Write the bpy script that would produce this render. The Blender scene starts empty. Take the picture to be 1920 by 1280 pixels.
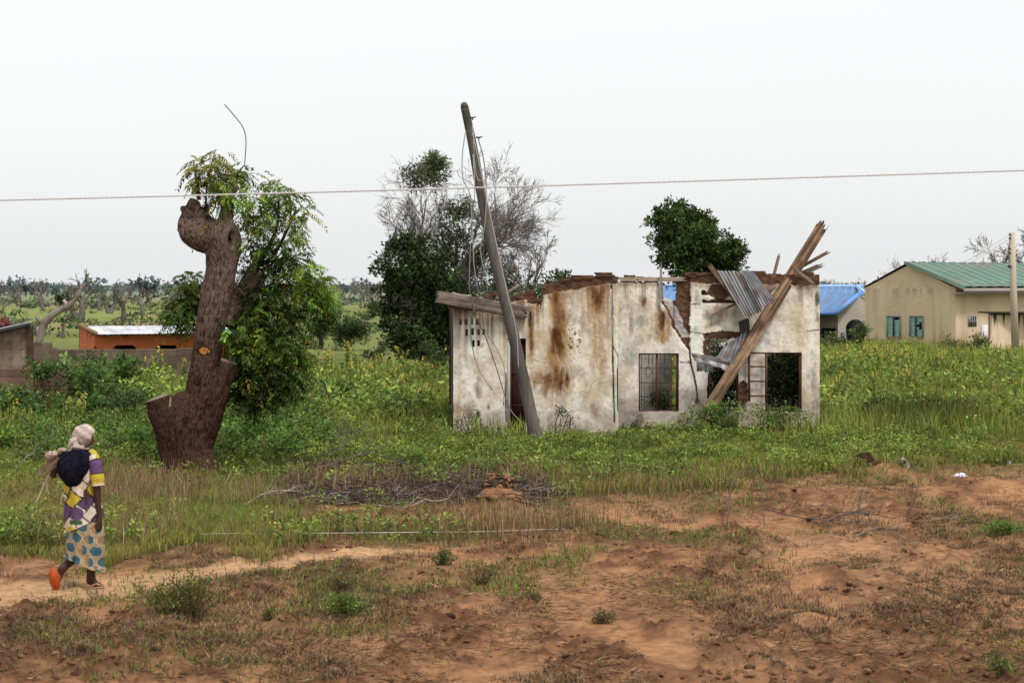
import bpy, bmesh, math, random
import numpy as np
from mathutils import Vector, Matrix

# ------------------------------------------------------------------ basics
F = 70.0 / 36.0 * 1920.0      # focal length in photo pixels (70 mm lens)
H = 3.1                       # eye height above the field
HY = 530.0                    # horizon row
sc = bpy.context.scene
COL = sc.collection
RNG = np.random.default_rng(7)
R = np.random.default_rng

def at(px, py, Y):
    return np.array([(px - 960.0) / F * Y, Y, H - (py - HY) / F * Y])

def smooth(a, b, x):
    t = np.clip((np.asarray(x, float) - a) / (b - a), 0, 1)
    return t * t * (3 - 2 * t)

def terrain(X, Y):
    X = np.asarray(X, float); Y = np.asarray(Y, float)
    d = np.maximum(smooth(60, 110, Y) * (1 - smooth(4, 13, X)), smooth(118, 170, Y))
    return -1.5 * d

def gp(px, py):
    """point on the flat field"""
    Y = H * F / (py - HY)
    return np.array([(px - 960.0) / F * Y, Y, 0.0])

def lin(r, g, b):
    c = np.array([r, g, b], float) / 255.0
    return np.where(c <= 0.04045, c / 12.92, ((c + 0.055) / 1.055) ** 2.4)

# ------------------------------------------------------------------ noise
def _h(ix, iy, iz, seed):
    n = (ix.astype(np.int64) * 374761393 + iy.astype(np.int64) * 668265263 + iz.astype(np.int64) * 2147483647 + seed * 974711) & 0xFFFFFFFF
    n = ((n ^ (n >> 13)) * 1274126177) & 0xFFFFFFFF
    n = (n ^ (n >> 16)) & 0xFFFFFF
    return n / float(0xFFFFFF)

def vnoise(x, y, z=None, seed=0):
    x = np.asarray(x, float); y = np.asarray(y, float)
    z = np.zeros_like(x) if z is None else np.asarray(z, float)
    x0 = np.floor(x); y0 = np.floor(y); z0 = np.floor(z)
    u = x - x0; v = y - y0; w = z - z0
    u = u * u * (3 - 2 * u); v = v * v * (3 - 2 * v); w = w * w * (3 - 2 * w)
    def c(i, j, k): return _h(x0 + i, y0 + j, z0 + k, seed)
    a = (c(0,0,0) * (1-u) + c(1,0,0) * u) * (1-v) + (c(0,1,0) * (1-u) + c(1,1,0) * u) * v
    if not np.any(z): return a
    b = (c(0,0,1) * (1-u) + c(1,0,1) * u) * (1-v) + (c(0,1,1) * (1-u) + c(1,1,1) * u) * v
    return a * (1-w) + b * w

def fbm(x, y, z=None, o=4, seed=0):
    s = 0; a = 0.5; t = 0; f = 1.0
    for i in range(o):
        s = s + a * vnoise(np.asarray(x) * f, np.asarray(y) * f, None if z is None else np.asarray(z) * f, seed + i * 17)
        t += a; a *= 0.5; f *= 2.03
    return s / t

# ------------------------------------------------------------------ objects
def tag(o, label=None, cat=None, group=None, kind=None):
    if label: o['label'] = label
    if cat: o['category'] = cat
    if group: o['group'] = group
    if kind: o['kind'] = kind
    return o

def empty(name, loc, label=None, cat=None, group=None):
    o = bpy.data.objects.new(name, None); COL.objects.link(o)
    o.location = Vector(loc); o.empty_display_size = 0.3
    return tag(o, label, cat, group)

def link(name, me, mat, parent=None):
    o = bpy.data.objects.new(name, me); COL.objects.link(o)
    if mat is not None and not me.materials: me.materials.append(mat)
    if parent is not None:
        o.parent = parent
        o.matrix_parent_inverse = Matrix.Translation(-Vector(parent.location)) if parent.parent is None else parent.matrix_parent_inverse.copy()
        if parent.parent is not None:
            o.matrix_parent_inverse = Matrix.Identity(4)
    return o

def npmesh(name, V, faces, cols=None, mat=None, parent=None, sm=False):
    """V (N,3); faces: one array (M,k) or a list of such; cols (N,3)"""
    if not isinstance(faces, list): faces = [faces]
    faces = [np.asarray(f, np.int64) for f in faces if len(f)]
    me = bpy.data.meshes.new(name)
    V = np.asarray(V, np.float32)
    me.vertices.add(len(V)); me.vertices.foreach_set('co', V.ravel())
    idx = np.concatenate([f.ravel() for f in faces])
    tot = np.concatenate([np.full(len(f), f.shape[1], np.int64) for f in faces])
    start = np.concatenate([[0], np.cumsum(tot)[:-1]])
    me.loops.add(len(idx)); me.loops.foreach_set('vertex_index', idx.astype(np.int32))
    me.polygons.add(len(tot)); me.polygons.foreach_set('loop_start', start.astype(np.int32))
    if sm: me.polygons.foreach_set('use_smooth', np.ones(len(tot), bool))
    me.update(calc_edges=True)
    if cols is not None:
        c = np.ones((len(V), 4), np.float32); c[:, :3] = np.clip(cols, 0, 1)
        a = me.color_attributes.new('col', 'FLOAT_COLOR', 'POINT')
        a.data.foreach_set('color', c.ravel())
    return link(name, me, mat, parent)

class Acc:
    """collects pieces of ONE mesh"""
    def __init__(s): s.v = []; s.c = []; s.q = []; s.t = []; s.n = 0
    def add(s, V, Q=None, T=None, C=(1, 1, 1)):
        V = np.asarray(V, float); C = np.asarray(C, float)
        if C.ndim == 1: C = np.tile(C, (len(V), 1))
        if Q is not None and len(Q): s.q.append(np.asarray(Q) + s.n)
        if T is not None and len(T): s.t.append(np.asarray(T) + s.n)
        s.v.append(V); s.c.append(C); s.n += len(V)
    def build(s, name, mat, parent=None, sm=False):
        fs = []
        if s.q: fs.append(np.concatenate(s.q))
        if s.t: fs.append(np.concatenate(s.t))
        return npmesh(name, np.concatenate(s.v), fs, np.concatenate(s.c), mat, parent, sm)

def box(acc, lo, hi, C, rot=None, org=None, jit=0, rng=RNG):
    lo = np.array(lo, float); hi = np.array(hi, float)
    V = np.array([[(lo, hi)[i][0], (lo, hi)[j][1], (lo, hi)[k][2]] for i in (0, 1) for j in (0, 1) for k in (0, 1)])
    if jit: V = V + rng.normal(0, jit, V.shape)
    if rot is not None: V = V @ np.asarray(rot).T
    if org is not None: V = V + np.asarray(org)
    acc.add(V, [[0,1,3,2],[4,6,7,5],[0,4,5,1],[2,3,7,6],[0,2,6,4],[1,5,7,3]], None, C)

def tube(acc, P, r, C, n=6, cap=True, C2=None):
    """P (k,3) polyline, r radius per point (or scalar)"""
    P = np.asarray(P, float); k = len(P)
    r = np.full(k, r, float) if np.isscalar(r) else np.asarray(r, float)
    T = np.gradient(P, axis=0); T /= np.linalg.norm(T, axis=1, keepdims=True) + 1e-9
    ref = np.array([0, 0, 1.0]) if abs(T[:, 2]).mean() < 0.8 else np.array([1.0, 0, 0])
    A = np.cross(T, ref); A /= np.linalg.norm(A, axis=1, keepdims=True) + 1e-9
    B = np.cross(T, A)
    th = np.arange(n) / n * 2 * np.pi
    V = P[:, None, :] + r[:, None, None] * (np.cos(th)[None, :, None] * A[:, None, :] + np.sin(th)[None, :, None] * B[:, None, :])
    V = V.reshape(-1, 3)
    i = np.arange(k - 1)[:, None] * n; j = np.arange(n)[None, :]; j2 = (j + 1) % n
    Q = np.stack([i + j, i + j2, i + n + j2, i + n + j], -1).reshape(-1, 4)
    C = np.asarray(C, float)
    if C2 is not None:
        t = np.linspace(0, 1, k)[:, None]; C = np.repeat(C * (1 - t) + np.asarray(C2) * t, n, 0)
    elif C.ndim == 2 and len(C) == k: C = np.repeat(C, n, 0)
    acc.add(V, Q, None, C)
    if cap:
        T_ = []
        V2 = np.array([P[0], P[-1]])
        base = acc.n
        C0 = C if C.ndim == 1 else C[[0, -1]]
        acc.add(V2, None, None, C0)
        s0 = base - len(V)
        T_ += [[base, s0 + (q + 1) % n, s0 + q] for q in range(n)]
        e0 = s0 + (k - 1) * n
        T_ += [[base + 1, e0 + q, e0 + (q + 1) % n] for q in range(n)]
        acc.t.append(np.array(T_))

def curve_pts(P, n=24):
    """smooth Catmull-Rom through control points (any width)"""
    P = np.asarray(P, float)
    Q = np.vstack([2 * P[0] - P[1], P, 2 * P[-1] - P[-2]])
    out = []
    m = len(P) - 1
    for i in range(m):
        a, b, c, d = Q[i], Q[i + 1], Q[i + 2], Q[i + 3]
        for t in np.linspace(0, 1, max(2, n // m), endpoint=False):
            out.append(0.5 * ((2 * b) + (-a + c) * t + (2 * a - 5 * b + 4 * c - d) * t * t + (-a + 3 * b - 3 * c + d) * t ** 3))
    out.append(P[-1])
    return np.array(out)

def unit(v): return v / (np.linalg.norm(v, axis=-1, keepdims=True) + 1e-9)

def leaf_quads(acc, P, D, L, W, C, rng, roll=None):
    """diamond leaves: P base (N,3), D direction, L length, W width"""
    N = len(P); D = unit(D)
    S = unit(np.cross(D, rng.normal(0, 1, (N, 3)) if roll is None else roll))
    Nn = np.cross(S, D)
    L = np.broadcast_to(L, N)[:, None]; W = np.broadcast_to(W, N)[:, None]
    mid = P + D * L * 0.45
    V = np.stack([P, mid + S * W * 0.5 + Nn * W * .12, P + D * L - Nn * W * .15, mid - S * W * 0.5 + Nn * W * .12], 1).reshape(-1, 3)
    Q = np.arange(N * 4).reshape(N, 4)
    acc.add(V, Q, None, np.repeat(C, 4, 0))

def rand_dirs(n, rng, up=0.0):
    d = rng.normal(0, 1, (n, 3)); d = unit(d); d[:, 2] += up
    return unit(d)

def jitter_col(base, n, rng, amt=0.25, hue=0.1):
    base = np.asarray(base, float)
    if base.ndim == 1: base = np.tile(base, (n, 1))
    k = np.exp(rng.normal(0, amt, (n, 1)))
    h = 1 + rng.normal(0, hue, (n, 3)) * np.array([1, .5, .8])
    return np.clip(base * k * h, 0.002, 0.95)

def leaf_cloud(acc, c, rad, n, size, col, rng, shell=0.55, up=0.1, aspect=0.45, amt=.25, floor=None):
    """leaves gathered in clumps through an ellipsoid volume"""
    c = np.asarray(c, float); rad = np.asarray(rad, float)
    nk = max(3, n // 45)
    kd = rand_dirs(nk, rng) * (rng.random((nk, 1)) ** shell)
    kc = c + kd * rad
    ksz = rad.mean() * rng.uniform(.16, .34, nk)
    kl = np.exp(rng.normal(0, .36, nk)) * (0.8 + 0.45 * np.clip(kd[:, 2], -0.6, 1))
    i = rng.integers(0, nk, n)
    off = rng.normal(0, 1, (n, 3)) * ksz[i][:, None] * .62
    P = kc[i] + off
    if floor is not None:
        P[:, 2] = np.maximum(P[:, 2], floor + rng.random(n) * .1)
    D = unit(off) * .7 + rand_dirs(n, rng, up) * .8
    L = size * rng.uniform(.6, 1.3, n)
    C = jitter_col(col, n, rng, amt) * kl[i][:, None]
    leaf_quads(acc, P, D, L, L * aspect, C, rng)

# ------------------------------------------------------------------ materials
def nt(m):
    m.use_nodes = True; t = m.node_tree; t.nodes.clear(); return t

def mat_col(name, rough=0.9, bump=0.0, bscale=30.0, var=0.25, vscale=8.0, stretch=(1, 1, 1), spec=0.25, metal=0.0, trans=0.0, detail=6.0):
    """vertex colour 'col' x procedural noise, optional bump and translucency"""
    m = bpy.data.materials.new(name); t = nt(m); N = t.nodes.new; L = t.links.new
    out = N('ShaderNodeOutputMaterial'); b = N('ShaderNodeBsdfPrincipled')
    a = N('ShaderNodeAttribute'); a.attribute_name = 'col'
    b.inputs['Roughness'].default_value = rough; b.inputs['Metallic'].default_value = metal
    b.inputs['Specular IOR Level'].default_value = spec
    src = a.outputs['Color']
    if var > 0 or bump > 0:
        tc = N('ShaderNodeTexCoord'); mp = N('ShaderNodeMapping'); mp.inputs['Scale'].default_value = stretch
        L(tc.outputs['Object'], mp.inputs['Vector'])
    if var > 0:
        n1 = N('ShaderNodeTexNoise'); n1.inputs['Scale'].default_value = vscale; n1.inputs['Detail'].default_value = detail; n1.inputs['Roughness'].default_value = .65
        L(mp.outputs['Vector'], n1.inputs['Vector'])
        mr = N('ShaderNodeMapRange'); mr.inputs['From Min'].default_value = .25; mr.inputs['From Max'].default_value = .75
        mr.inputs['To Min'].default_value = 1 - var; mr.inputs['To Max'].default_value = 1 + var
        L(n1.outputs['Fac'], mr.inputs['Value'])
        mx = N('ShaderNodeVectorMath'); mx.operation = 'SCALE'
        L(src, mx.inputs[0]); L(mr.outputs['Result'], mx.inputs['Scale']); src = mx.outputs['Vector']
    L(src, b.inputs['Base Color'])
    if bump > 0:
        n2 = N('ShaderNodeTexNoise'); n2.inputs['Scale'].default_value = bscale; n2.inputs['Detail'].default_value = 8; n2.inputs['Roughness'].default_value = .7
        L(mp.outputs['Vector'], n2.inputs['Vector'])
        bp = N('ShaderNodeBump'); bp.inputs['Strength'].default_value = 1.0; bp.inputs['Distance'].default_value = bump
        L(n2.outputs['Fac'], bp.inputs['Height']); L(bp.outputs['Normal'], b.inputs['Normal'])
    if trans > 0:
        tr = N('ShaderNodeBsdfTranslucent'); L(src, tr.inputs['Color'])
        ms = N('ShaderNodeMixShader'); ms.inputs['Fac'].default_value = trans
        L(b.outputs['BSDF'], ms.inputs[1]); L(tr.outputs['BSDF'], ms.inputs[2]); L(ms.outputs['Shader'], out.inputs['Surface'])
    else:
        L(b.outputs['BSDF'], out.inputs['Surface'])
    return m

M_LEAF = mat_col('leaf', rough=.6, var=0, trans=.3, spec=.3)
M_DARKLEAF = mat_col('dark_leaf', rough=.65, var=0, trans=.15, spec=.2)
M_GRASS = mat_col('grass_blade', rough=.8, var=0, trans=.3, spec=.1)
M_SOIL = mat_col('soil', rough=1.0, bump=.06, bscale=12.0, var=.50, vscale=7.0, spec=.05, detail=10)
M_PLASTER = mat_col('weathered_plaster', rough=.95, bump=.012, bscale=22, var=.13, vscale=6, spec=.1, detail=10)
M_BRICK = mat_col('mud_brick', rough=1.0, bump=.03, bscale=16, var=.35, vscale=9, spec=.05)
M_BLOCK = mat_col('cement_block', rough=1.0, bump=.015, bscale=20, var=.25, vscale=5, spec=.08)
M_WOOD = mat_col('weathered_wood', rough=.9, bump=.01, bscale=14, var=.35, vscale=7, stretch=(1, 1, 1), spec=.15)
M_BARK = mat_col('bark', rough=.95, bump=.03, bscale=46, var=.5, vscale=44, stretch=(1, 1, .22), spec=.08)
M_TWIG = mat_col('twig', rough=.95, var=.2, vscale=4, spec=.05)
M_TIN = mat_col('old_tin', rough=.5, var=.2, vscale=5, spec=.5, metal=.35)
M_ROOF = mat_col('painted_roof', rough=.45, var=.1, vscale=1.5, spec=.4)
M_PAINT = mat_col('painted_wall', rough=.9, bump=.004, bscale=12, var=.1, vscale=1.2, spec=.1, detail=8)
M_METAL = mat_col('rusty_metal', rough=.7, var=.3, vscale=12, spec=.3)
M_CLOTH = mat_col('cloth', rough=.95, bump=.004, bscale=60, var=.12, vscale=40, spec=.05)
M_SKIN = mat_col('skin', rough=.6, var=.08, vscale=30, spec=.3)
M_WIRE = mat_col('wire', rough=.6, var=.1, vscale=10, spec=.3)
M_GLASS = mat_col('louvre_glass', rough=.25, var=.08, vscale=3, spec=.6)
# ------------------------------------------------------------------ masks on the field (photo rows/columns used as a map of the ground)
def to_map(X, Y):
    Yc = np.maximum(Y, 1.0)
    return 960 + F * X / Yc, HY + F * H / Yc

GBX = [-600, 0, 100, 250, 400, 560, 700, 860, 960, 1060, 1200, 1300, 1400, 1550, 1700, 1920, 2500]
GBY = [1046, 1046, 1040, 1040, 1030, 1022, 1014, 1012, 1000, 982, 946, 932, 912, 884, 868, 858, 850]

def green_amount(X, Y):
    px, py = to_map(X, Y)
    n = fbm(X * 1.1, Y * .55, o=4, seed=3) - .5
    edge = np.interp(px, GBX, GBY) + n * 105
    g = smooth(22, -22, py - edge) if False else 1 - smooth(-22, 22, py - edge)
    # bare sandy strip behind the first band of grass
    bare = smooth(480, 620, px) * (1 - smooth(1150, 1330, px)) * smooth(915, 935, py + n * 30) * (1 - smooth(975, 992, py + n * 30))
    g = g * (1 - .8 * bare)
    bare2 = np.exp(-((px - 650) / 110) ** 2 - ((py - 1042) / 13) ** 2)
    g = g * (1 - .9 * np.clip(bare2 * 1.6, 0, 1)) * (1 - .9 * np.exp(-((px - 1640) / 70) ** 2 - ((py - 886) / 10) ** 2))
    return g

def patch_amount(X, Y):
    """thin green patches out on the soil"""
    px, py = to_map(X, Y)
    n = fbm(X * .55 + 3, Y * .33, o=4, seed=23)
    w = smooth(.53, .67, n)
    far = 1 - smooth(60, 230, py - np.interp(px, GBX, GBY))
    p = w * (.20 + .5 * far)
    for cx, cy, rx, ry, s in [(1860, 990, 75, 14, 1.3), (650, 1140, 65, 20, 1), (1410, 1050, 60, 14, .6), (1330, 945, 120, 18, .7), (1650, 905, 160, 12, .9), (330, 1130, 80, 30, .4), (1310, 1110, 90, 22, .5), (60, 1190, 60, 15, .4), (1230, 1010, 120, 15, .5)]:
        p = p + s * np.exp(-((px - cx) / rx) ** 2 - ((py - cy) / ry) ** 2)
    pth = path_amount(X, Y)
    return np.clip(p, 0, 1) * (1 - .8 * pth)

PX_ = [-700, -200, 0, 150, 250, 330, 430, 560, 690, 800]
PYM = [1165, 1130, 1118, 1108, 1100, 1088, 1068, 1056, 1040, 1033]
PYW = [60, 45, 34, 26, 21, 16, 11, 11, 10, 3]
def path_amount(X, Y):
    px, py = to_map(X, Y)
    n = fbm(X * 1.6, Y * 1.0, o=3, seed=41) - .5
    m = np.interp(px, PX_, PYM); w = np.interp(px, PX_, PYW)
    d = np.abs(py - m) / w + n * .9
    return (1 - smooth(.7, 1.15, d)) * (1 - smooth(740, 800, px))

def twig_zone(X, Y):
    px, py = to_map(X, Y)
    return np.clip(smooth(420, 560, px) * (1 - smooth(980, 1080, px)) * smooth(862, 885, py) * (1 - smooth(925, 960, py)), 0, 1)

def ground_height(X, Y):
    z = terrain(X, Y)
    near = 1 - smooth(70, 120, Y)
    rough = (1 - .75 * green_amount(X, Y)) * (1 - .7 * path_amount(X, Y))
    a = fbm(X * 3.4, Y * 2.8, o=5, seed=11); rpm = smooth(.42, .60, fbm(X * 1.5, Y * .7, o=5, seed=51)); cr = fbm(X * 7.5, Y * 5.5, o=4, seed=15)
    clod = smooth(.50, .74, fbm(X * 4.6 + 7, Y * 3.0, o=4, seed=12))
    z = z + near * ((fbm(X * .35, Y * .3, o=3, seed=13) - .5) * .10 + rough * ((a - .5) * (.04 + .10 * rpm) + rpm * ((cr - .4) * .12 + np.abs(cr - .5) * .11) + .03 * rpm * clod) + (fbm(X * .9, Y * .9, o=2, seed=14) - .5) * .03)
    px, py = to_map(X, Y)
    for cx, cy, rx, ry, hh in [(935, 945, 48, 14, .24), (1560, 1095, 120, 16, .16), (1640, 885, 60, 10, .12), (1830, 915, 70, 12, .14), (1520, 1170, 60, 10, .12)]:
        z = z + hh * np.exp(-((px - cx) / rx) ** 2 - ((py - cy) / ry) ** 2) * (.7 + .6 * a)
    return z

ys = [-25., -10, 0, 5, 9]
y = 11.0
while y < 3800:
    ys.append(y); y *= 1.0036 if y < 36 else (1.008 if y < 130 else 1.02)
ys = np.array(ys)
s_in = np.arange(-.34, .3401, .002)
ss = np.concatenate([[-6, -3, -1.8, -1.2, -.9, -.7, -.56, -.46, -.4], s_in, [.4, .46, .56, .7, .9, 1.2, 1.8, 3, 6]])
SS, YS = np.meshgrid(ss, ys)
XS = SS * np.maximum(YS, 11)
ZS = ground_height(XS, YS)
V = np.stack([XS, YS, ZS], -1).reshape(-1, 3)
g = green_amount(XS, YS); pt = patch_amount(XS, YS); pa = path_amount(XS, YS); tz = twig_zone(XS, YS)
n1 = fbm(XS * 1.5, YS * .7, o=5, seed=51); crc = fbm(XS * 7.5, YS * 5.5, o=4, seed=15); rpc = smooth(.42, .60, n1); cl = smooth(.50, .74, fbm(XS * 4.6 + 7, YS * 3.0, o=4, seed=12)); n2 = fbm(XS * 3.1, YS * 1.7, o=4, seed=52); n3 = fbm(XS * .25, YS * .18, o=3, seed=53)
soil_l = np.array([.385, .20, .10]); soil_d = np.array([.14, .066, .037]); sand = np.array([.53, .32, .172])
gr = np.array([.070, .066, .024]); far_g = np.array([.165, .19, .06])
k = np.clip(smooth(.40, .62, n1 * .55 + n2 * .45) * .54 + cl * .2 + rpc * smooth(.48, .62, crc) * .5 + .02, 0, 1)[..., None]  # raised sod coloured darker, standing in for its shaded sides
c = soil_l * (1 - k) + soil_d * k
bright = (smooth(.48, .66, n3) * .55 * smooth(.62, .40, crc) if False else smooth(.48, .66, n3) * .28)[..., None]
c = c * (1 - bright) + sand * bright * .9
c = c * (1 - .55 * pt[..., None]) + np.array([.13, .105, .045]) * .55 * pt[..., None]
c = c * (1 - pa[..., None]) + sand * (.74 + .3 * n2[..., None]) * pa[..., None]
c = c * (1 - g[..., None]) + gr * (.6 + .9 * n2[..., None]) * g[..., None]
c = c * (1 - .75 * tz[..., None]) + np.array([.075, .05, .045]) * .75 * tz[..., None]
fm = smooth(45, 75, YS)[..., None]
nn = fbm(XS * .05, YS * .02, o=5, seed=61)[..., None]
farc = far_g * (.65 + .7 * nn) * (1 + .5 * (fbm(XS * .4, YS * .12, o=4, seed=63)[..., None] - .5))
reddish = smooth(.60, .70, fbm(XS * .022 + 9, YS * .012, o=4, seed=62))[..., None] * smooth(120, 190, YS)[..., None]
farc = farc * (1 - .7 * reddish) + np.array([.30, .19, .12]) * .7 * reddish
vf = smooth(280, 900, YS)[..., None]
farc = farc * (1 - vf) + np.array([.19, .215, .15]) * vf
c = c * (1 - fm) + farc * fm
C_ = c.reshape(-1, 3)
nr, nc = XS.shape
i = np.arange(nr - 1)[:, None] * nc; j = np.arange(nc - 1)[None, :]
Q = np.stack([i + j, i + j + 1, i + nc + j + 1, i + nc + j], -1).reshape(-1, 4)
fp = pa.reshape(-1)[Q].mean(1) > .5
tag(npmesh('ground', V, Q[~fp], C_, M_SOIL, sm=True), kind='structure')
used = np.unique(Q[fp]); remap = np.zeros(len(V), np.int64); remap[used] = np.arange(len(used))
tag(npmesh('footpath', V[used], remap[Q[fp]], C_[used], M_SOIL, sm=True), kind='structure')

# ------------------------------------------------------------------ ground cover
def scatter(n, rng, x0=-220, x1=2140, y0=690, y1=1290):
    px = rng.uniform(x0, x1, n); py = rng.uniform(y0, y1, n)
    Y = H * F / (py - HY); X = (px - 960) / F * Y
    return X, Y, px, py

def blades(acc, X, Y, Z, h, w, C, rng, lean=.35, seg=2):
    N = len(X); th = rng.uniform(0, 2 * np.pi, N); ph = rng.uniform(-1.0, 1.0, N)
    side = np.stack([np.cos(ph), np.sin(ph), 0 * ph], -1)
    ld = np.stack([np.cos(th), np.sin(th), 0 * th], -1) * (rng.random(N) * lean)[:, None]
    B = np.stack([X, Y, Z], -1); up = np.array([0, 0, 1.0])
    h = h[:, None]; w = np.broadcast_to(w, N)[:, None]
    m = B + up * h * .55 + ld * h * .35
    t = B + up * h * (1 - .3 * np.linalg.norm(ld, axis=1, keepdims=True)) + ld * h
    if seg == 2:
        V = np.stack([B - side * w / 2, B + side * w / 2, m + side * w * .38, m - side * w * .38, t], 1).reshape(-1, 3)
        k = np.arange(N)[:, None] * 5
        q = np.arange(N)[:, None] * 5 + np.array([0, 1, 2, 3]); tr = k + np.array([3, 2, 4])
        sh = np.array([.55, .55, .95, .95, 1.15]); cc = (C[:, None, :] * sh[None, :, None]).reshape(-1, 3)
        acc.add(V, q, tr, cc)
    else:
        V = np.stack([B - side * w / 2, B + side * w / 2, t], 1).reshape(-1, 3)
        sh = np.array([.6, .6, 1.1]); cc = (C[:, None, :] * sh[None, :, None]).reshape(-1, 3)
        acc.add(V, None, np.arange(N * 3).reshape(N, 3), cc)

G_YEL = np.array([.255, .275, .055]); G_GRN = np.array([.155, .225, .042]); G_DRY = np.array([.30, .215, .095]); G_DK = np.array([.05, .075, .018])

def in_house(px, Y): return ((px > 846) & (px < 1158) & (Y > 40.4)) & (Y < 48) | ((px >= 1158) & (px < 1542) & (Y > 41.2) & (Y < 48))

# meadow grass
rng = R(101); acc = Acc()
X, Y, px, py = scatter(540000, rng)
gg = green_amount(X, Y); n = fbm(X * .5, Y * .3, o=3, seed=71); n_b = fbm(X * 1.7, Y * 1.1, o=3, seed=72)
keep = (rng.random(len(X)) < gg * (.35 + .9 * n_b) * (1 - .93 * twig_zone(X, Y)) * (1 - .72 * smooth(480, 620, px) * smooth(905, 935, py)) * (1 - .5 * (px < 600) * (py < 880))) & ~in_house(px, Y)
X, Y, px, py, n, n_b = [a[keep] for a in (X, Y, px, py, n, n_b)]
Z = ground_height(X, Y) - .01
hgt = (.13 + .24 * n_b * rng.random(len(X)) ** .6) * (1 + .35 * smooth(60, 45, Y))
hgt *= (1 - .35 * smooth(830, 850, px) * (1 - smooth(1165, 1185, px)) * (1 - smooth(850, 870, py)) * smooth(800, 806, py)); hgt *= np.where(py > 860, .80, .95) * (.7 + .6 * n) * (1 - .42 * np.exp(-((py - 835) / 40) ** 2))
front = smooth(985, 1040, py); hgt *= 1 - .35 * front; hgt *= 1 - .45 * smooth(520, 700, px) * smooth(915, 960, py)
k = np.clip(smooth(.35, .65, n) + rng.normal(0, .25, len(X)), 0, 1)[:, None]
C = G_GRN * (1 - k) + G_YEL * k
dry = (rng.random(len(X)) < .10 + (.32 + .25 * smooth(450, 600, px)) * smooth(865, 920, py))[:, None]
C = np.where(dry, G_DRY * .75, C)
C = jitter_col(C, len(X), rng, .28, .08)
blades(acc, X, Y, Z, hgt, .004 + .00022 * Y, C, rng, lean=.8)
tag(acc.build('meadow_grass', M_GRASS), 'green and yellowish meadow grass around the ruin and the stump', 'grass', kind='stuff')

# grass patches on the soil
rng = R(102); acc = Acc()
X, Y, px, py = scatter(150000, rng, y0=860)
pt_ = patch_amount(X, Y) * (1 - green_amount(X, Y)); n_b = fbm(X * 2.5, Y * 1.8, o=3, seed=73)
keep = rng.random(len(X)) < pt_ * smooth(.35, .65, n_b) * 1.1
X, Y, px, py = [a[keep] for a in (X, Y, px, py)]
Z = ground_height(X, Y) - .01
C = np.where((rng.random(len(X)) < .4)[:, None], G_DRY * .7, G_GRN * .95); C = jitter_col(C, len(X), rng, .3, .1)
blades(acc, X, Y, Z, rng.uniform(.03, .12, len(X)), .005 + .0003 * Y, C, rng, lean=1.1)
tag(acc.build('sparse_grass', M_GRASS), 'thin low grass patches on the bare reddish soil', 'grass', kind='stuff')

# dead straw lying on the soil
rng = R(103); acc = Acc()
X, Y, px, py = scatter(48000, rng, y0=900)
keep = (rng.random(len(X)) < (1 - green_amount(X, Y)) * (1 - path_amount(X, Y)) * smooth(.42, .62, fbm(X * 1.3, Y * .8, o=3, seed=74)) * .8)
X, Y = X[keep], Y[keep]; N = len(X); Z = ground_height(X, Y) + .012
th = rng.uniform(0, 2 * np.pi, N)
D = np.stack([np.cos(th), np.sin(th), rng.normal(.12, .18, N)], -1)
C = jitter_col(np.where((rng.random(N) < .78)[:, None], np.array([.10, .06, .035]), np.array([.24, .165, .09])), N, rng, .3, .05)
leaf_quads(acc, np.stack([X, Y, Z], -1), D, rng.uniform(.05, .22, N), .007, C, rng)
tag(acc.build('straw_litter', M_TWIG), 'dead straw and dry roots lying on the tilled soil', 'litter', kind='stuff')

# lumps of tilled earth and matted dead roots
rng = R(108); acc = Acc()
X, Y, px, py = scatter(100000, rng, y0=900)
keep = rng.random(len(X)) < (1 - green_amount(X, Y)) * (1 - .96 * path_amount(X, Y)) * smooth(.44, .66, fbm(X * 1.5, Y * .7, o=4, seed=51)) * .13
X, Y = X[keep], Y[keep]; N = len(X); Z = ground_height(X, Y)
ico = np.array([[0,0,1],[.894,0,.447],[.276,.851,.447],[-.724,.526,.447],[-.724,-.526,.447],[.276,-.851,.447],[.724,.526,-.447],[-.276,.851,-.447],[-.894,0,-.447],[-.276,-.851,-.447],[.724,-.526,-.447],[0,0,-1]])
icf = np.array([[0,1,2],[0,2,3],[0,3,4],[0,4,5],[0,5,1],[1,6,2],[2,7,3],[3,8,4],[4,9,5],[5,10,1],[6,7,2],[7,8,3],[8,9,4],[9,10,5],[10,6,1],[6,11,7],[7,11,8],[8,11,9],[9,11,10],[10,11,6]])
sz = .006 + .026 * rng.random(N) ** 4
V_ = ico[None] * (1 + rng.normal(0, .38, (N, 12, 1))) * sz[:, None, None] * np.array([1.25, 1, .7]) + np.stack([X, Y, Z + sz * .25], -1)[:, None]
C = jitter_col(np.array([.17, .092, .054]), N, rng, .45, .06)
acc.add(V_.reshape(-1, 3), None, (icf[None] + (np.arange(N) * 12)[:, None, None]).reshape(-1, 3), np.repeat(C, 12, 0))
tag(acc.build('soil_clods', M_SOIL), 'small crumbled lumps of reddish tilled earth', 'soil', kind='stuff')
rng = R(109); acc = Acc()
X, Y, px, py = scatter(24000, rng, y0=890)
keep = rng.random(len(X)) < (1 - green_amount(X, Y)) * (1 - .97 * path_amount(X, Y)) * smooth(.44, .66, fbm(X * 1.4 + 3, Y * .6, o=5, seed=57)) * .8
X, Y = X[keep], Y[keep]; m = 16; N = len(X) * m
Xb = np.repeat(X, m) + rng.normal(0, .05, N); Yb = np.repeat(Y, m) + rng.normal(0, .05, N)
C = jitter_col(np.repeat(np.where((rng.random(len(X)) < .65)[:, None], np.array([.085, .055, .035]), np.array([.24, .17, .095])), m, 0), N, rng, .35, .06)
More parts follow.
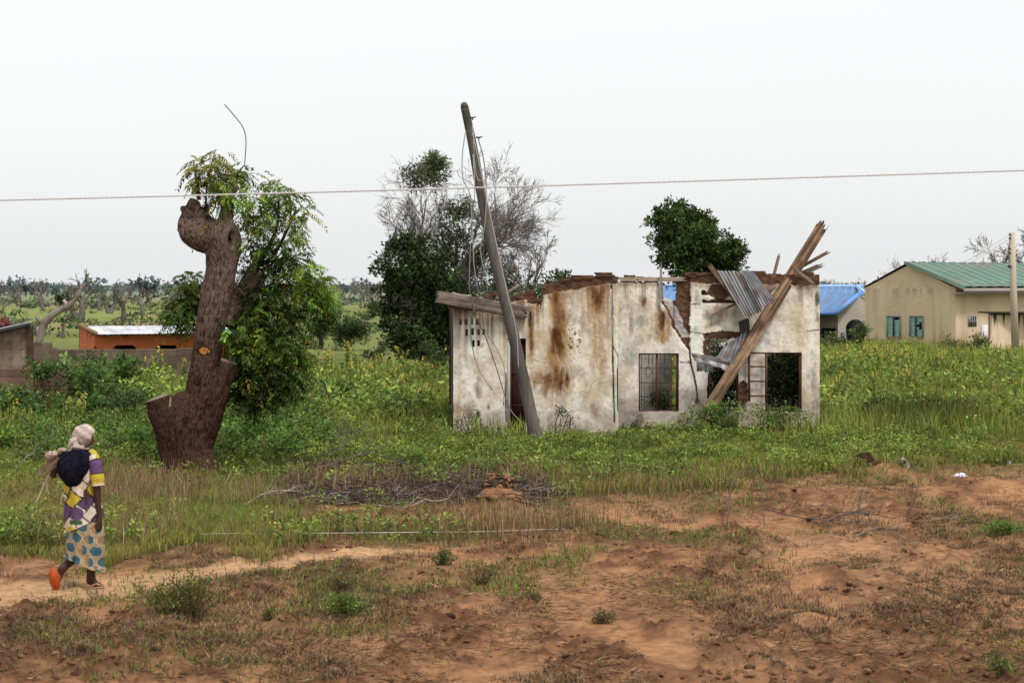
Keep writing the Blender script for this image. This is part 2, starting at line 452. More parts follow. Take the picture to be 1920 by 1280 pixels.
blades(acc, Xb, Yb, ground_height(Xb, Yb) - .01, rng.uniform(.02, .10, N), .005, C, rng, lean=2.2)
tag(acc.build('dead_tufts', M_TWIG), 'matted dark dead grass roots left on the tilled soil', 'dead grass', kind='stuff')

# dry stalks
rng = R(104); acc = Acc()
X, Y, px, py = scatter(46000, rng, y0=835, y1=1035)
n = fbm(X * .8, Y * .5, o=3, seed=75)
w = (smooth(860, 900, py) * smooth(.42, .62, n) * green_amount(X, Y)) * (1 - smooth(900, 1150, px) * .6)
w += 2.2 * np.exp(-((px - 250) / 110) ** 2 - ((py - 930) / 40) ** 2) + .5 * np.exp(-((px - 990) / 120) ** 2 - ((py - 1000) / 20) ** 2)
w += .12 * smooth(835, 850, py) * (1 - smooth(860, 880, py)) * smooth(1100, 1300, px)
keep = rng.random(len(X)) < w * .55
X, Y, py = X[keep], Y[keep], py[keep]; N = len(X)
C = jitter_col(np.where((rng.random(N) < .6)[:, None], np.array([.22, .13, .075]), np.array([.36, .25, .13])), N, rng, .25, .05)
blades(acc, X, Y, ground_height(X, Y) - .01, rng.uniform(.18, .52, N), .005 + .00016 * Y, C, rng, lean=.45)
tag(acc.build('dry_stalks', M_GRASS), 'brown dry grass stalks between the walking person and the stump', 'grass', kind='stuff')

# leafy ground cover
def weeds(acc, X, Y, rng, size, nleaf, rad, hgt, col, floor=True):
    P_ = len(X); i = np.repeat(np.arange(P_), nleaf); N = len(i)
    rad = np.broadcast_to(rad, P_); hgt = np.broadcast_to(hgt, P_)
    u = rng.random(N) ** .6; a = rng.uniform(0, 2 * np.pi, N); v = rng.random(N) ** .7
    rr = rad[i] * u * np.sqrt(np.clip(1.15 - v * v, 0, 1))
    P = np.stack([X[i] + rr * np.cos(a), Y[i] + rr * np.sin(a), ground_height(X, Y)[i] + hgt[i] * v], -1)
    D = np.stack([np.cos(a), np.sin(a), rng.normal(.35, .5, N)], -1)
    pc = jitter_col(np.asarray(col) * np.array([1.08, 1.05, .9]), P_, rng, .34, .07)
    C = jitter_col(pc[i], N, rng, .2, .06) * (.28 + .95 * v)[:, None]  # lower leaves coloured darker, shade near the ground painted in
    L = size * rng.uniform(.6, 1.3, N)
    leaf_quads(acc, P, D, L, L * .5, C, rng)

rng = R(105); acc = Acc()
X, Y, px, py = scatter(26000, rng, y0=735, y1=1040)
n = fbm(X * .6, Y * .4, o=3, seed=76)
w = green_amount(X, Y) * smooth(.40, .60, n * .6 + .4 * fbm(X * 1.6, Y * 1.2, o=3, seed=79)) * (.40 + .9 * smooth(805, 835, py) * (1 - smooth(890, 915, py)))
w *= np.where(py > 920, .38, 1) * (1 - .8 * np.exp(-((px - 365) / 75) ** 2 - ((py - 915) / 22) ** 2)) * np.where((px < 620) & (py < 885), 1.9, 1)
w *= (1 - .88 * twig_zone(X, Y)) * (1 - .35 * (px > 840) * (px < 1170) * smooth(806, 812, py) * (1 - smooth(832, 850, py))) * (1 - .2 * (px > 860) * (py > 845)) * (1 - .6 * smooth(540, 660, px) * smooth(930, 950, py))
keep = (rng.random(len(X)) < w * .8) & ~in_house(px, Y)
X, Y = X[keep], Y[keep]
pl_ = rng.random(len(X)); big_ = (pl_ > .8 - .12 * (px[keep] > 620)) | ((px[keep] < 620) & (py[keep] < 885) & (pl_ > .4))
for sel, lf_, nl_, c_, hh_ in ((~big_ & (pl_ < .45), .052, 46, (.16, .205, .042), .30), (~big_ & (pl_ >= .45), .075, 30, (.12, .17, .032), .26), (big_ & (pl_ < .7), .085, 44, (.075, .13, .026), .58), (big_ & (pl_ >= .7), .05, 70, (.145, .20, .04), .46)):
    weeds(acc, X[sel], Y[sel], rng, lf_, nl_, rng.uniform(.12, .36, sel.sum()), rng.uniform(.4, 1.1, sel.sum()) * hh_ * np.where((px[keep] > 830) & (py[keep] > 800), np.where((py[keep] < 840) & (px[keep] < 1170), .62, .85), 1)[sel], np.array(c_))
tag(acc.build('leafy_weeds', M_LEAF), 'low bright green leafy weeds in front of the ruined wall', 'weeds', kind='stuff')

rng = R(106); acc = Acc()
X, Y, px, py = scatter(11000, rng, y0=640, y1=800)
n = fbm(X * .25, Y * .12, o=3, seed=77)
keep = (rng.random(len(X)) < smooth(.44, .64, n) * .42) & ~in_house(px, Y)
X, Y = X[keep], Y[keep]
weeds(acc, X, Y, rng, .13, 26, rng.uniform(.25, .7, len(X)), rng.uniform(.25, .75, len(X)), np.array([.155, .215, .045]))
tag(acc.build('field_weeds', M_LEAF), 'rough green weeds covering the field behind the ruin', 'weeds', kind='stuff')

# tall grass: dark stand right of the ruin, berm before the houses, seams elsewhere
rng = R(107); acc = Acc()
X, Y, px, py = scatter(150000, rng, y0=642, y1=830)
n = fbm(X * .45, Y * .3, o=3, seed=78)
w = 1.3 * np.exp(-((px - 1740) / 115) ** 4 - ((py - 797) / 22) ** 2) + .35 * np.exp(-((px - 1600) / 60) ** 2 - ((py - 800) / 20) ** 2)
w += .8 * smooth(1530, 1560, px) * smooth(652, 658, py) * (1 - smooth(676, 690, py))
w += .25 * smooth(.45, .6, n)
keep = (rng.random(len(X)) < w * .8) & ~in_house(px, Y)
X, Y, px, py = X[keep], Y[keep], px[keep], py[keep]; N = len(X)
dk = np.exp(-((px - 1740) / 120) ** 4 - ((py - 797) / 22) ** 2)[:, None]
C = np.where((rng.random(N) < .14)[:, None], G_DRY * .85, G_YEL * .6 + G_GRN * .45) * (1 - dk) + np.where((rng.random(N) < .2)[:, None], G_DRY * .45, G_DK) * dk
C = jitter_col(C, N, rng, .28, .08)
hg = rng.uniform(.25, .6, N) * (1 + .45 * dk[:, 0]) * np.where(Y > 60, 1.2, 1)
blades(acc, X, Y, ground_height(X, Y) - .02, hg, .008 + .0004 * Y, C, rng, lean=.45)
tag(acc.build('tall_grass', M_GRASS), 'tall rough grass right of the ruin and along the bank before the houses', 'grass', kind='stuff')
# ------------------------------------------------------------------ the ruined house
def poly_d(px, py, P):
    d = np.full(np.shape(px), 1e9)
    for (a, b), (c, e) in zip(P[:-1], P[1:]):
        dx, dy = c - a, e - b; t = np.clip(((px - a) * dx + (py - b) * dy) / (dx * dx + dy * dy + 1e-9), 0, 1)
        d = np.minimum(d, np.hypot(px - a - t * dx, py - b - t * dy))
    return d

def facade(name, x0, x1, y0, y1, Y, keep, color, depth, edgecol, thick, parent, st=1.6):
    nx = int(round((x1 - x0) / st)); ny = int(round((y1 - y0) / st))
    gx = np.linspace(x0, x1, nx + 1); gy = np.linspace(y0, y1, ny + 1)
    PX, PY = np.meshgrid(gx, gy)
    cx, cy = np.meshgrid((gx[:-1] + gx[1:]) / 2, (gy[:-1] + gy[1:]) / 2)
    K = keep(cx, cy)
    d = depth(PX, PY)
    s = Y / F
    X = (PX - 960) * s; Z = H - (PY - HY) * s
    V = np.stack([X, Y + d, Z], -1).reshape(-1, 3)
    VB = np.stack([X, np.full_like(X, Y + thick), Z], -1).reshape(-1, 3)
    C = color(PX, PY).reshape(-1, 3); E = edgecol(PX, PY).reshape(-1, 3)
    w = nx + 1
    i, j = np.nonzero(K)
    Q = np.stack([i * w + j, (i + 1) * w + j, (i + 1) * w + j + 1, i * w + j + 1], -1)
    n = len(V)
    QB = Q[:, ::-1] + n
    # side walls wherever a kept cell meets an empty one
    Kp = np.pad(K, 1)
    S = []
    for di, dj, a, b in [(-1, 0, (0, 0), (0, 1)), (1, 0, (1, 1), (1, 0)), (0, -1, (1, 0), (0, 0)), (0, 1, (0, 1), (1, 1))]:
        m = K & ~Kp[1 + di:1 + di + K.shape[0], 1 + dj:1 + dj + K.shape[1]]
        ii, jj = np.nonzero(m)
        va = (ii + a[0]) * w + jj + a[1]; vb = (ii + b[0]) * w + jj + b[1]
        S.append(np.stack([va, vb, vb + n, va + n], -1))
    S = np.concatenate(S) + 2 * n
    Vall = np.concatenate([V, VB, V, VB]); Call = np.concatenate([C, C * .6, E, E])
    Q2 = np.concatenate([Q, QB, S])
    us = np.unique(Q2); rm = np.zeros(len(Vall), np.int64); rm[us] = np.arange(len(us))
    return npmesh(name, Vall[us], rm[Q2], Call[us], M_PLASTER, parent)

BR = np.array([.105, .054, .032]); RUST = np.array([.16, .068, .022]); DIRT = np.array([.30, .24, .19])
PL1 = np.array([.81, .765, .685]); PL2 = np.array([.69, .61, .48]); GREYP = np.array([.40, .37, .33]); DARK = np.array([.025, .02, .017])

def mixc(c, k, to): k = k[..., None]; return c * (1 - k) + np.asarray(to) * k

def brick_col(px, py):
    row = np.floor(py / 9.0); joint = (np.abs(py / 9.0 - row - .5) > .40) | (np.abs(((px + row * 9) / 19.0) % 1 - .5) > .45)
    n = fbm(px * .12, py * .12, o=4, seed=201)
    c = BR * (.55 + .95 * n[..., None])
    return np.where(joint[..., None], c * .72 + .012, c)

def rust(c, px, py, cx, cy, rx, ry, s=1.0, seed=0, rag=.9):
    """orange halo with a darker ragged core and streaks running down"""
    c = mixc(c, stain(px, py, cx, cy + ry * .15, rx * 1.7, ry * 1.25, s * .62, seed + 60, rag * .8), np.array([.42, .25, .105]))
    c = mixc(c, stain(px, py, cx, cy, rx * 1.15, ry * 1.05, s * .72, seed, rag), np.array([.225, .095, .028]))
    return mixc(c, stain(px, py, cx, cy - ry * .1, rx * .72, ry * .8, s * .9, seed + 30, rag * 1.35, .14, .035), np.array([.075, .032, .014]))

def stain(px, py, cx, cy, rx, ry, s=1.0, seed=0, rag=.9, sx=.09, sy=.05):
    n = fbm(px * sx, py * sy, o=4, seed=300 + seed) - .5
    n2 = fbm(px * .35, py * .18, o=3, seed=340 + seed) - .5
    r = np.sqrt(((px - cx) / rx) ** 2 + ((py - cy) / ry) ** 2) + n * rag * 1.6 + n2 * .6
    fine = .42 + 1.1 * fbm(px * .30, py * .028, o=4, seed=370 + seed)
    return np.clip(s * (1 - smooth(.25, 1.35, r)) * fine * 1.12, 0, 1)

def plaster_base(px, py, yb):
    n = fbm(px * .018, py * .018, o=5, seed=210); v = fbm(px * .10, py * .008, o=4, seed=211); f = fbm(px * .2, py * .2, o=4, seed=212)
    k = smooth(.35, .68, n * .55 + v * .45)
    c = PL1 * (1 - k[..., None]) + PL2 * k[..., None]
    c = mixc(c, smooth(.50, .80, fbm(px * .03 + 5, py * .022, o=5, seed=213)) * .6, np.array([.40, .29, .17]))
    c = mixc(c, smooth(.52, .82, fbm(px * .055, py * .03, o=5, seed=216)) * .6, GREYP * .8)
    c = c * (.82 + .36 * f[..., None])
    c = mixc(c, smooth(.54, .78, fbm(px * .05, py * .05, o=5, seed=214)) * .35, GREYP)
    dd = smooth(yb - 75, yb, py + (fbm(px * .05, py * .05, o=3, seed=215) - .5) * 60)
    return mixc(c, dd * .75, DIRT * (.7 + .7 * f[..., None]))

# ---- left wing (nearer block)
YA = 40.6; YB = 41.3
A_X0, A_X1 = 850.0, 1159.0
TOPA = [(850, 577), (950, 594), (958, 566), (985, 560), (1004, 563), (1007, 572), (1014, 571), (1015, 548), (1020, 533), (1060, 527), (1100, 521), (1142, 513), (1150, 515), (1159, 520)]
def topA(px): return np.interp(px, [p[0] for p in TOPA], [p[1] for p in TOPA]) + (fbm(px * .15, px * 0, o=3, seed=220) - .5) * 5
VENTS = [(864, 603), (874.5, 603), (885, 603), (895, 603), (875.5, 623), (886, 622), (897.5, 622), (907, 622), (887, 643.5), (897.5, 643)]
def keepA(px, py):
    k = py > topA(px)
    k &= ~((px > 950.5) & (px < 986) & (py > 635))
    for i, (x, y) in enumerate(VENTS):
        k &= ~((np.abs(px - x) < 2.5 + .4 * (i % 2)) & (np.abs(py - y) < 5.4 + .5 * (i % 3)))
    k &= ~((poly_d(px, py, [(1146, 535), (1147.5, 560), (1147, 575), (1148.5, 600), (1148, 655)]) < np.interp(py, [530, 560, 600, 655], [1.6, 1.8, 1.9, .8])))
    return k
def plA(px): return np.interp(px, [850, 1004, 1012, 1020, 1040, 1060, 1100, 1140, 1160], [0, 0, 585, 553, 548, 545, 539, 533, 533]) + (fbm(px * .1, px * 0, o=3, seed=221) - .5) * 7
def brickA(px, py):
    b = (py < plA(px)) & (px > 1006)
    b |= (px > 988) & (px < 1012) & (py < 569 + (fbm(px * .2, py * .2, seed=222) - .5) * 8) & (py > 540)
    return b
CRK_A = [[(1146, 520), (1148, 575), (1147, 600), (1149, 660), (1150, 720), (1152, 790)], [(995, 586), (994, 612)], [(948, 700), (949, 790)], [(1158, 690), (1159, 770)], [(1150, 650), (1158, 665), (1160, 690)]]
def colA(px, py):
    c = plaster_base(px, py, 812)
    dp = py - np.maximum(topA(px), plA(px)); c = mixc(c, smooth(.52, .70, fbm(px * .22, px * 0 + 2, o=4, seed=218)) * (1 - smooth(10, 30 + 120 * fbm(px * .15, px * 0, o=2, seed=219), dp)) * .75, np.array([.13, .065, .03]))
    warm = smooth(690, 560, py) if False else (1 - smooth(560, 720, py)); c = mixc(c, warm * .22 * (.4 + .9 * fbm(px * .03, py * .015, o=3, seed=217)), np.array([.60, .45, .26]))
    c = rust(c, px, py, 1048, 598, 13, 66, 1., 1, .9)
    c = rust(c, px, py, 1046, 645, 15, 34, 1., 2, 1.1)
    c = rust(c, px, py, 1044, 714, 26, 30, .9, 3, 1.5)
    c = rust(c, px, py, 1022, 708, 26, 9, .6, 4, 1.5)
    c = rust(c, px, py, 1042, 560, 9, 26, .9, 5, .8)
    c = rust(c, px, py, 1119, 566, 17, 36, 1., 6, .9)
    c = mixc(c, stain(px, py, 1122, 640, 16, 75, .6, 7, .9), np.array([.36, .20, .085]))
    c = mixc(c, stain(px, py, 1092, 580, 7, 40, .6, 8), np.array([.34, .19, .08]))
    c = rust(c, px, py, 996, 628, 6, 50, .9, 9, .8)
    c = mixc(c, stain(px, py, 995, 598, 5, 22, 1., 10, .5), DARK * 1.6)
    c = mixc(c, stain(px, py, 1115, 772, 9, 16, .6, 11), RUST * 1.2)
    c = mixc(c, stain(px, py, 897, 726, 7, 22, .55, 12, 1.2), np.array([.18, .12, .08]))
    c = mixc(c, stain(px, py, 897, 776, 4, 8, .9, 13, .6), RUST * .6); c = mixc(c, stain(px, py, 916, 763, 4, 7, .9, 14, .6), RUST * .6)
    c = mixc(c, stain(px, py, 868, 770, 26, 18, .55, 15, 1.2), RUST * 1.6)
    c = mixc(c, stain(px, py, 1000, 600, 30, 30, .35, 16), np.array([.36, .24, .12]))
    c = mixc(c, stain(px, py, 905, 646, 12, 8, .6, 17, 1.2), GREYP * .45)
    sp = smooth(.71, .74, fbm(px * .33, py * .33, o=2, seed=230)) * stain(px, py, 1078, 632, 14, 44, 1, 18)
    c = mixc(c, np.clip(sp * 1.5, 0, 1), DARK)
    top = 1 - smooth(0, 26, py - np.maximum(topA(px), plA(px)) + (fbm(px * .12, py * .05, seed=231) - .5) * 25)
    c = mixc(c, np.clip(top, 0, 1) * .5, RUST * 1.2)
    c = mixc(c, (1 - smooth(1.0, 3.2, np.abs(px - 1157.5))) * smooth(590, 640, py) * .5, np.array([.8, .78, .74]))
    for k, P in enumerate(CRK_A): c = mixc(c, 1 - smooth([1.0, .9, .9, 1.2, .5][k], [2.4, 2.0, 2.2, 2.6, 1.3][k], poly_d(px, py, P) + (fbm(px * .3, py * .1, seed=232) - .5) * 1.5), DARK)
    c = mixc(c, (1 - smooth(.3, 1.2, poly_d(px, py, [(996, 673), (1015, 679), (1040, 678)]))) * .6, RUST); c = mixc(c, (1 - smooth(.4, 1.3, poly_d(px, py, [(1000, 716), (1020, 718), (1042, 710)]))) * .7, RUST * .7)
    c = mixc(c, (1 - smooth(.3, 1.0, poly_d(px, py, [(1105, 738), (1108, 722), (1116, 714)]))) * .7, RUST)
    sc_ = smooth(.70, .75, fbm(px * .22, py * .09, o=3, seed=268)) * smooth(.45, .6, fbm(px * .02, py * .02, o=3, seed=269)); c = mixc(c, sc_ * .32, DARK * 4)
    b = brickA(px, py)
    return np.where(b[..., None], brick_col(px, py), c)
def depA(px, py):
    b = brickA(px, py).astype(float)
    r = (fbm(px * .03, py * .03, o=4, seed=240) - .5) * .03 + (fbm(px * .2, py * .2, o=3, seed=241) - .5) * .008
    chip = stain(px, py, 1047, 640, 16, 44, 1, 2, 1.1) + stain(px, py, 1119, 570, 15, 34, 1, 6, .9)
    return r + b * (.035 + (fbm(px * .15, py * .15, o=3, seed=242) - .5) * .06) + np.clip(chip, 0, 1) * .012
def edgA(px, py):
    pl = np.array([.38, .33, .27]) * np.ones(px.shape + (1,))
    vent = (px < 915) & (py > 590) & (py < 655)
    c = np.where((py < 600)[..., None] & (px > 945)[..., None], brick_col(px, py), pl)
    return np.where(vent[..., None], DARK * 1.5, c)  # vent sides coloured near black, painting the shade inside the holes

house = empty('ruined_house', at(1190, 812, YB), 'roofless ruined white plastered house with rust brown stains, cracks and broken wall tops', 'house')
facade('front_wall', A_X0, A_X1, 505, 826, YA, keepA, colA, depA, edgA, .2, house)['label'] = 'stained left wing wall with vent holes and a narrow doorway'

# ---- right block
GAPL = [(530, 1237), (570, 1240), (582, 1252), (612, 1262), (640, 1278), (656, 1292)]
def gapL(py): return np.interp(py, [p[0] for p in GAPL], [p[1] for p in GAPL]) + (fbm(py * .1, py * 0, o=3, seed=250) - .5) * 7
def gapR(py): return np.interp(py, [515, 545, 565, 600, 656, 662], [1293, 1293, 1296, 1293, 1294, 1293]) + (fbm(py * .13, py * 0 + 4, o=3, seed=251) - .5) * 5
def topB(px):
    t = np.interp(px, [1159, 1236, 1238, 1268, 1270, 1300, 1335, 1337, 1344, 1346, 1400, 1402, 1440, 1500, 1537], [528, 529, 563, 563, 526, 513, 512, 515, 516, 515, 518, 514, 513, 516, 515])
    return t + (fbm(px * .13, px * 0, o=3, seed=252) - .5) * 7
def keepB(px, py):
    k = py > topB(px)
    k &= ~((px > 1197) & (px < 1272) & (py > 661.5) & (py < 771))
    dn = (fbm(px * .1, py * .1, o=3, seed=253) - .5)
    k &= ~((px > 1327 + dn * 6) & (px < 1385) & (py > 634 + dn * 5))
    k &= ~((px > 1434) & (px < 1503.5) & (py > 660.5) & (py < 772))
    k &= ~((np.hypot(px - 1319, (py - 548) * .95) < 5))
    k &= ~(poly_d(px, py, [(1293, 655), (1295, 680), (1299, 695), (1304, 722)]) < np.interp(py, [655, 700, 722], [1.6, 1.2, .6]))
    return k
def gapB(px, py): return (px > gapL(py)) & (px < gapR(py)) & (py < 657)
def plB(px): return np.interp(px, [1160, 1236, 1293, 1345, 1346, 1400, 1440, 1537], [530, 531, 531, 532, 531, 531, 534, 535]) + (fbm(px * .1, px * 0, o=3, seed=254) - .5) * 5
def brickB(px, py):
    b = (py < plB(px)) | gapB(px, py)
    n = (fbm(px * .08, py * .08, o=4, seed=255) - .5)
    b |= (np.hypot((px - 1348) / 24, (py - 549) / 14) + n * 1.2 < 1)
    b |= (px > 1316) & (px < 1378) & (py > 562 + n * 4) & (py < 568 + n * 4)
    b |= (px > 1320 + n * 14) & (px < 1392) & (py > 622 + n * 10) & (py < 636)
    b |= (np.hypot((px - 1325) / 7, (py - 652) / 16) + n * 1.1 < 1)
    b |= (np.hypot((px - 1393) / 9, (py - 738) / 22) + n * 1.0 < 1)
    return b
CRK_B = [[(1293, 655), (1295, 680), (1299, 695), (1305, 722), (1308, 752)], [(1294, 570), (1312, 570)], [(1294, 622), (1325, 626)], [(1276, 679), (1298, 679)], [(1513, 621), (1536, 618)], [(1298, 690), (1304, 716)]]
def colB(px, py):
    c = plaster_base(px, py, 775)
    c = rust(c, px, py, 1209, 565, 10, 13, .7, 30, 1.2); c = mixc(c, stain(px, py, 1206, 603, 12, 12, .5, 31, 1.3), GREYP * .45)
    c = rust(c, px, py, 1241, 600, 14, 28, .9, 32, 1.1); c = mixc(c, stain(px, py, 1241, 634, 24, 12, .8, 33, 1.2), np.array([.36, .19, .06]))
    c = mixc(c, stain(px, py, 1183, 610, 5, 20, .5, 34, 1.2), GREYP * .45); c = mixc(c, stain(px, py, 1185, 665, 22, 26, .5, 35, 1.2), GREYP * .65)
    c = mixc(c, stain(px, py, 1495, 600, 20, 60, .45, 36, 1), np.array([.5, .37, .2])); c = mixc(c, stain(px, py, 1532, 560, 6, 32, .8, 37, 1.1), DARK * 3)
    c = mixc(c, stain(px, py, 1338, 600, 22, 14, .6, 38, 1.3), GREYP * .5); c = mixc(c, stain(px, py, 1325, 588, 10, 12, .55, 39, 1.2), DARK * 3)
    c = mixc(c, stain(px, py, 1350, 585, 22, 12, .5, 40, 1.2), RUST * 1.3); c = mixc(c, stain(px, py, 1308, 752, 5, 8, .9, 41, .7), RUST * .6)
    c = mixc(c, stain(px, py, 1490, 560, 7, 10, .4, 42, 1.2), GREYP * .5); c = mixc(c, stain(px, py, 1528, 720, 12, 50, .6, 43, 1.3), GREYP * .5)
    c = mixc(c, stain(px, py, 1305, 560, 9, 12, .5, 44, 1.2), GREYP * .5); c = mixc(c, stain(px, py, 1305, 620, 7, 10, .5, 45, 1.2), GREYP * .6)
    c = mixc(c, stain(px, py, 1180, 780, 26, 14, .6, 46, 1.2), GREYP * .5)
    sc_ = smooth(.70, .75, fbm(px * .22 + 3, py * .09, o=3, seed=266)) * smooth(.45, .6, fbm(px * .02, py * .02, o=3, seed=267)); c = mixc(c, sc_ * .32, DARK * 4)
    dp = py - plB(px); c = mixc(c, smooth(.52, .70, fbm(px * .22, px * 0 + 6, o=4, seed=228)) * (1 - smooth(8, 20 + 90 * fbm(px * .15, px * 0, o=2, seed=229), dp)) * .6, np.array([.15, .09, .05]))
    c = mixc(c, (1 - smooth(0, 14, py - plB(px) + (fbm(px * .15, py * .05, seed=260) - .5) * 16)) * .6, RUST * .9)
    for k, P in enumerate(CRK_B): c = mixc(c, 1 - smooth([.9, .5, .5, .5, .5, .9][k], [2.3, 1.3, 1.3, 1.2, 1.3, 2.2][k], poly_d(px, py, P) + (fbm(px * .3, py * .2, seed=261) - .5) * 1.2), DARK)
    bk = brick_col(px, py)
    strip = gapB(px, py) & (px > gapL(py) + 6) & (px < gapL(py) + 22) & (py > 562) & (py < 632)
    bk = np.where(strip[..., None], np.array([.42, .38, .36]) * (.7 + .5 * fbm(px * .1, py * .1, o=3, seed=262)[..., None]), bk)
    dk = (px > 1316) & (px < 1378) & (py > 560) & (py < 569)
    bk = np.where(dk[..., None], bk * .35, bk)
    return np.where(brickB(px, py)[..., None], bk, c)
def depB(px, py):
    b = brickB(px, py).astype(float); g_ = gapB(px, py).astype(float)
    r = (fbm(px * .03, py * .03, o=4, seed=263) - .5) * .03 + (fbm(px * .2, py * .2, o=3, seed=264) - .5) * .008
    return r + b * (.03 + (fbm(px * .15, py * .15, o=3, seed=265) - .5) * .05) + g_ * (.05 + .05 * (px < 1266))
def edgB(px, py):
    pl = np.array([.42, .36, .29]) * np.ones(px.shape + (1,))
    return np.where(((py < 640) & ((px < 1190) | (px > 1232)))[..., None], brick_col(px, py), pl)
facade('front_wall', 1159.0, 1537.0, 505, 800, YB, keepB, colB, depB, edgB, .2, house)['label'] = 'right front wall with two window openings and a wide brick-filled break'

# ---- rear, side and inner walls of bare block
def slab(name, P0, P1, z0, ztop, thick, col, parent, n=60, seed=0, rag=.25, mat=None):
    """upright wall between two ground points; ragged top"""
    P0 = np.array(P0[:2], float); P1 = np.array(P1[:2], float)
    L = np.linalg.norm(P1 - P0); d = (P1 - P0) / L; nrm = np.array([-d[1], d[0]])
    ny = 24
    u = np.linspace(0, L, n); ztp = np.interp(u / L, np.linspace(0, 1, len(ztop)), ztop) + (np.round(fbm(u * 1.2, u * 0, o=2, seed=seed) * 4) / 4 - .5) * rag
    tt = np.linspace(0, 1, ny)
    U, T = np.meshgrid(u, tt); Zt = z0 + (ztp[None, :] - z0) * T
    acc = Acc()
    def col_at(U, Z):
        row = np.floor(Z / .22); j = (np.abs(Z / .22 - row - .5) > .44) | (np.abs(((U + row * .21) / .44) % 1 - .5) > .47)
        c = np.asarray(col) * (.65 + .7 * fbm(U * 1.5, Z * 1.5, o=4, seed=seed + 3)[..., None])
        return np.where(j[..., None], c * .75, c)
    for side in (0, thick):
        X = P0[0] + d[0] * U + nrm[0] * side; Yv = P0[1] + d[1] * U + nrm[1] * side
        V = np.stack([X, Yv, Zt], -1).reshape(-1, 3)
        i = np.arange(ny - 1)[:, None] * n; j = np.arange(n - 1)[None]
        Q = np.stack([i + j, i + j + 1, i + n + j + 1, i + n + j], -1).reshape(-1, 4)
        acc.add(V, Q if side == 0 else Q[:, ::-1], None, col_at(U, Zt).reshape(-1, 3))
    m = n * ny
    top = (ny - 1) * n + np.arange(n)
    acc.q.append(np.stack([top[:-1], top[1:], top[1:] + m, top[:-1] + m], -1))
    e0 = np.arange(ny) * n; e1 = e0 + n - 1
    acc.q.append(np.stack([e0[:-1], e0[1:], e0[1:] + m, e0[:-1] + m], -1)); acc.q.append(np.stack([e1[:-1], e1[:-1] + m, e1[1:] + m, e1[1:]], -1))
    return acc.build(name, mat or M_BLOCK, parent)

def gx(px, Y): return (px - 960) / F * Y
slab('rear_wall', (gx(842, 45.2), 45.2), (gx(1095, 45.2), 45.2), -.1, [2.66, 2.66, 2.75, 2.9], .18, (.07, .05, .038), house, seed=401)  # near-black colour stands for shade seen through the vents
slab('rear_wall', (gx(1100, 46.0), 46.0), (gx(1260, 46.0), 46.0), -.1, [3.0, 2.95, 2.9, 2.7], .18, (.44, .41, .37), house, seed=402)
slab('rear_wall', (gx(1300, 46.0), 46.0), (gx(1500, 46.0), 46.0), -.1, [1.5, 1.75, 2.8, 3.0], .18, (.46, .42, .37), house, seed=403)
slab('side_wall', (gx(851, 40.82), 40.82), (gx(846, 45.2), 45.1), -.1, [2.55, 2.62, 2.62], -.05, (.10, .07, .055), house, seed=404)  # wall darkened in colour to paint shade inside the wing
slab('side_wall', (gx(1534, 41.52), 41.52), (gx(1495, 46), 46.0), -.1, [3.1, 3.0, 3.05], .16, (.45, .39, .33), house, seed=405)
slab('side_wall', (gx(1140, 41.52), 41.52), (gx(1100, 46), 45.98), -.1, [3.2, 3.1, 3.0], .16, (.40, .35, .28), house, seed=406)
slab('inner_wall', (gx(1290, 41.52), 41.52), (gx(1282, 45.9), 45.9), -.1, [2.0, 2.2, 2.4], .14, (.40, .36, .31), house, seed=407)

# loose bricks left on the wall tops
rng = R(410); acc = Acc()
for (px, py, w, h, Y) in [(915, 553, 16, 8, 40.9), (935, 548, 14, 9, 40.9), (985, 552, 24, 10, 40.85), (965, 556, 16, 9, 40.85), (1181, 517, 16, 7, 41.4), (1200, 519, 10, 5, 41.4), (1224, 520, 12, 5, 41.4), (1300, 512, 26, 7, 41.4), (1325, 511, 16, 6, 41.4), (1092, 517, 30, 6, 40.7), (1132, 512, 24, 6, 40.7), (1060, 523, 20, 5, 40.7), (1420, 509, 24, 6, 41.45), (1512, 511, 20, 6, 41.45), (995, 545, 14, 8, 40.9), (1006, 562, 12, 12, 40.7)]:
    c = at(px, py + 3, Y); w *= 1.25; h *= .8; s = Y / F
    g = np.linspace(-1, 1, 9); U, W_ = np.meshgrid(g, g); one = np.ones_like(U); P = []
    for ax, sg in ((0, 1), (0, -1), (1, 1), (1, -1), (2, 1), (2, -1)):
        q = [None] * 3; q[ax] = one * sg; q[(ax + 1) % 3] = U * sg; q[(ax + 2) % 3] = W_; P.append(np.stack(q, -1).reshape(-1, 3))
    P = np.concatenate(P); rr = (1 - .16 * (np.abs(P) > .9).all(1)[:, None]) * (1 + (fbm(P[:, 0] * 1.3 + px, P[:, 1] * 1.3, P[:, 2] * 1.3 + 3, o=4, seed=412) - .5)[:, None] * .75)
    i = np.arange(8)[:, None] * 9; j = np.arange(8)[None]; q0 = np.stack([i + j, i + j + 1, i + j + 10, i + j + 9], -1).reshape(-1, 4)
    npmesh('coping_brick', c + P * rr * np.array([w * s / 2, .09, h * s / 2 + .015]), np.concatenate([q0 + 81 * f for f in range(6)]), brick_col(np.full(len(P), px * 1.), py + P[:, 2] * 3) * (.7 + .6 * fbm(P[:, 0] * 4 + px, P[:, 1] * 4, P[:, 2] * 4 + 2, o=3, seed=413)[:, None]), M_BRICK, house)

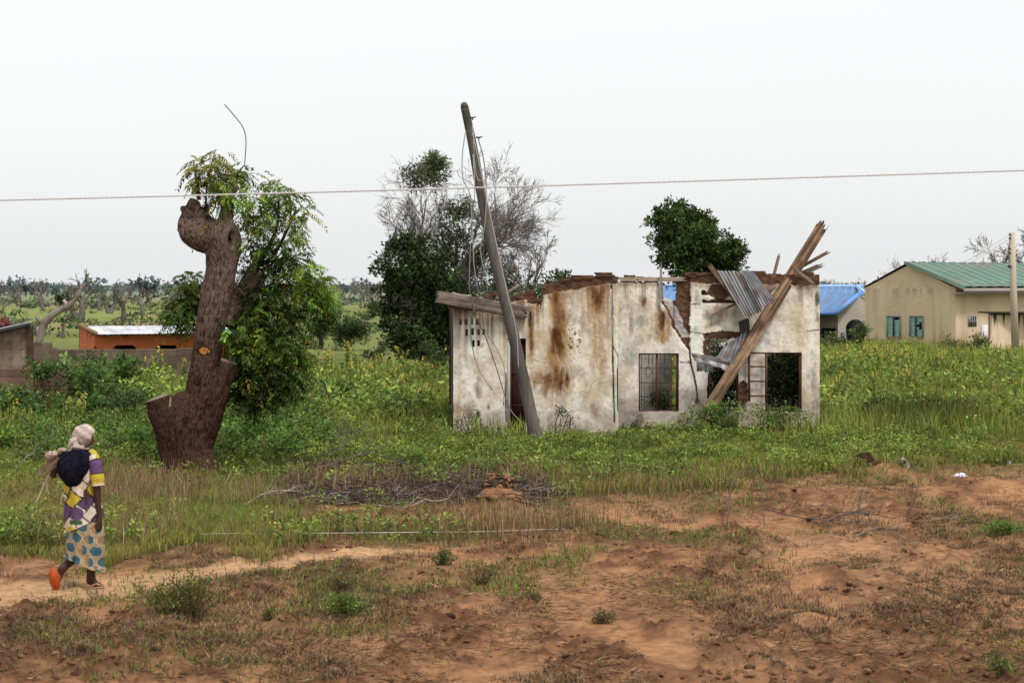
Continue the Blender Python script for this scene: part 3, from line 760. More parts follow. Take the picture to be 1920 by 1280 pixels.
# flat roof slab added over the left wing to keep its inside dark
acc = Acc(); ns_ = 30
Px, Py = np.meshgrid(np.linspace(gx(856, 41), gx(1012, 41), ns_), np.linspace(40.83, 44.9, ns_)); Pz = 2.53 - .25 * (Px - Px.min()) / 1.8 * .35 + .05 * fbm(Px * 3, Py * 3, o=3, seed=415)
i = np.arange(ns_ - 1)[:, None] * ns_; j = np.arange(ns_ - 1)[None]; Q = np.stack([i + j, i + j + 1, i + ns_ + j + 1, i + ns_ + j], -1).reshape(-1, 4)
V = np.stack([Px, Py, Pz], -1).reshape(-1, 3); acc.add(V, Q, None, BR); acc.add(V - np.array([0, 0, .12]), Q[:, ::-1], None, BR * .7)
acc.build('added_roof_slab', M_BRICK, house)
slab('inner_wall', (gx(1008, 41.0), 40.84), (gx(1003, 45), 44.9), -.1, [2.6, 2.66, 2.66], .12, (.08, .06, .05), house, seed=408)  # dark colour paints the shade of the wing's inside

# dark red door leaf, jamb
acc = Acc(); s = YA / F
def abox(acc, px0, px1, py0, py1, Y0, Y1, C, jit=0):
    s = Y0 / F
    box(acc, (gx(px0, Y0), Y0, H - (py1 - HY) * s), (gx(px1, Y0), Y1, H - (py0 - HY) * s), C, jit=jit)
abox(acc, 957, 986.5, 637, 812, YA + .13, YA + .17, (.055, .012, .012))
for x in (958, 971, 984): abox(acc, x - 1.4, x + 1.4, 638, 811, YA + .105, YA + .128, (.035, .01, .01))
for y in (640, 700, 760): abox(acc, 959.5, 982.5, y - 1.5, y + 1.5, YA + .112, YA + .128, (.04, .012, .01))
acc.build('door', M_METAL, house)['label'] = 'dark red door leaf set in the doorway'
acc = Acc(); abox(acc, 951.0, 956.5, 637, 818, YA + .02, YA + .16, (.42, .40, .37)); acc.build('door_jamb', M_PLASTER, house)

# window grille
acc = Acc(); RED = (.10, .035, .03); IR = (.045, .03, .027)
def bar(acc, P, r, Y, C, n=5): tube(acc, [at(x, y, Y) for x, y in P], r, C, n=n)
YW = YB + .07
for x in (1198.2, 1271): bar(acc, [(x, 662), (x, 771)], .022, YW, RED)
bar(acc, [(1231.5, 663), (1231.5, 771)], .025, YW, RED); bar(acc, [(1268, 663), (1268, 771)], .016, YW - .02, RED)
bar(acc, [(1197, 662.5), (1272, 662.5)], .022, YW, RED); bar(acc, [(1197, 770.5), (1272, 770.5)], .02, YW, RED)
gm = acc.build('window_grille', M_METAL, house); gm['label'] = 'red framed iron grille with scroll bars in the left window'
acc = Acc()
for x in (1203, 1208, 1216, 1224, 1238, 1246, 1254, 1262): bar(acc, [(x, 664), (x, 684 if x in (1216, 1246) else 770)], .007, YW, IR) if x not in (1208, 1254) else bar(acc, [(x, 718), (x, 770)], .006, YW, IR)
for y in (690, 717, 743): bar(acc, [(1199, y), (1230, y)], .008, YW, IR); bar(acc, [(1233, y), (1270, y)], .008, YW, IR)
for cx in (1215, 1250):
    th = np.linspace(0, 2 * np.pi, 25); rr = 7.5 * (1 + .28 * np.cos(4 * th))
    bar(acc, list(zip(cx + rr * np.cos(th) * .9, 697 + rr * np.sin(th) * 1.15)), .007, YW - .015, IR, 4)
acc.build('scroll_bars', M_METAL, gm)
# open casement leaf
acc = Acc(); YC = YB - .10
for x in (1404.5, 1436.5): bar(acc, [(x, 661), (x, 752)], .026, YC, RED, 4)
for y in (661.5, 687, 714.5, 742): bar(acc, [(1404, y), (1437, y)], .016, YC, RED, 4)
acc.build('casement_leaf', M_METAL, house)['label'] = 'empty rust red casement frame swung open against the wall'
acc = Acc()
bar(acc, [(1500.5, 661), (1500.5, 772)], .03, YB + .06, RED, 4); bar(acc, [(1435, 661.5), (1503, 661.5)], .02, YB + .06, RED, 4); bar(acc, [(1435.5, 662), (1435.5, 771)], .02, YB + .06, RED, 4)
acc.build('window_frame', M_METAL, house)['label'] = 'rust red frame of the right opening'
acc = Acc(); bar(acc, [(1382.5, 636), (1382.5, 780)], .03, YB + .08, (.075, .03, .025), 4); bar(acc, [(1329.5, 636), (1329.5, 780)], .025, YB + .08, (.075, .03, .025), 4); bar(acc, [(1329, 652), (1382, 652)], .018, YB + .08, IR, 4)
acc.build('door_frame', M_METAL, house)

# ------------------------------------------------------------------ timber
def plank(acc, P0, P1, w, t, seed, C0=(.27, .21, .16), C1=(.13, .095, .07), face=(0, -1, 0), n=46, splinter=.12, bend=0.0, taper=1.0):
    P0 = np.array(P0, float); P1 = np.array(P1, float); L = np.linalg.norm(P1 - P0); d = (P1 - P0) / L
    f = np.array(face, float); f -= d * (f @ d); f /= np.linalg.norm(f); s_ = np.cross(d, f)
    u = np.linspace(0, 1, n)
    xs = np.linspace(-.5, .5, 11); prof = [(x, .5) for x in xs] + [(x, -.5) for x in xs[::-1]]
    k = len(prof); V = []; C = []
    for a, uu in enumerate(u):
        ww = w * (1 + (taper - 1) * uu) * (1 + .07 * (vnoise(np.array([uu * L * 2.]), np.array([0.]), seed=seed)[0] - .5))
        for b, (x, y) in enumerate(prof):
            e = 0
            if a in (0, n - 1): e = splinter * (vnoise(np.array([b * 1.7]), np.array([a * 3.]), seed=seed + 1)[0] - .5) * 2 * (1 if a else .3)
            q = P0 + d * (uu * L + e) + s_ * x * ww + f * (y * t + (.006 if abs(x) < .3 else 0) * (vnoise(np.array([uu * L * 5.]), np.array([b * 1.]), seed=seed + 2)[0] - .5)) - np.array([0, 0, 1.]) * bend * 4 * uu * (1 - uu)
            V.append(q)
            g_ = fbm(np.array([uu * L * .9]), np.array([x * 14 + y * 5.]), o=3, seed=seed + 5)[0]; g2 = fbm(np.array([uu * L * 4]), np.array([x * 3.]), o=2, seed=seed + 6)[0]
            kk = np.clip((g_ * .7 + g2 * .3 - .33) * 3.2, 0, 1)
            C.append(np.array(C0) * (1 - kk) + np.array(C1) * kk)
    V = np.array(V)
    i = np.arange(n - 1)[:, None] * k; j = np.arange(k)[None]; j2 = (j + 1) % k
    Q = np.stack([i + j, i + n * 0 + j2, i + k + j2, i + k + j], -1).reshape(-1, 4)
    acc.add(V, Q, None, np.array(C))
    for base, fl in ((0, 1), ((n - 1) * k, 0)):
        for b in range(10):
            q = [base + b, base + b + 1, base + 20 - b, base + 21 - b]
            acc.q.append(np.array([q if fl else q[::-1]]) + acc.n - len(V))

acc = Acc(); plank(acc, at(1313, 792, 40.35), at(1541, 425, 41.75), .235, .07, 501, C0=(.29, .185, .115), C1=(.075, .043, .026), n=120, splinter=.16)
bm_ = acc.build('leaning_beam', M_WOOD); tag(bm_, 'long thick brown timber beam leaning diagonally across the ruin front', 'beam')
acc = Acc(); plank(acc, at(1452, 566, 41.26), at(1534, 423, 41.80), .09, .08, 502, C0=(.27, .2, .14), C1=(.10, .065, .045), n=80, splinter=.12)
acc.build('side_plank', M_WOOD, bm_)
def stick(name, P0, P1, w, t, seed, label, C0=(.25, .19, .145), C1=(.10, .07, .055), n=24, **k):
    acc = Acc(); plank(acc, P0, P1, w, t, seed, C0, C1, n=n, **k)
    return tag(acc.build(name, M_WOOD), label, 'plank', 'loose timbers on the ruin')
stick('broken_plank', at(1330, 497, 41.28), at(1384, 568, 41.12), .10, .04, 503, 'short dark plank propped left of the corrugated sheets on the wall top', C0=(.2, .13, .085), C1=(.09, .055, .035))
stick('broken_plank', at(1240, 562, 41.22), at(1239, 498, 41.3), .10, .03, 504, 'upright grey splintered board in the wall gap', C0=(.33, .29, .25), C1=(.16, .13, .11), taper=.35)
stick('broken_plank', at(1445, 532, 41.5), at(1550, 474, 42.3), .07, .05, 505, 'thin dark rafter rising to the right behind the leaning beam', C0=(.17, .12, .09), C1=(.08, .055, .04))
stick('broken_plank', at(1451, 516, 41.6), at(1460, 481, 41.7), .06, .04, 506, 'small stub of wood standing on the wall top left of the beam')
stick('broken_plank', at(1478, 524, 41.55), at(1535, 499, 42.0), .10, .06, 507, 'broken rafter end poking out right of the beam', C0=(.2, .15, .11), C1=(.07, .05, .04), splinter=.2)
stick('broken_plank', at(1490, 505, 41.24), at(1526, 532, 41.2), .07, .04, 508, 'short pale batten sloping down the wall top right of the beam')
stick('broken_plank', at(1437, 545, 41.22), at(1478, 521, 41.5), .07, .05, 509, 'short batten between the corrugated sheets and the beam')
stick('broken_plank', at(1332, 592, 41.17), at(1378, 570, 41.17), .05, .03, 510, 'thin twisted batten hanging on the wall under the sheets')
stick('broken_plank', at(1163, 523.5, 41.35), at(1282, 523.5, 41.35), .085, .10, 511, 'straight pale plank lying along the wall top by the gap', C0=(.42, .34, .27), C1=(.22, .17, .13), n=40)
stick('broken_plank', at(930, 560, 40.55), at(973, 535, 41.2), .05, .03, 512, 'thin pale batten sticking up behind the leaning pole')
stick('roof_beam', at(819, 556, 40.1), at(986, 586, 40.5), .25, .12, 513, 'broad grey fallen roof beam lying along the left wing wall', C0=(.25, .195, .165), C1=(.10, .075, .065), n=60)
acc = Acc(); plank(acc, at(842, 573, 40.45), at(888, 578, 40.5), .10, .3, 514, (.2, .12, .08), (.1, .06, .04)); tag(acc.build('wall_plate', M_WOOD), 'short dark timber under the outer end of the fallen roof beam', 'plank', 'loose timbers on the ruin')
acc = Acc()
for i, x in enumerate((854, 862, 871, 877)): box(acc, (-.06, -.12, -.02), (.06, .12, .02), (.55, .42, .36), rot=Matrix.Rotation(.5 - i * .2, 3, 'Y'), org=at(x, 552 + i, 40.3), jit=.01)
tag(acc.build('plaster_rubble', M_BRICK), 'pinkish plaster flakes lying on top of the fallen roof beam', 'rubble')

# ------------------------------------------------------------------ corrugated sheets
def tin(name, A, B, C, D, waves, amp, seed, label, nu=None, nv=24, curl=None, tint=(.43, .45, .47)):
    """A top-left, B top-right, C bottom-right, D bottom-left"""
    A, B, C, D = [np.array(p, float) for p in (A, B, C, D)]
    waves = int(waves * 1.5); nu = waves * 10; tint = tuple(np.array(tint) * .62)
    U, Vv = np.meshgrid(np.linspace(0, 1, nu), np.linspace(0, 1, nv))
    P = (A * (1 - U[..., None]) + B * U[..., None]) * (1 - Vv[..., None]) + (D * (1 - U[..., None]) + C * U[..., None]) * Vv[..., None]
    nrm = np.cross(B - A, D - A); nrm /= np.linalg.norm(nrm)
    if nrm[1] > 0: nrm = -nrm
    P = P + nrm * (amp * np.sin(U * waves * 2 * np.pi))[..., None]
    P = P + nrm * ((fbm(U * 2, Vv * 2, o=2, seed=seed) - .5) * .08)[..., None]
    if curl is not None: P = P + curl(U, Vv)
    edge = (fbm(U * 9, Vv * 0, o=2, seed=seed + 9) - .5) * .06 * (Vv > .97)
    P[..., 2] += edge
    r = smooth(.48, .62, fbm(U * 4, Vv * 5, o=4, seed=seed + 1)); r2 = smooth(.60, .68, fbm(U * 8, Vv * 3, o=3, seed=seed + 2))
    c = np.asarray(tint) * (.75 + .5 * fbm(U * 12, Vv * 3, o=3, seed=seed + 3)[..., None])
    c = c * (.8 + .2 * np.sin(U * waves * 2 * np.pi)[..., None])
    c = mixc(c, r * .30, (.16, .10, .075)); c = mixc(c, r2 * .7, (.13, .055, .035))
    i = np.arange(nv - 1)[:, None] * nu; j = np.arange(nu - 1)[None]
    Q = np.stack([i + j, i + nu + j, i + nu + j + 1, i + j + 1], -1).reshape(-1, 4)
    o = npmesh(name, P.reshape(-1, 3), Q, c.reshape(-1, 3), M_TIN, sm=True)
    return tag(o, label, 'roof sheet', 'corrugated iron sheets on the ruin')
tin('corrugated_sheet', at(1344, 508, 41.32), at(1392, 508, 41.28), at(1428, 583, 40.72), at(1397, 597, 40.72), 5, .018, 520, 'rust streaked corrugated sheet hanging over the wall top, left of its pair', tint=(.42, .43, .44))
tin('corrugated_sheet', at(1388, 506, 41.22), at(1414, 509, 41.2), at(1456, 563, 40.66), at(1425, 578, 40.62), 5, .018, 521, 'cleaner grey corrugated sheet hanging next to the leaning beam, right of its pair', tint=(.50, .53, .57))
tin('corrugated_sheet', at(1356, 652, 41.0), at(1404, 616, 41.05), at(1388, 690, 40.84), at(1338, 679, 40.86), 4, .018, 522, 'crumpled corrugated sheet wedged behind the leaning beam above the doorway', tint=(.40, .42, .44))
tin('corrugated_sheet', at(1295, 661, 40.92), at(1378, 678, 40.75), at(1372, 698, 40.70), at(1302, 676, 40.88), 2, .016, 523, 'narrow folded tin strip lying across the doorway below the crumpled sheet', curl=lambda U, V_: np.stack([0 * U, -.05 * np.sin(U * 3), .015 * np.sin(U * np.pi)], -1), tint=(.36, .38, .40))
tin('corrugated_sheet', at(1306, 677, 41.0), at(1342, 682, 41.0), at(1342, 696, 40.95), at(1306, 696, 40.95), 3, .018, 524, 'dull grey corrugated scrap hanging under the folded tin strip', tint=(.28, .30, .33))
tin('corrugated_sheet', at(1384, 603, 41.15), at(1404, 596, 41.1), at(1408, 632, 41.02), at(1390, 640, 41.05), 4, .022, 525, 'dark bent corrugated scrap curling out behind the leaning beam', tint=(.14, .15, .15))

# ------------------------------------------------------------------ plants in the ruin
rng = R(530)
def bush(name, px, pyb, w, h, Y, n, size, col, label, seed, dark=False, flowers=0, cat='bush', group=None, stems=True, aspect=.45, shell=.5, zoff=0.0):
    rng = R(seed); s = Y / F
    c = at(px, pyb - h * .52, Y); z0 = (at(px, pyb, Y))[2] + zoff
    o = empty(name, (c[0], Y, z0), label, cat, group)
    acc = Acc(); leaf_cloud(acc, c, (w * s / 2, min(w, 120) * s / 2, h * s * .5), n, size, col, rng, aspect=aspect, floor=z0, shell=shell)
    acc.build('foliage', M_DARKLEAF if dark else M_LEAF, o)
    if stems:
        acc = Acc()
        for i in range(7):
            e = c + rand_dirs(1, rng, .3)[0] * np.array([w * s / 2, w * s / 3, h * s / 2]) * .8
            b = np.array([c[0] + rng.normal(0, w * s * .08), Y + rng.normal(0, .1), z0 - .05])
            tube(acc, curve_pts([b, (b + e) / 2 + rng.normal(0, .06, 3), e], 8), np.linspace(.02, .006, 9)[:len(curve_pts([b, (b + e) / 2, e], 8))], (.10, .07, .045), n=4, cap=False)
        acc.build('stem', M_TWIG, o)
    if flowers:
        acc = Acc(); P = c + rand_dirs(flowers, rng, .7) * np.array([w * s / 2, w * s / 3, h * s / 2]) * rng.uniform(.8, 1.05, (flowers, 1))
        for k in range(4): leaf_quads(acc, P + rng.normal(0, size * .5, P.shape), rand_dirs(flowers, rng, .8), size * 1.1, size * .7, jitter_col((.60, .47, .06), flowers, rng, .2, .08), rng)
        acc.build('blossoms', M_LEAF, o)
    return o
bush('bush', 1472, 790, 104, 150, 42.3, 6500, .085, (.036, .062, .015), 'dense dark green bush filling the right window opening', 531, flowers=10)
bush('bush', 1356, 775, 84, 132, 43.4, 4200, .09, (.034, .058, .016), 'dark leafy bush growing inside the ruin behind the doorway', 532)
bush('bush', 1350, 806, 100, 52, 40.0, 1300, .065, (.11, .165, .032), 'green bush at the foot of the leaning beam', 533)
bush('bush', 1450, 806, 150, 46, 40.2, 1700, .06, (.11, .16, .032), 'low bush spreading under the open casement frame', 534)
bush('bush', 1235, 776, 66, 45, 42.4, 700, .06, (.07, .11, .03), 'weedy bush inside the ruin behind the iron grille', 535)
bush('shrub', 888, 825, 62, 66, 40.1, 500, .05, (.075, .105, .04), 'thin grey green shrub at the left corner of the ruin', 536)
bush('shrub', 1055, 825, 56, 62, 40.2, 420, .05, (.085, .11, .045), 'wispy shrub against the stained wall right of the leaning pole', 537)
bush('shrub', 1190, 815, 50, 40, 40.6, 350, .05, (.08, .105, .045), 'small dull shrub below the iron window grille', 538)
# ------------------------------------------------------------------ leaning pole with loose wires
YP = 38.2
o = empty('leaning_pole', at(1008, 840, YP), 'grey weathered wooden power pole leaning left in front of the ruin', 'pole')
P = curve_pts([at(1010, 848, YP), at(985, 728, YP), at(957, 605, YP), at(924, 470, YP), at(902, 362, YP), at(886, 272, YP), at(871.5, 203, YP)], 60)
n = len(P); r = np.linspace(12.6, 7.8, n) * YP / F
acc = Acc(); tt = np.linspace(0, 1, n)
cc = np.array([.115, .10, .087]) * (.6 + .75 * fbm(tt * 9, tt * 0, o=4, seed=601)[:, None]); cc[-6:] *= .7
tube(acc, P, r, cc, n=14)
top = P[-1]; d = unit(P[-1] - P[-3]); 
tube(acc, [top, top + d * .07, top + d * .115], [7.8 * YP / F, 6.6 * YP / F, 3.6 * YP / F], (.10, .085, .075), n=14)
M_POLE = mat_col('pole_wood', rough=.92, bump=.016, bscale=20, var=.45, vscale=16, stretch=(1.6, 1.6, .10), spec=.12)
acc.build('post', M_POLE, o, sm=True)
acc = Acc()
for (x, y) in ((881, 221), (893, 258)):
    acc = Acc(); a = at(x, y, YP); tube(acc, [a, a + np.array([.07, -.02, 0]), a + np.array([.12, -.02, .015])], [.02, .016, .012], (.06, .055, .05), n=6)
    tube(acc, [a + np.array([.05, -.02, -.05]), a + np.array([.05, -.02, .01])], .013, (.06, .055, .05), n=5); acc.build('pin', M_METAL, o)
pass
def wire(name, pts, r, C, label, cat='wire', group=None, n=5, k=60):
    acc = Acc(); Q = curve_pts([at(*p) for p in pts], k); tube(acc, Q, r, C, n=n)
    return tag(acc.build(name, M_WIRE), label, cat, group)
WC = (.36, .35, .34)
wire('hanging_wire', [(873, 246, 38), (867, 290, 38), (868, 335, 38), (881, 365, 38.1), (886, 440, 38.2), (889, 500, 38.3), (894, 530, 38.4), (897, 560, 38.6), (884, 595, 39.2), (884, 640, 39.8), (897, 690, 40.1), (923, 731, 40.2)], .011, WC, 'loose wire hanging from the leaning pole down past the vent holes', group='loose wires of the leaning pole')
wire('hanging_wire', [(886, 230, 38), (893, 330, 38), (911, 345, 38), (909, 420, 38.1), (901, 470, 38.2), (911, 520, 38.3), (913, 555, 38.5), (904, 590, 39.1), (910, 620, 39.8), (935, 660, 40.1), (947, 700, 40.2), (944, 760, 40.3)], .010, WC, 'loose wire looping close to the leaning pole and ending beside the doorway', group='loose wires of the leaning pole')
wire('hanging_wire', [(897, 262, 38), (907, 300, 38), (912, 360, 38.05), (908, 440, 38.2), (902, 540, 38.5), (886, 577, 39.1), (908, 625, 39.8), (931, 690, 40.1), (948, 745, 40.2), (962, 775, 40.2), (990, 800, 40.0)], .011, (.16, .15, .14), 'dark loose wire crossing below the roof beam down to the doorway', group='loose wires of the leaning pole')
wire('hanging_wire', [(887, 290, 37.9), (890, 360, 37.9), (884, 430, 38.2), (880, 520, 38.4), (882, 560, 38.7), (887, 580, 39.2)], .009, WC, 'short loose wire hanging left of the others from the leaning pole', group='loose wires of the leaning pole')
wire('hanging_wire', [(886, 250, 37.95), (897, 300, 37.95), (925, 430, 37.95), (950, 545, 37.95), (968, 620, 37.98), (972, 690, 38.0)], .009, (.4, .39, .38), 'wire lying tight along the front of the leaning pole', group='loose wires of the leaning pole')

# overhead cable (two twisted strands) and a taut cable just over the ground
def cable(name, pts, r, turns, C, label):
    o = empty(name, at(*pts[len(pts) // 2]), label, 'cable')
    Q = curve_pts([at(*p) for p in pts], 700); t = np.linspace(0, 1, len(Q)) * turns * 2 * np.pi
    for k in (0, 1):
        acc = Acc(); off = np.stack([0 * t, np.cos(t + k * np.pi), np.sin(t + k * np.pi)], -1) * r * .22
        tube(acc, Q + off, r, C, n=6); acc.build('strand', M_WIRE, o)
    return o
cable('overhead_cable', [(-500, 388, 14.2), (0, 375.5, 14), (480, 363.5, 13.9), (960, 350, 13.8), (1440, 335, 13.8), (1920, 319.5, 13.8), (2450, 301, 13.9)], .0056, 150, (.47, .465, .45), 'pale twisted cable stretched across the whole view overhead')
cable('ground_cable', [(330, 1006, 24.3), (400, 1000, 24.0), (560, 999.5, 23.9), (760, 997.5, 24.0), (900, 996, 24.15), (1040, 991.5, 24.6), (1080, 994, 24.9)], .0042, 70, (.50, .48, .46), 'white taut cable stretched low across the grass')

# concrete pole in front of the green roofed house
o = empty('utility_pole', at(1903, 650, 80), 'pale concrete utility pole in front of the green roofed house', 'pole')
acc = Acc(); tube(acc, [at(1904, 652, 80), at(1900, 540, 80), at(1898, 436, 80)], [.165, .14, .11], (.46, .39, .30), n=8); acc.build('post', M_PAINT, o)
acc = Acc()
for y in (440, 447, 467, 475):
    acc = Acc(); tube(acc, [at(1894.5, y, 79.9), at(1892, y - 1, 79.9)], .05, (.05, .045, .045), n=6); acc.build('insulator', M_METAL, o)
acc = Acc(); tube(acc, [at(1893, 497, 79.9), at(1893, 502, 79.9)], .08, (.07, .06, .06), n=6)
acc.build('bracket', M_METAL, o)
for i, (y0, x1, y1, yy) in enumerate([(441, 1602, 582, 104), (448, 1600, 590, 104), (468, 1604, 596, 104), (476, 1600, 612, 104)]):
    wire('service_wire', [(1893, y0, 80), ((1893 + x1) / 2, (y0 + y1) / 2 + 14, 86), (x1, y1, yy - 8)], .007, (.50, .46, .42), 'thin service wire sagging from the concrete pole to the blue roofed house', group='service wires of the concrete pole', k=30)
# ------------------------------------------------------------------ houses in the distance
def tri_fan(acc, P, C):
    P = np.asarray(P, float); acc.add(P, None, [[0, k, k + 1] for k in range(1, len(P) - 1)], C)

def sub_quad(P00, P10, P11, P01, nu, nv):
    U, V = np.meshgrid(np.linspace(0, 1, nu), np.linspace(0, 1, nv)); U = U[..., None]; V = V[..., None]
    P = (P00 * (1 - U) + P10 * U) * (1 - V) + (P01 * (1 - U) + P11 * U) * V
    i = np.arange(nv - 1)[:, None] * nu; j = np.arange(nu - 1)[None]
    Q = np.stack([i + j, i + j + 1, i + nu + j + 1, i + nu + j], -1).reshape(-1, 4)
    return P.reshape(-1, 3), Q, U[..., 0].ravel(), V[..., 0].ravel()

def sheet_roof(acc, ridge0, ridge1, eave1, eave0, col, ribs, hi=1.5, thick=.05, seed=0, nv=14, amp=.04):
    """ribbed sheet roof plane (real ribs, weathered streaks)"""
    ridge0, ridge1, eave1, eave0 = [np.array(p, float) for p in (ridge0, ridge1, eave1, eave0)]
    P, Q, U, V = sub_quad(ridge0, ridge1, eave1, eave0, ribs * 6 + 1, nv)
    nrm = np.cross(ridge1 - ridge0, eave0 - ridge0); nrm /= np.linalg.norm(nrm)
    if nrm[2] < 0: nrm = -nrm
    ph = (U * ribs) % 1
    P = P + nrm * (np.where(np.abs(ph - .5) < .17, amp, 0) + .01)[:, None]
    c = np.asarray(col) * (.8 + .45 * fbm(U * ribs * .8, V * 3, o=3, seed=seed)[:, None])
    c = np.where((np.abs(ph - .5) < .12)[:, None], c * hi, c)
    c = mixc(c, smooth(.52, .72, fbm(U * 7, V * 4, o=4, seed=seed + 5)) * .4, np.array([.15, .12, .10])); c = mixc(c, smooth(.60, .72, fbm(U * ribs * .7, V * 1.2, o=3, seed=seed + 6)) * .35, np.array([.17, .09, .05]))
    lap = np.abs((V * 3) % 1 - .5) > .485
    c = np.where(lap[:, None], c * .8, c)
    acc.add(P, Q, None, c)
    u2 = Q[:, ::-1]; acc.add(P - nrm * thick, u2, None, c * .4)

# ---- green roofed house
g0 = unit(np.array([-.62, .785, 0.])); l0 = np.array([.785, .62, 0.])
C0 = at(1792, 656, 92); gz = C0[2]
W = 5.55; Lh = 16.0; eave_z = at(1792, 541, 92)[2]; ridge_z = at(1707, 496, 94.1)[2]
o = empty('green_roof_house', C0, 'beige rendered house with a dull green sheet roof and teal windows', 'house')
def hp(a, b, z): return np.array([C0[0], C0[1], 0]) + g0 * a + l0 * b + np.array([0, 0, z])
WALLC = np.array([.61, .47, .335])
acc = Acc()
def wallquad(A, B, zb, zt, nu, nv, extra=None, zt2=None):
    A0 = np.array([A[0], A[1], zb]); B0 = np.array([B[0], B[1], zb])
    P, Q, U, V = sub_quad(A0, B0, np.array([B[0], B[1], zt2 if zt2 is not None else zt]), np.array([A[0], A[1], zt]), nu, nv)
    n = fbm(U * 5, V * .7, o=4, seed=701); n2 = fbm(U * 26, V * .6, o=3, seed=702); s = (1 - V)
    c = WALLC * (.82 + .36 * n[:, None]); c = mixc(c, smooth(.55, .75, n2) * .35, np.array([.30, .25, .18])); c = mixc(c, smooth(.72, 1.0, s + (n2 - .5) * .25) * .75, np.array([.30, .17, .09])); c = mixc(c, smooth(.80, 1.0, V) * smooth(.45, .7, fbm(U * 40, V * .5, o=3, seed=705)) * .5, np.array([.20, .16, .12]))
    acc.add(P, Q, None, c)
wallquad(hp(W, 0, 0), hp(0, 0, 0), gz, eave_z, 60, 24)
P, Q, U, V = sub_quad(hp(W, 0, eave_z), hp(0, 0, eave_z), hp(W / 2 - .02, 0, ridge_z), hp(W / 2 + .02, 0, ridge_z), 40, 20)
nn = fbm(U * 4, V * .7, o=4, seed=703); n2 = fbm(U * 22, V * .4 + 9, o=3, seed=704)
acc.add(P, Q, None, mixc(WALLC * (.82 + .36 * nn[:, None]), smooth(.55, .75, n2) * .35, np.array([.30, .25, .18])))
wallquad(hp(0, 0, 0), hp(0, Lh, 0), gz, eave_z + .35, 60, 20)
wallquad(hp(0, Lh, 0), hp(W, Lh, 0), gz, eave_z, 10, 8); wallquad(hp(W, Lh, 0), hp(W, 0, 0), gz, eave_z, 10, 8)
acc.build('wall', M_PAINT, o)
acc = Acc(); ov = .75
sl = (ridge_z - eave_z) / (W / 2)
sheet_roof(acc, hp(W / 2, -.35, ridge_z + .10), hp(W / 2, Lh + .3, ridge_z + .10), hp(-ov, Lh + .3, eave_z + .10 - sl * ov + .28), hp(-ov, -.35, eave_z + .10 - sl * ov + .28), (.05, .118, .082), 22, 1.9, seed=710, amp=.03)
sheet_roof(acc, hp(W / 2, -.1, ridge_z + .10), hp(W / 2, Lh + .3, ridge_z + .10), hp(W + .05, Lh + .3, eave_z + .06), hp(W + .05, -.05, eave_z + .06), (.07, .13, .095), 22, 1.3, seed=711)
acc.build('roof', M_ROOF, o)
acc = Acc(); ez = eave_z + .10 - sl * ov + .28
def ubox(acc, a0, a1, b0, b1, z0, z1, C):
    V = np.array([hp(a, b, z) for a in (a0, a1) for b in (b0, b1) for z in (z0, z1)])
    acc.add(V, [[0,1,3,2],[4,6,7,5],[0,4,5,1],[2,3,7,6],[0,2,6,4],[1,5,7,3]], None, C)
ubox(acc, -ov + .02, -ov + .07, -.3, Lh + .2, ez - .24, ez - .06, (.36, .33, .29)); ubox(acc, -ov + .08, -.01, -.3, Lh + .2, ez - .32, ez - .27, (.33, .29, .25))
acc.build('fascia', M_PAINT, o)
acc = Acc()
V = np.array([hp(-ov, -.36, ez + .02), hp(-ov, -.36, ez - .12), hp(W / 2, -.36, ridge_z + .02), hp(W / 2, -.36, ridge_z + .16)]); V = np.concatenate([V, V + l0 * .06])
acc.add(V, [[0, 1, 2, 3], [7, 6, 5, 4], [0, 4, 5, 1], [3, 2, 6, 7]], None, (.16, .24, .18)); acc.build('verge_trim', M_ROOF, o)
def gable_a(px):   # position along the gable for a photo column
    lo, hi = 0.0, W
    for _ in range(40):
        m = (lo + hi) / 2; p = hp(m, 0, 0)
        if 960 + F * p[0] / p[1] > px: lo = m
        else: hi = m
    return m
def zat(py, p): return H - (py - HY) / F * p[1]
for k, (xa, xb) in enumerate([(1688, 1664.5), (1730.5, 1707)]):
    a0, a1 = gable_a(xa), gable_a(xb); p = hp((a0 + a1) / 2, 0, 0); z1 = zat(594, p); z0 = zat(632, p)
    acc = Acc()
    ubox(acc, a0 - .04, a1 + .04, -.045, .03, z0 - .05, z0 + .02, (.33, .27, .2)); ubox(acc, a0 - .04, a1 + .04, -.05, .03, z1 - .02, z1 + .05, (.16, .2, .17))
    ubox(acc, a0 - .05, a0 + .02, -.05, .03, z0 + .02, z1 - .02, (.2, .25, .21)); ubox(acc, a1 - .02, a1 + .05, -.05, .03, z0 + .02, z1 - .02, (.2, .25, .21))
    mid = (a0 + a1) / 2 + (.02 if k else 0); ubox(acc, mid - .03, mid + .03, -.055, .03, z0 + .02, z1 - .02, (.03, .035, .03))
    w = acc.build('window', M_METAL, o)
    acc = Acc(); rows = 8
    for half in ((a0 + .03, mid - .04), (mid + .04, a1 - .03)):
        for r_ in range(rows):
            if k == 1 and half[0] < mid and r_ in (3, 4, 5): 
                if r_ == 4: continue
                h2 = (half[0] + .18, half[1])
            elif k == 0 and half[0] < mid and r_ == 7: continue
            else: h2 = half
            zz0 = z0 + .03 + (z1 - z0 - .06) * r_ / rows; zz1 = z0 + .03 + (z1 - z0 - .06) * (r_ + .94) / rows
            ubox(acc, h2[0], h2[1], -.03, -.012, zz0, zz1, np.array([.23, .40, .36]) * RNG.uniform(.9, 1.12))
    acc.build('louvre_pane', M_GLASS, w)
    acc = Acc(); ubox(acc, a0, a1, -.006, -.003, z0, z1, (.015, .015, .015)); acc.build('dark_backing', M_PAINT, w)  # thin black sheet behind the panes, painting the unlit inside
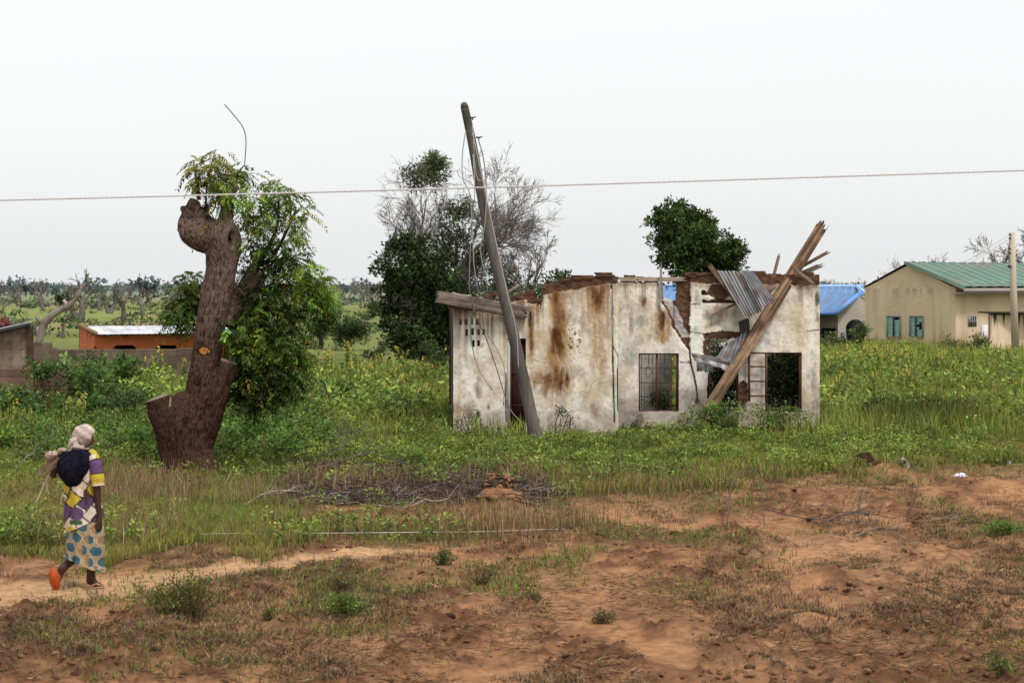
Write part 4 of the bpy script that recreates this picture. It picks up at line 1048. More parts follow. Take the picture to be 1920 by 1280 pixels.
# side window, door, annex wall
def side_b(px):
    lo, hi = 0.0, Lh
    for _ in range(40):
        m = (lo + hi) / 2; p = hp(0, m, 0)
        if 960 + F * p[0] / p[1] < px: lo = m
        else: hi = m
    return m
b0, b1 = side_b(1815), side_b(1829); p = hp(0, b0, 0); z1 = zat(593, p); z0 = zat(612, p)
acc = Acc(); ubox(acc, -.02, -.004, b0, b1, z0, z1, (.02, .02, .025)); w = acc.build('window', M_GLASS, o); w['label'] = 'small dark barred window in the shaded side wall'
acc = Acc()
for q in np.linspace(b0, b1, 5): ubox(acc, -.06, -.03, q - .02, q + .02, z0, z1, (.25, .25, .27))
ubox(acc, -.06, -.03, b0, b1, (z0 + z1) / 2 - .02, (z0 + z1) / 2 + .02, (.25, .25, .27)); acc.build('bars', M_METAL, w)
acc = Acc(); ubox(acc, -.08, -.005, side_b(1839.5), side_b(1853), zat(650, hp(0, 3, 0)), zat(608, hp(0, 3, 0)), (.62, .60, .62)); d = acc.build('door', M_PAINT, o); d['label'] = 'narrow white door in the shaded side wall'
acc = Acc(); ubox(acc, -.11, -.085, side_b(1841), side_b(1841.6), zat(629, hp(0, 3, 0)), zat(621, hp(0, 3, 0)), (.05, .05, .05)); acc.build('handle', M_METAL, d)
acc = Acc(); tube(acc, [hp(-.06, 7.6, gz), hp(-.06, 7.6, eave_z)], .05, (.6, .57, .52), n=6); acc.build('downpipe', M_PAINT, o)
# yard wall with black damp stains
A = at(1843, 655, 88); 
P0 = at(1855, 655, 86.5); P1 = at(1990, 655, 88)
zt = at(1855, 587.5, 86.5)[2]
acc = Acc()
P, Q, U, V = sub_quad(np.array([P0[0], P0[1], -.1]), np.array([P1[0], P1[1], -.1]), np.array([P1[0], P1[1], zt]), np.array([P0[0], P0[1], zt]), 120, 40)
c = WALLC * 1.12 * (.82 + .36 * fbm(U * 6, V * 3, o=4, seed=720)[:, None])
dr = smooth(.46, .60, fbm(U * 22, V * .8, o=4, seed=721)) * smooth(.35, 1.0, V + (fbm(U * 30, V * 2, o=2, seed=722) - .5) * .5)
dr = np.maximum(dr, smooth(.94, .985, V) * .9); dr = np.maximum(dr, (1 - smooth(.004, .02, np.abs(U - .006))) * smooth(.2, .5, V) * .8)
acc.add(P, Q, None, mixc(c, dr, (.04, .03, .025)))
acc.add(P + np.array([0, .2, 0]), Q[:, ::-1], None, c); 
box(acc, (P0[0] - .12, P0[1] - .03, zt), (P1[0], P1[1] + .1, zt + .07), (.08, .065, .05))
tag(acc.build('yard_wall', M_PAINT), 'beige yard wall with black damp streaks behind the concrete pole', 'wall')

# ---- blue roofed house
YH = 104.0
o = empty('blue_roof_house', at(1540, 650, YH), 'grey walled house with a bright blue sheet roof and arched porch', 'house')
def q(px, py, dy=0.0): return at(px, py, YH + dy)
BL = (.075, .175, .35)
acc = Acc()
sheet_roof(acc, q(1228, 537, 4), q(1606, 537, 4), q(1598, 586, -1), q(1190, 586, -1), BL, 30, 1.25, seed=730)
sheet_roof(acc, q(1606, 537, 4), q(1617, 536, 6), q(1633, 556, 3), q(1612, 552, -2), (.075, .19, .44), 4, 1.2, seed=731)
sheet_roof(acc, q(1548, 549.5, 1), q(1612, 551, -2.2), q(1568, 587, -3), q(1520, 587, -2.6), BL, 8, 1.25, seed=732)
acc.build('roof', M_ROOF, o)
acc = Acc()
tube(acc, [q(1228, 537, 3.9), q(1606, 537, 3.9), q(1617, 536, 5.9)], .12, (.28, .45, .75), n=6); tube(acc, [q(1606, 537, 3.9), q(1633, 557, -1.8)], .1, (.3, .48, .78), n=6)
tube(acc, [q(1612, 551, -2.35), q(1567, 587.5, -3.1)], .13, (.12, .27, .6), n=6); tube(acc, [q(1567, 587.5, -3.1), q(1500, 587.5, -2.9)], .10, (.05, .13, .34), n=6)
acc.build('ridge_cap', M_ROOF, o)
acc = Acc(); GW = np.array([.36, .33, .29])
tube(acc, [q(1612, 554.5, -2.3), q(1569, 590.5, -3.0)], .10, (.42, .38, .34), n=4); tube(acc, [q(1612, 554.5, -2.3), q(1626, 564, -2.3)], .10, (.25, .21, .19), n=4)
acc.build('bargeboard', M_PAINT, o)
# porch gable with a round arch, built as a grid with the arch left out
gxs = np.linspace(1570, 1630, 61); gys = np.linspace(553, 655, 103)
PX, PY = np.meshgrid(gxs, gys); cx, cy = np.meshgrid((gxs[:-1] + gxs[1:]) / 2, (gys[:-1] + gys[1:]) / 2)
K = (cy > 555 + np.abs(cx - 1611) * .82) & ~((np.abs(cx - 1604) < 18.5) & (cy > 617)) & ~(np.hypot((cx - 1604) / 18.5, (cy - 617) / 18.5) < 1)
K &= cx > 1571
Vv = np.stack([(PX - 960) / F * (YH - 2.5), np.full_like(PX, YH - 2.5), H - (PY - HY) / F * (YH - 2.5)], -1).reshape(-1, 3)
i, j = np.nonzero(K); w = len(gxs); Qd = np.stack([i * w + j, (i + 1) * w + j, (i + 1) * w + j + 1, i * w + j + 1], -1)
acc = Acc(); cc = GW * 1.15 * (.85 + .3 * fbm(PX * .05, PY * .05, o=4, seed=733).reshape(-1)[:, None]); acc.add(Vv, Qd, None, cc); acc.add(Vv + np.array([0, .25, 0]), Qd[:, ::-1], None, cc * .6)
th = np.linspace(0, np.pi, 20); 
R0 = np.stack([(1604 + 18.5 * np.cos(th) - 960) / F * (YH - 2.5), np.full(20, YH - 2.5), H - (617 - 18.5 * np.sin(th) - HY) / F * (YH - 2.5)], -1); R1 = R0 + np.array([0, .25, 0])
acc.add(np.concatenate([R0, R1]), [[k, k + 1, k + 21, k + 20] for k in range(19)], None, GW * .9)
for x in (1585.5, 1622.5): acc.add(np.array([[gx(x, YH - 2.5), YH - 2.5 + d_, z] for d_ in (0, .25) for z in (-1, H - 87 / F * (YH - 2.5))]), [[0, 1, 3, 2]], None, GW * .9)
acc.build('porch_wall', M_PAINT, o)
acc = Acc()
box(acc, (gx(1225, YH), YH, -.5), (gx(1571, YH), YH + .2, at(0, 588, YH)[2]), GW * .8); box(acc, (gx(1571, YH) , YH + 1.2, -.5), (gx(1635, YH), YH + 1.4, at(0, 585, YH)[2]), GW * .07)
acc.build('wall', M_PAINT, o)
acc = Acc(); box(acc, (gx(1540, YH), YH - .06, at(0, 660, YH)[2]), (gx(1567, YH), YH - .02, at(0, 615, YH)[2]), (.012, .012, .014)); acc.build('opening', M_PAINT, o)  # black panel set on the wall, its colour standing for shade inside
acc = Acc(); box(acc, (gx(1577, YH - 2.5), YH - 2.56, at(0, 640, YH)[2]), (gx(1583, YH - 2.5), YH - 2.52, at(0, 621, YH)[2]), (.03, .03, .03)); acc.build('window', M_GLASS, o)
acc = Acc(); box(acc, (gx(1586, YH), YH + .9, -.4), (gx(1593, YH), YH + 1.0, at(0, 619, YH)[2]), (.03, .05, .22)); acc.build('door', M_PAINT, o)['label'] = 'dark blue door inside the arched porch'

# ---- block hut, low block walls, orange shed on the left
def block_col(u, z, base, seed, bh=.225, bw=.46):
    row = np.floor(z / bh); jt = (np.abs(z / bh - row - .5) > .44) | (np.abs(((u + row * bw * .5) / bw) % 1 - .5) > .47)
    cell = _h(np.floor((u + row * bw * .5) / bw), row, row * 0, seed)
    c = np.asarray(base) * (.72 + .5 * cell[..., None]) * (.75 + .5 * fbm(u * 1.8, z * 1.8, o=4, seed=seed)[..., None])
    return np.where(jt[..., None], c * .72, c)
def block_wall(name, px0, px1, Y0, Y1, z0, tops, thick, base, seed, label=None, cat=None, parent=None, dark=None):
    """tops: list of (photo column, top row) - stepped block wall"""
    n = int((px1 - px0) * 1.2) + 2; u = np.linspace(0, 1, n); px = px0 + (px1 - px0) * u; Yv = Y0 + (Y1 - Y0) * u
    X = (px - 960) / F * Yv
    tp = np.zeros(n)
    for k, (a, b) in enumerate(tops): tp[px >= a] = b
    if len(tops) > 1 and parent is not None: tp = np.interp(px, [t[0] for t in tops], [t[1] for t in tops])
    zt = H - (tp - HY) / F * Yv
    ny = 40; T = np.linspace(0, 1, ny)[:, None]
    Z = z0 + (zt[None] - z0) * T; U = np.broadcast_to((X - X[0])[None], Z.shape)
    c = block_col(U, Z, base, seed)
    if dark is not None: c = dark(np.broadcast_to(px[None], Z.shape), Z, c)
    V0 = np.stack([np.broadcast_to(X, Z.shape), np.broadcast_to(Yv, Z.shape), Z], -1).reshape(-1, 3)
    i = np.arange(ny - 1)[:, None] * n; j = np.arange(n - 1)[None]
    Q = np.stack([i + j, i + j + 1, i + n + j + 1, i + n + j], -1).reshape(-1, 4)
    acc = Acc(); acc.add(V0, Q, None, c.reshape(-1, 3)); acc.add(V0 + np.array([0, thick, 0]), Q[:, ::-1], None, c.reshape(-1, 3))
    m = n * ny; tpi = (ny - 1) * n + np.arange(n); acc.q.append(np.stack([tpi[:-1], tpi[1:], tpi[1:] + m, tpi[:-1] + m], -1))
    for e in (np.arange(ny) * n, np.arange(ny) * n + n - 1): acc.q.append(np.stack([e[:-1], e[1:], e[1:] + m, e[:-1] + m], -1))
    ob = acc.build(name, M_BLOCK, parent)
    if label: tag(ob, label, cat)
    return ob
hut = empty('block_hut', at(0, 700, 52), 'small grey block hut with a sloping tin roof at the left edge', 'hut')
def hutdark(px, Z, c):
    k = smooth(44, 50, px + (fbm(px * .2, Z * 2, o=3, seed=741) - .5) * 14) * (.55 + .6 * fbm(px * .1, Z * 2.2, o=3, seed=742)); return mixc(c, np.clip(k, 0, 1), (.045, .028, .02))
block_wall('wall', -110, 60, 52, 52, -.3, [(-110, 642), (-2, 621), (52, 606), (60, 612)], .2, (.245, .175, .13), 740, parent=hut, dark=hutdark)
block_wall('wall', 40, 58, 52.25, 57, -.3, [(40, 607), (58, 609)], .2, (.12, .07, .05), 743, parent=hut)
acc = Acc(); A, B = at(-110, 640, 51.6), at(57, 604, 51.6); A2, B2 = at(-110, 637, 56), at(57, 603, 56)
P, Q, U, V = sub_quad(A, B, B2, A2, 60, 6); acc.add(P, Q, None, np.array([.30, .32, .35]) * (.7 + .6 * fbm(U * 8, V * 2, o=3, seed=744)[:, None])); acc.add(P - np.array([0, 0, .07]), Q[:, ::-1], None, (.03, .028, .027))
acc.add(np.array([A, B, B - [0, 0, .07], A - [0, 0, .07]]), [[0, 3, 2, 1]], None, (.05, .05, .05)); acc.build('roof', M_TIN, hut)
rng = R(745); acc = Acc()
for k in range(26):
    x = rng.uniform(-60, 27); box(acc, (-.22, -.1, -.07), (.22, .1, .07), np.array([.16, .06, .05]) * rng.uniform(.6, 1.8), rot=Matrix.Rotation(rng.normal(0, .5), 3, 'Y') @ Matrix.Rotation(rng.uniform(0, 3), 3, 'Z'), org=at(x, 612 - 12 * rng.random() * (1 - abs(x) / 70), 59), jit=.02, rng=rng)
box(acc, (gx(-80, 60), 59.2, -.5), (gx(26, 60), 61, at(0, 612, 60)[2]), (.17, .09, .06), jit=.05)
tag(acc.build('rubble_heap', M_BRICK), 'reddish heap of broken bricks behind the block hut', 'rubble')
block_wall('low_block_wall', -110, 132, 46.5, 46.5, -.2, [(-110, 690), (60, 690), (118, 702), (125, 716)], .22, (.17, .105, .075), 746, 'low dark brown block wall in front of the grey hut', 'wall')
block_wall('long_block_wall', 60, 372, 62, 66, -.6, [(60, 641), (95, 652), (104, 656.5), (106, 655), (250, 654.5), (330, 653)], .22, (.12, .09, .066), 747, 'long low grey block wall in front of the orange shed', 'wall')
acc = Acc(); box(acc, (gx(62, 55), 55, .0), (gx(105, 55), 55.25, at(0, 685, 55)[2]), (.3, .2, .15)); box(acc, (gx(60, 55), 54.95, at(0, 685, 55)[2]), (gx(107, 55), 55.3, at(0, 682.5, 55)[2]), (.4, .29, .22), jit=.02)
tag(acc.build('broken_block_pier', M_BLOCK), 'small broken block pier with a pale top between the two low walls', 'wall')

shed = empty('orange_shed', at(290, 690, 84), 'bright orange plastered shed with a pale tin roof behind the block wall', 'shed')
ORA = np.array([.52, .145, .065]); Z0 = -1.4; YS_ = 84
acc = Acc()
A, B, Cc = at(149, 0, YS_ + 5), at(178, 0, YS_), at(450, 0, YS_ + .5)
def orc(U, V, sd): return mixc(ORA * (.85 + .3 * fbm(U * 6, V * 2, o=4, seed=sd)[:, None]), smooth(.55, .7, fbm(U * 14, V * 3, o=3, seed=sd + 1)) * smooth(.75, 1, V) * .7, (.06, .03, .02))
def pz(px, py, Y): return H - (py - HY) / F * Y
P, Q, U, V = sub_quad(np.array([A[0], A[1], Z0]), np.array([B[0], B[1], Z0]), np.array([B[0], B[1], pz(0, 625, YS_)]), np.array([A[0], A[1], pz(0, 611, YS_ + 5)]), 30, 12); acc.add(P, Q, None, orc(U, V, 750))
# front wall with two chamfered openings left out
gxs = np.linspace(178, 450, 273); gys = np.linspace(628, 715, 88)
PX, PY = np.meshgrid(gxs, gys); cx, cy = np.meshgrid((gxs[:-1] + gxs[1:]) / 2, (gys[:-1] + gys[1:]) / 2)
K = np.ones(cx.shape, bool)
for xc in (233.5, 312, 391): K &= ~((np.abs(cx - xc) < 22.5 - np.clip(654 - cy, 0, 8) * .85) & (cy > 647) & (cy < 690))
Yw = YS_ + .5 * (PX - 178) / 272
Vv = np.stack([(PX - 960) / F * Yw, Yw, H - (PY - HY) / F * Yw], -1).reshape(-1, 3)
i, j = np.nonzero(K); w = len(gxs); Qd = np.stack([i * w + j, (i + 1) * w + j, (i + 1) * w + j + 1, i * w + j + 1], -1)
acc.add(Vv, Qd, None, orc((PX.ravel() - 178) / 272, (700 - PY.ravel()) / 75, 752) * .88); acc.add(Vv + np.array([0, .2, 0]), Qd[:, ::-1], None, ORA * .4)
box(acc, (gx(185, YS_), YS_ + 4.9, Z0), (gx(450, YS_), YS_ + 5, pz(0, 618, YS_ + 5)), (.03, .02, .015))
acc.build('wall', M_PAINT, shed)
acc = Acc(); sheet_roof(acc, at(163, 611.5, YS_ + 5), at(450, 610, YS_ + 5), at(452, 624, YS_ - .5), at(181, 627.5, YS_ - .5), (.52, .55, .60), 26, 1.06, seed=755, amp=.008); acc.build('roof', M_ROOF, shed)
acc = Acc()
for k, x in enumerate(np.arange(153, 450, 4.1)): box(acc, (gx(x, YS_ + 5.2), YS_ + 5.2, pz(0, 612.5, YS_ + 5.2)), (gx(x + 2.3, YS_ + 5.2), YS_ + 5.4, pz(0, 609.3, YS_ + 5.2)), (.20, .15, .10))
box(acc, (gx(149, YS_ + 5.2), YS_ + 5.1, Z0), (gx(450, YS_ + 5.2), YS_ + 5.45, pz(0, 611.8, YS_ + 5.2)), (.06, .045, .035))
tube(acc, [at(149, 610, YS_ + 5.1), at(180, 624.5, YS_ - .45)], .10, (.27, .15, .09), n=5); box(acc, (gx(177, YS_), YS_ - .6, pz(0, 628, YS_)), (gx(182, YS_), YS_ - .3, pz(0, 621.5, YS_)), (.08, .07, .06))
acc.build('parapet', M_BLOCK, shed)
# ------------------------------------------------------------------ pollarded tree (foreground left)
YT = 31.7; ST = YT / F
pol = empty('pollarded_tree', at(362, 897, YT), 'thick leaning pollarded tree with sawn limbs and fresh drooping leaves', 'tree')
tubes_ = [
    [(362, 915, 62, 0), (356, 880, 54, 0), (349, 845, 50, 0), (347, 805, 53, 0), (357, 780, 52, 0), (378, 752, 38, 0), (383, 728, 34, 0), (384, 700, 31, 0), (388, 655, 27, 0), (397, 600, 29, 0), (407, 550, 30.5, 0), (416, 500, 30, 0), (416, 465, 33, 0), (409, 438, 38, 0), (402, 418, 33, 0)],
    [(345, 850, 40, -.05), (322, 810, 31, -.1), (305, 775, 26, -.14), (294, 745, 22.5, -.16)],
    [(362, 850, 30, 0), (380, 800, 32, -.05), (399, 755, 26, -.12), (418, 715, 20, -.18), (430, 676, 17, -.2)],
    [(400, 445, 34, 0), (378, 438, 34, 0), (360, 430, 29, 0), (352, 420, 20, 0)],
    [(350, 436, 20, 0), (352, 418, 19, 0), (362, 404, 17, 0), (378, 402, 14, 0)],
    [(385, 430, 34, 0), (382, 412, 26, 0), (392, 404, 16, 0)],
    [(372, 425, 22, 0), (366, 402, 16, 0), (364, 382, 12, 0), (366, 374, 9, 0)],
    [(354, 412, 10, 0), (346, 396, 6, 0), (341, 388, 3.5, 0)],
    [(380, 405, 9, .05), (387, 390, 6, .05), (388, 382, 5, .05)],
    [(346, 398, 4, 0), (353, 386, 4, 0), (362, 380, 5, 0)],
    [(420, 432, 24, 0), (424, 410, 15, 0), (426, 385, 11, 0), (432, 360, 8, 0), (441, 337, 5, 0)],
    [(422, 610, 22, .15), (446, 562, 17, .25), (464, 528, 14, .3), (478, 498, 10, .35), (489, 470, 7, .4)],
    [(452, 550, 12, .25), (474, 532, 10, .25), (490, 520, 7, .3)],
    [(380, 860, 26, -.1), (398, 885, 14, -.2), (415, 902, 9, -.25), (432, 915, 5, -.28)],
    [(345, 860, 30, -.05), (338, 882, 22, -.1), (318, 900, 15, -.15), (306, 915, 8, -.2)],
    [(365, 870, 30, -.2), (365, 900, 20, -.42), (362, 915, 12, -.5)],
]
bmT = bmesh.new()
for P in tubes_:
    P = np.array(P, float); Q = curve_pts(P, max(14, len(P) * 6))
    acc = Acc(); W3 = np.array([at(p[0], p[1], YT + p[3]) for p in Q])
    tube(acc, W3, np.maximum(Q[:, 2], 1.5) * ST, (1, 1, 1), n=20)
    V = np.concatenate(acc.v); vs = [bmT.verts.new(v) for v in V]
    for arr in acc.q + acc.t:
        for f in arr:
            try: bmT.faces.new([vs[k] for k in f])
            except ValueError: pass
me = bpy.data.meshes.new('tmp'); bmT.to_mesh(me); bmT.free()
tmp = bpy.data.objects.new('tmp', me); COL.objects.link(tmp)
md = tmp.modifiers.new('r', 'REMESH'); md.mode = 'VOXEL'; md.voxel_size = .0135
m2 = tmp.modifiers.new('s', 'SMOOTH'); m2.iterations = 5; m2.factor = .5
dg = bpy.context.evaluated_depsgraph_get(); ev = tmp.evaluated_get(dg); tm = bpy.data.meshes.new_from_object(ev)
bpy.data.objects.remove(tmp)
nv = len(tm.vertices); V = np.zeros(nv * 3, np.float32); tm.vertices.foreach_get('co', V); V = V.reshape(-1, 3).astype(float)
Nn = np.zeros(nv * 3, np.float32); tm.vertices.foreach_get('normal', Nn); Nn = Nn.reshape(-1, 3)
px = 960 + F * V[:, 0] / V[:, 1]; py = HY - F * (V[:, 2] - H) / V[:, 1]
front = Nn[:, 1] < .2
lean = V[:, 0] * 1.0
# bark ridges follow the trunk (angle around the leaning axis)
axx = np.interp(py, [440, 500, 550, 600, 655, 700, 740, 772, 805, 845, 915], [405, 416, 407, 397, 388, 383, 370, 354, 347, 349, 362])
uu = (px - axx) * ST; 
rid = fbm(uu * 52 + 40, V[:, 2] * 8, V[:, 1] * 40, o=4, seed=801); rid2 = fbm(uu * 90, V[:, 2] * 16, V[:, 1] * 70, o=3, seed=802)
big = fbm(V[:, 0] * 4, V[:, 2] * 4, V[:, 1] * 4, o=3, seed=803)
disp = np.abs(rid - .5) * -.055 + (rid2 - .5) * .016 + (big - .5) * .08
def near(cx, cy, rx, ry): return np.sqrt(((px - cx) / rx) ** 2 + ((py - cy) / ry) ** 2)
# sawn faces
cutL = (py < 762) & (px < 321) & (px > 266) & (Nn[:, 2] > .5)
cutR = (py < 690) & (px > 410) & (px < 452) & (py > 655) & (Nn[:, 2] > .42)
cutTop = (py < 392) & (px < 400) & (Nn[:, 2] > .6)
disp = np.where(cutL | cutR, (big - .5) * .03, disp)
hol = near(434, 447, 5.5, 13) + (big - .5) * .5
hm = (hol < 1.25) & front
disp = np.where(hm, disp - .13 * (1 - smooth(.7, 1.25, hol)), disp)
rim = np.exp(-((near(436, 447, 12, 22) - 1) / .3) ** 2) * front
disp = disp + rim * .025
wnd = near(382, 657, 9.5, 6.5) + (rid2 - .5) * .9
wm = (wnd < 1) & front
scar = (near(370, 715, 9, 12) + (rid - .5) * 1.4 < .9) & front
V = V + Nn * disp[:, None]
k = np.clip(np.abs(rid - .5) * 6, 0, 1)[:, None] * .75 + np.clip((rid2 - .3) * 2, 0, 1)[:, None] * .35
c = np.array([.195, .127, .095]) * (1 - k) + np.array([.036, .022, .017]) * k
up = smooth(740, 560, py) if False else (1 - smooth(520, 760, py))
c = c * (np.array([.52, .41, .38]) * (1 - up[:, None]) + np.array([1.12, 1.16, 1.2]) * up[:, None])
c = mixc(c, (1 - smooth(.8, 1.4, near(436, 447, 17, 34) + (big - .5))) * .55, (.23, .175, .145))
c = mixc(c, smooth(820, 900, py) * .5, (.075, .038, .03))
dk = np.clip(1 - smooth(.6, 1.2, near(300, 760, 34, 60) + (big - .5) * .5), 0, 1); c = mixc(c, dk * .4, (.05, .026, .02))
c = np.where((cutL | cutR)[:, None], np.array([.30, .21, .16]) * (.55 + .8 * rid2[:, None]), c)
c = np.where(cutTop[:, None], np.array([.05, .03, .025]), c)
c = np.where((hm & (hol < .95))[:, None], np.array([.006, .005, .004]), c)  # hollow painted black to stand for the shade inside it
c = np.where(wm[:, None], np.array([.62, .24, .07]) * (.5 + .9 * rid2[:, None]), c)
c = np.where(((wnd >= 1) & (wnd < 1.45) & front)[:, None], c * .35, c)
c = np.where(scar[:, None], c * .4, c)
c = np.where((near(350, 788, 9, 8) < 1)[:, None] & front[:, None], c * .45, c)
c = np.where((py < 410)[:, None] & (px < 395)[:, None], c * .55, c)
tm.vertices.foreach_set('co', V.astype(np.float32).ravel())
a = tm.color_attributes.new('col', 'FLOAT_COLOR', 'POINT'); cc = np.ones((nv, 4), np.float32); cc[:, :3] = np.clip(c, 0, 1); a.data.foreach_set('color', cc.ravel())
tm.polygons.foreach_set('use_smooth', np.ones(len(tm.polygons), bool)); tm.materials.clear(); tm.update()
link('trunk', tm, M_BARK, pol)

def fronds(acc, P, D, L, C, rng, K=8, droop=.7, leafw=.33):
    N = len(P); D = unit(D)
    S = unit(np.cross(D, np.array([0, 0, 1.]) + rng.normal(0, .35, (N, 3))))
    t = np.linspace(.12, 1, K)
    down = np.array([0, 0, -1.])
    pts = P[:, None] + D[:, None] * (L[:, None] * t)[..., None] + down * (L[:, None] * droop * t ** 2)[..., None]
    tan = unit(D[:, None] + down * (2 * droop * t)[None, :, None])
    for sgn in (-1, 1):
        ld = unit(S[:, None] * sgn * .85 + tan * .65 + down * .35 + rng.normal(0, .16, (N, K, 3)))
        ll = (L[:, None] * .36 * (1 - .5 * np.abs(t - .4))[None]) * rng.uniform(.8, 1.2, (N, K))
        cc = np.repeat(C, K, 0) * np.exp(rng.normal(0, .14, (N * K, 1)))
        leaf_quads(acc, pts.reshape(-1, 3), ld.reshape(-1, 3), ll.ravel(), ll.ravel() * leafw, cc, rng, roll=np.repeat(unit(tan.mean(1)) * .3 + np.array([0, 0, 1.]), K, 0) + rng.normal(0, .3, (N * K, 3)))

rng = R(810)
G1 = (.125, .185, .020); G2 = (.075, .125, .016); G3 = (.034, .062, .011); GY = (.20, .20, .028); GB = (.19, .10, .03)
clumps = [ # cx, cy, rx, ry, n, colour, dy
    (404, 292, 14, 20, 18, GY, .0), (398, 315, 30, 20, 30, GY, .1), (430, 330, 32, 22, 40, G1, .1), (372, 318, 20, 16, 16, GY, .0), (385, 335, 30, 16, 30, GY, .1), (412, 352, 34, 20, 45, G1, .0), (432, 372, 28, 16, 30, G1, -.1), (455, 335, 18, 26, 22, G1, .1), (366, 350, 10, 14, 7, GY, 0), (362, 305, 10, 10, 6, GY, 0), (455, 385, 26, 24, 26, G1, .1), (385, 425, 16, 7, 5, GB, -.2),
    (522, 350, 22, 22, 30, G1, .2), (540, 378, 30, 22, 40, G1, .2), (512, 385, 28, 22, 36, G2, .3), (552, 405, 26, 16, 24, G1, .1), (490, 372, 20, 18, 16, G1, .2), (572, 400, 8, 10, 6, G1, .1), (560, 420, 14, 10, 8, G1, .1),
    (462, 415, 24, 24, 40, GY, .2), (480, 440, 34, 26, 55, G1, .1), (500, 425, 26, 20, 26, GY, .3), (465, 460, 24, 22, 36, G2, .4), (488, 405, 24, 14, 20, G1, .2),
    (520, 460, 26, 20, 34, G2, .3), (548, 478, 26, 22, 34, G2, .2), (530, 500, 34, 22, 44, G2, .3), (556, 510, 22, 22, 30, G1, .1), (500, 490, 24, 22, 30, G3, .4), (585, 525, 26, 18, 44, G1, .1), (604, 540, 18, 24, 40, G1, .05), (598, 560, 24, 20, 44, G2, .1), (570, 545, 26, 22, 40, G1, .1), (575, 500, 20, 16, 26, G1, .1), (545, 440, 22, 16, 26, G1, .1), 
    (470, 500, 30, 30, 40, G3, .55), (455, 560, 28, 34, 60, G3, .5), (480, 550, 30, 30, 60, G3, .5), (515, 545, 30, 26, 50, G2, .35), (525, 580, 34, 26, 56, G2, .3), (488, 592, 40, 34, 90, G2, .2), (455, 610, 32, 40, 80, G2, .2), (550, 600, 22, 22, 26, G2, .1),
    (470, 640, 44, 36, 120, G1, .0), (510, 640, 40, 36, 100, G2, .1), (545, 650, 34, 26, 66, G2, .1), (565, 665, 20, 22, 30, G1, .05), (440, 665, 22, 34, 50, G2, .3), (475, 690, 40, 36, 90, G3, .1), (520, 700, 42, 30, 90, G3, .15), (555, 700, 20, 24, 30, G2, .1), (455, 725, 26, 32, 56, G3, .3), (485, 740, 26, 30, 46, G3, .1), (470, 765, 16, 16, 16, G3, .1), (525, 735, 34, 16, 36, G2, .15), (440, 750, 14, 22, 18, G3, .3),
    (345, 540, 24, 18, 34, G1, .45), (358, 520, 18, 14, 18, G1, .45), (335, 565, 22, 18, 36, G1, .4), (360, 570, 22, 22, 36, G2, .5), (345, 595, 22, 14, 30, G2, .4), (322, 592, 10, 12, 12, G1, .4), (350, 612, 12, 8, 10, G1, .4), (375, 545, 14, 26, 24, G2, .5),
]
acc = Acc()
for cx, cy, rx, ry, n, col, dy in clumps:
    n = int(n * (1.05 if cy < 560 else 1.35) * (.55 if (455 < cx < 505 and cy < 450) else 1))
    u = rng.normal(0, .46, (n, 3)); 
    P = np.array([at(cx + u[k, 0] * rx, cy + u[k, 1] * ry, YT + dy + u[k, 2] * .45) for k in range(n)])
    D = rand_dirs(n, rng, -.05); D[:, 2] *= .6; D[:, 0] += u[:, 0] * .5
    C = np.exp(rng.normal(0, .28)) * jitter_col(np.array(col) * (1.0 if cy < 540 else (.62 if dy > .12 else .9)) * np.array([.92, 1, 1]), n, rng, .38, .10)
    yel = rng.random(n) < .06; C[yel] = jitter_col((.24, .20, .03), yel.sum(), rng, .2)
    fronds(acc, P, D, rng.uniform(.15, .33, n), C, rng, droop=.5)
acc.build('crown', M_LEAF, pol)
BRC = (.065, .042, .034)
def limb(pts, r0, r1, name='branch', C=BRC):
    acc = Acc(); Q = curve_pts([at(p[0], p[1], YT + p[2]) for p in pts], 26); tube(acc, Q, np.linspace(r0, r1, len(Q)), C, n=7); acc.build(name, M_BARK, pol, sm=True)
limb([(464, 528, .3), (500, 470, .3), (520, 420, .25), (522, 360, .2)], .05, .012)
limb([(480, 500, .3), (512, 480, .25), (548, 410, .2), (555, 390, .2)], .04, .01)
limb([(450, 562, .25), (480, 545, .3), (530, 535, .2), (595, 545, .1)], .06, .012)
limb([(440, 590, .3), (470, 600, .2), (510, 620, .1), (548, 660, .1)], .06, .012)
limb([(520, 480, .25), (513, 520, .25), (511, 555, .25)], .03, .012)
limb([(440, 600, .3), (455, 650, .25), (468, 720, .15)], .045, .01)
limb([(395, 640, .3), (370, 590, .45), (345, 545, .45)], .05, .012)
limb([(372, 375, .0), (369, 345, 0), (366, 318, 0), (362, 300, 0)], .022, .007)
limb([(375, 375, .0), (372, 345, 0), (376, 322, .05)], .022, .007)
limb([(386, 382, .05), (388, 350, .05), (395, 315, .05), (404, 280, 0)], .02, .006)
limb([(384, 405, 0), (400, 395, 0), (408, 365, .0), (410, 330, .05)], .016, .006)
limb([(441, 337, 0), (450, 320, .05), (458, 310, .05)], .03, .006)
limb([(403, 415, 0), (396, 400, 0), (388, 392, 0)], .01, .005)
acc = Acc(); Q = curve_pts([at(458, 312, YT), at(460, 290, YT), at(461, 262, YT), at(456, 240, YT), at(440, 218, YT), at(421, 196, YT)], 40)
tube(acc, Q, .009, (.12, .12, .12), n=5); tag(acc.build('stray_wire', M_WIRE), 'thin stray wire curling up out of the pollarded tree top', 'wire')

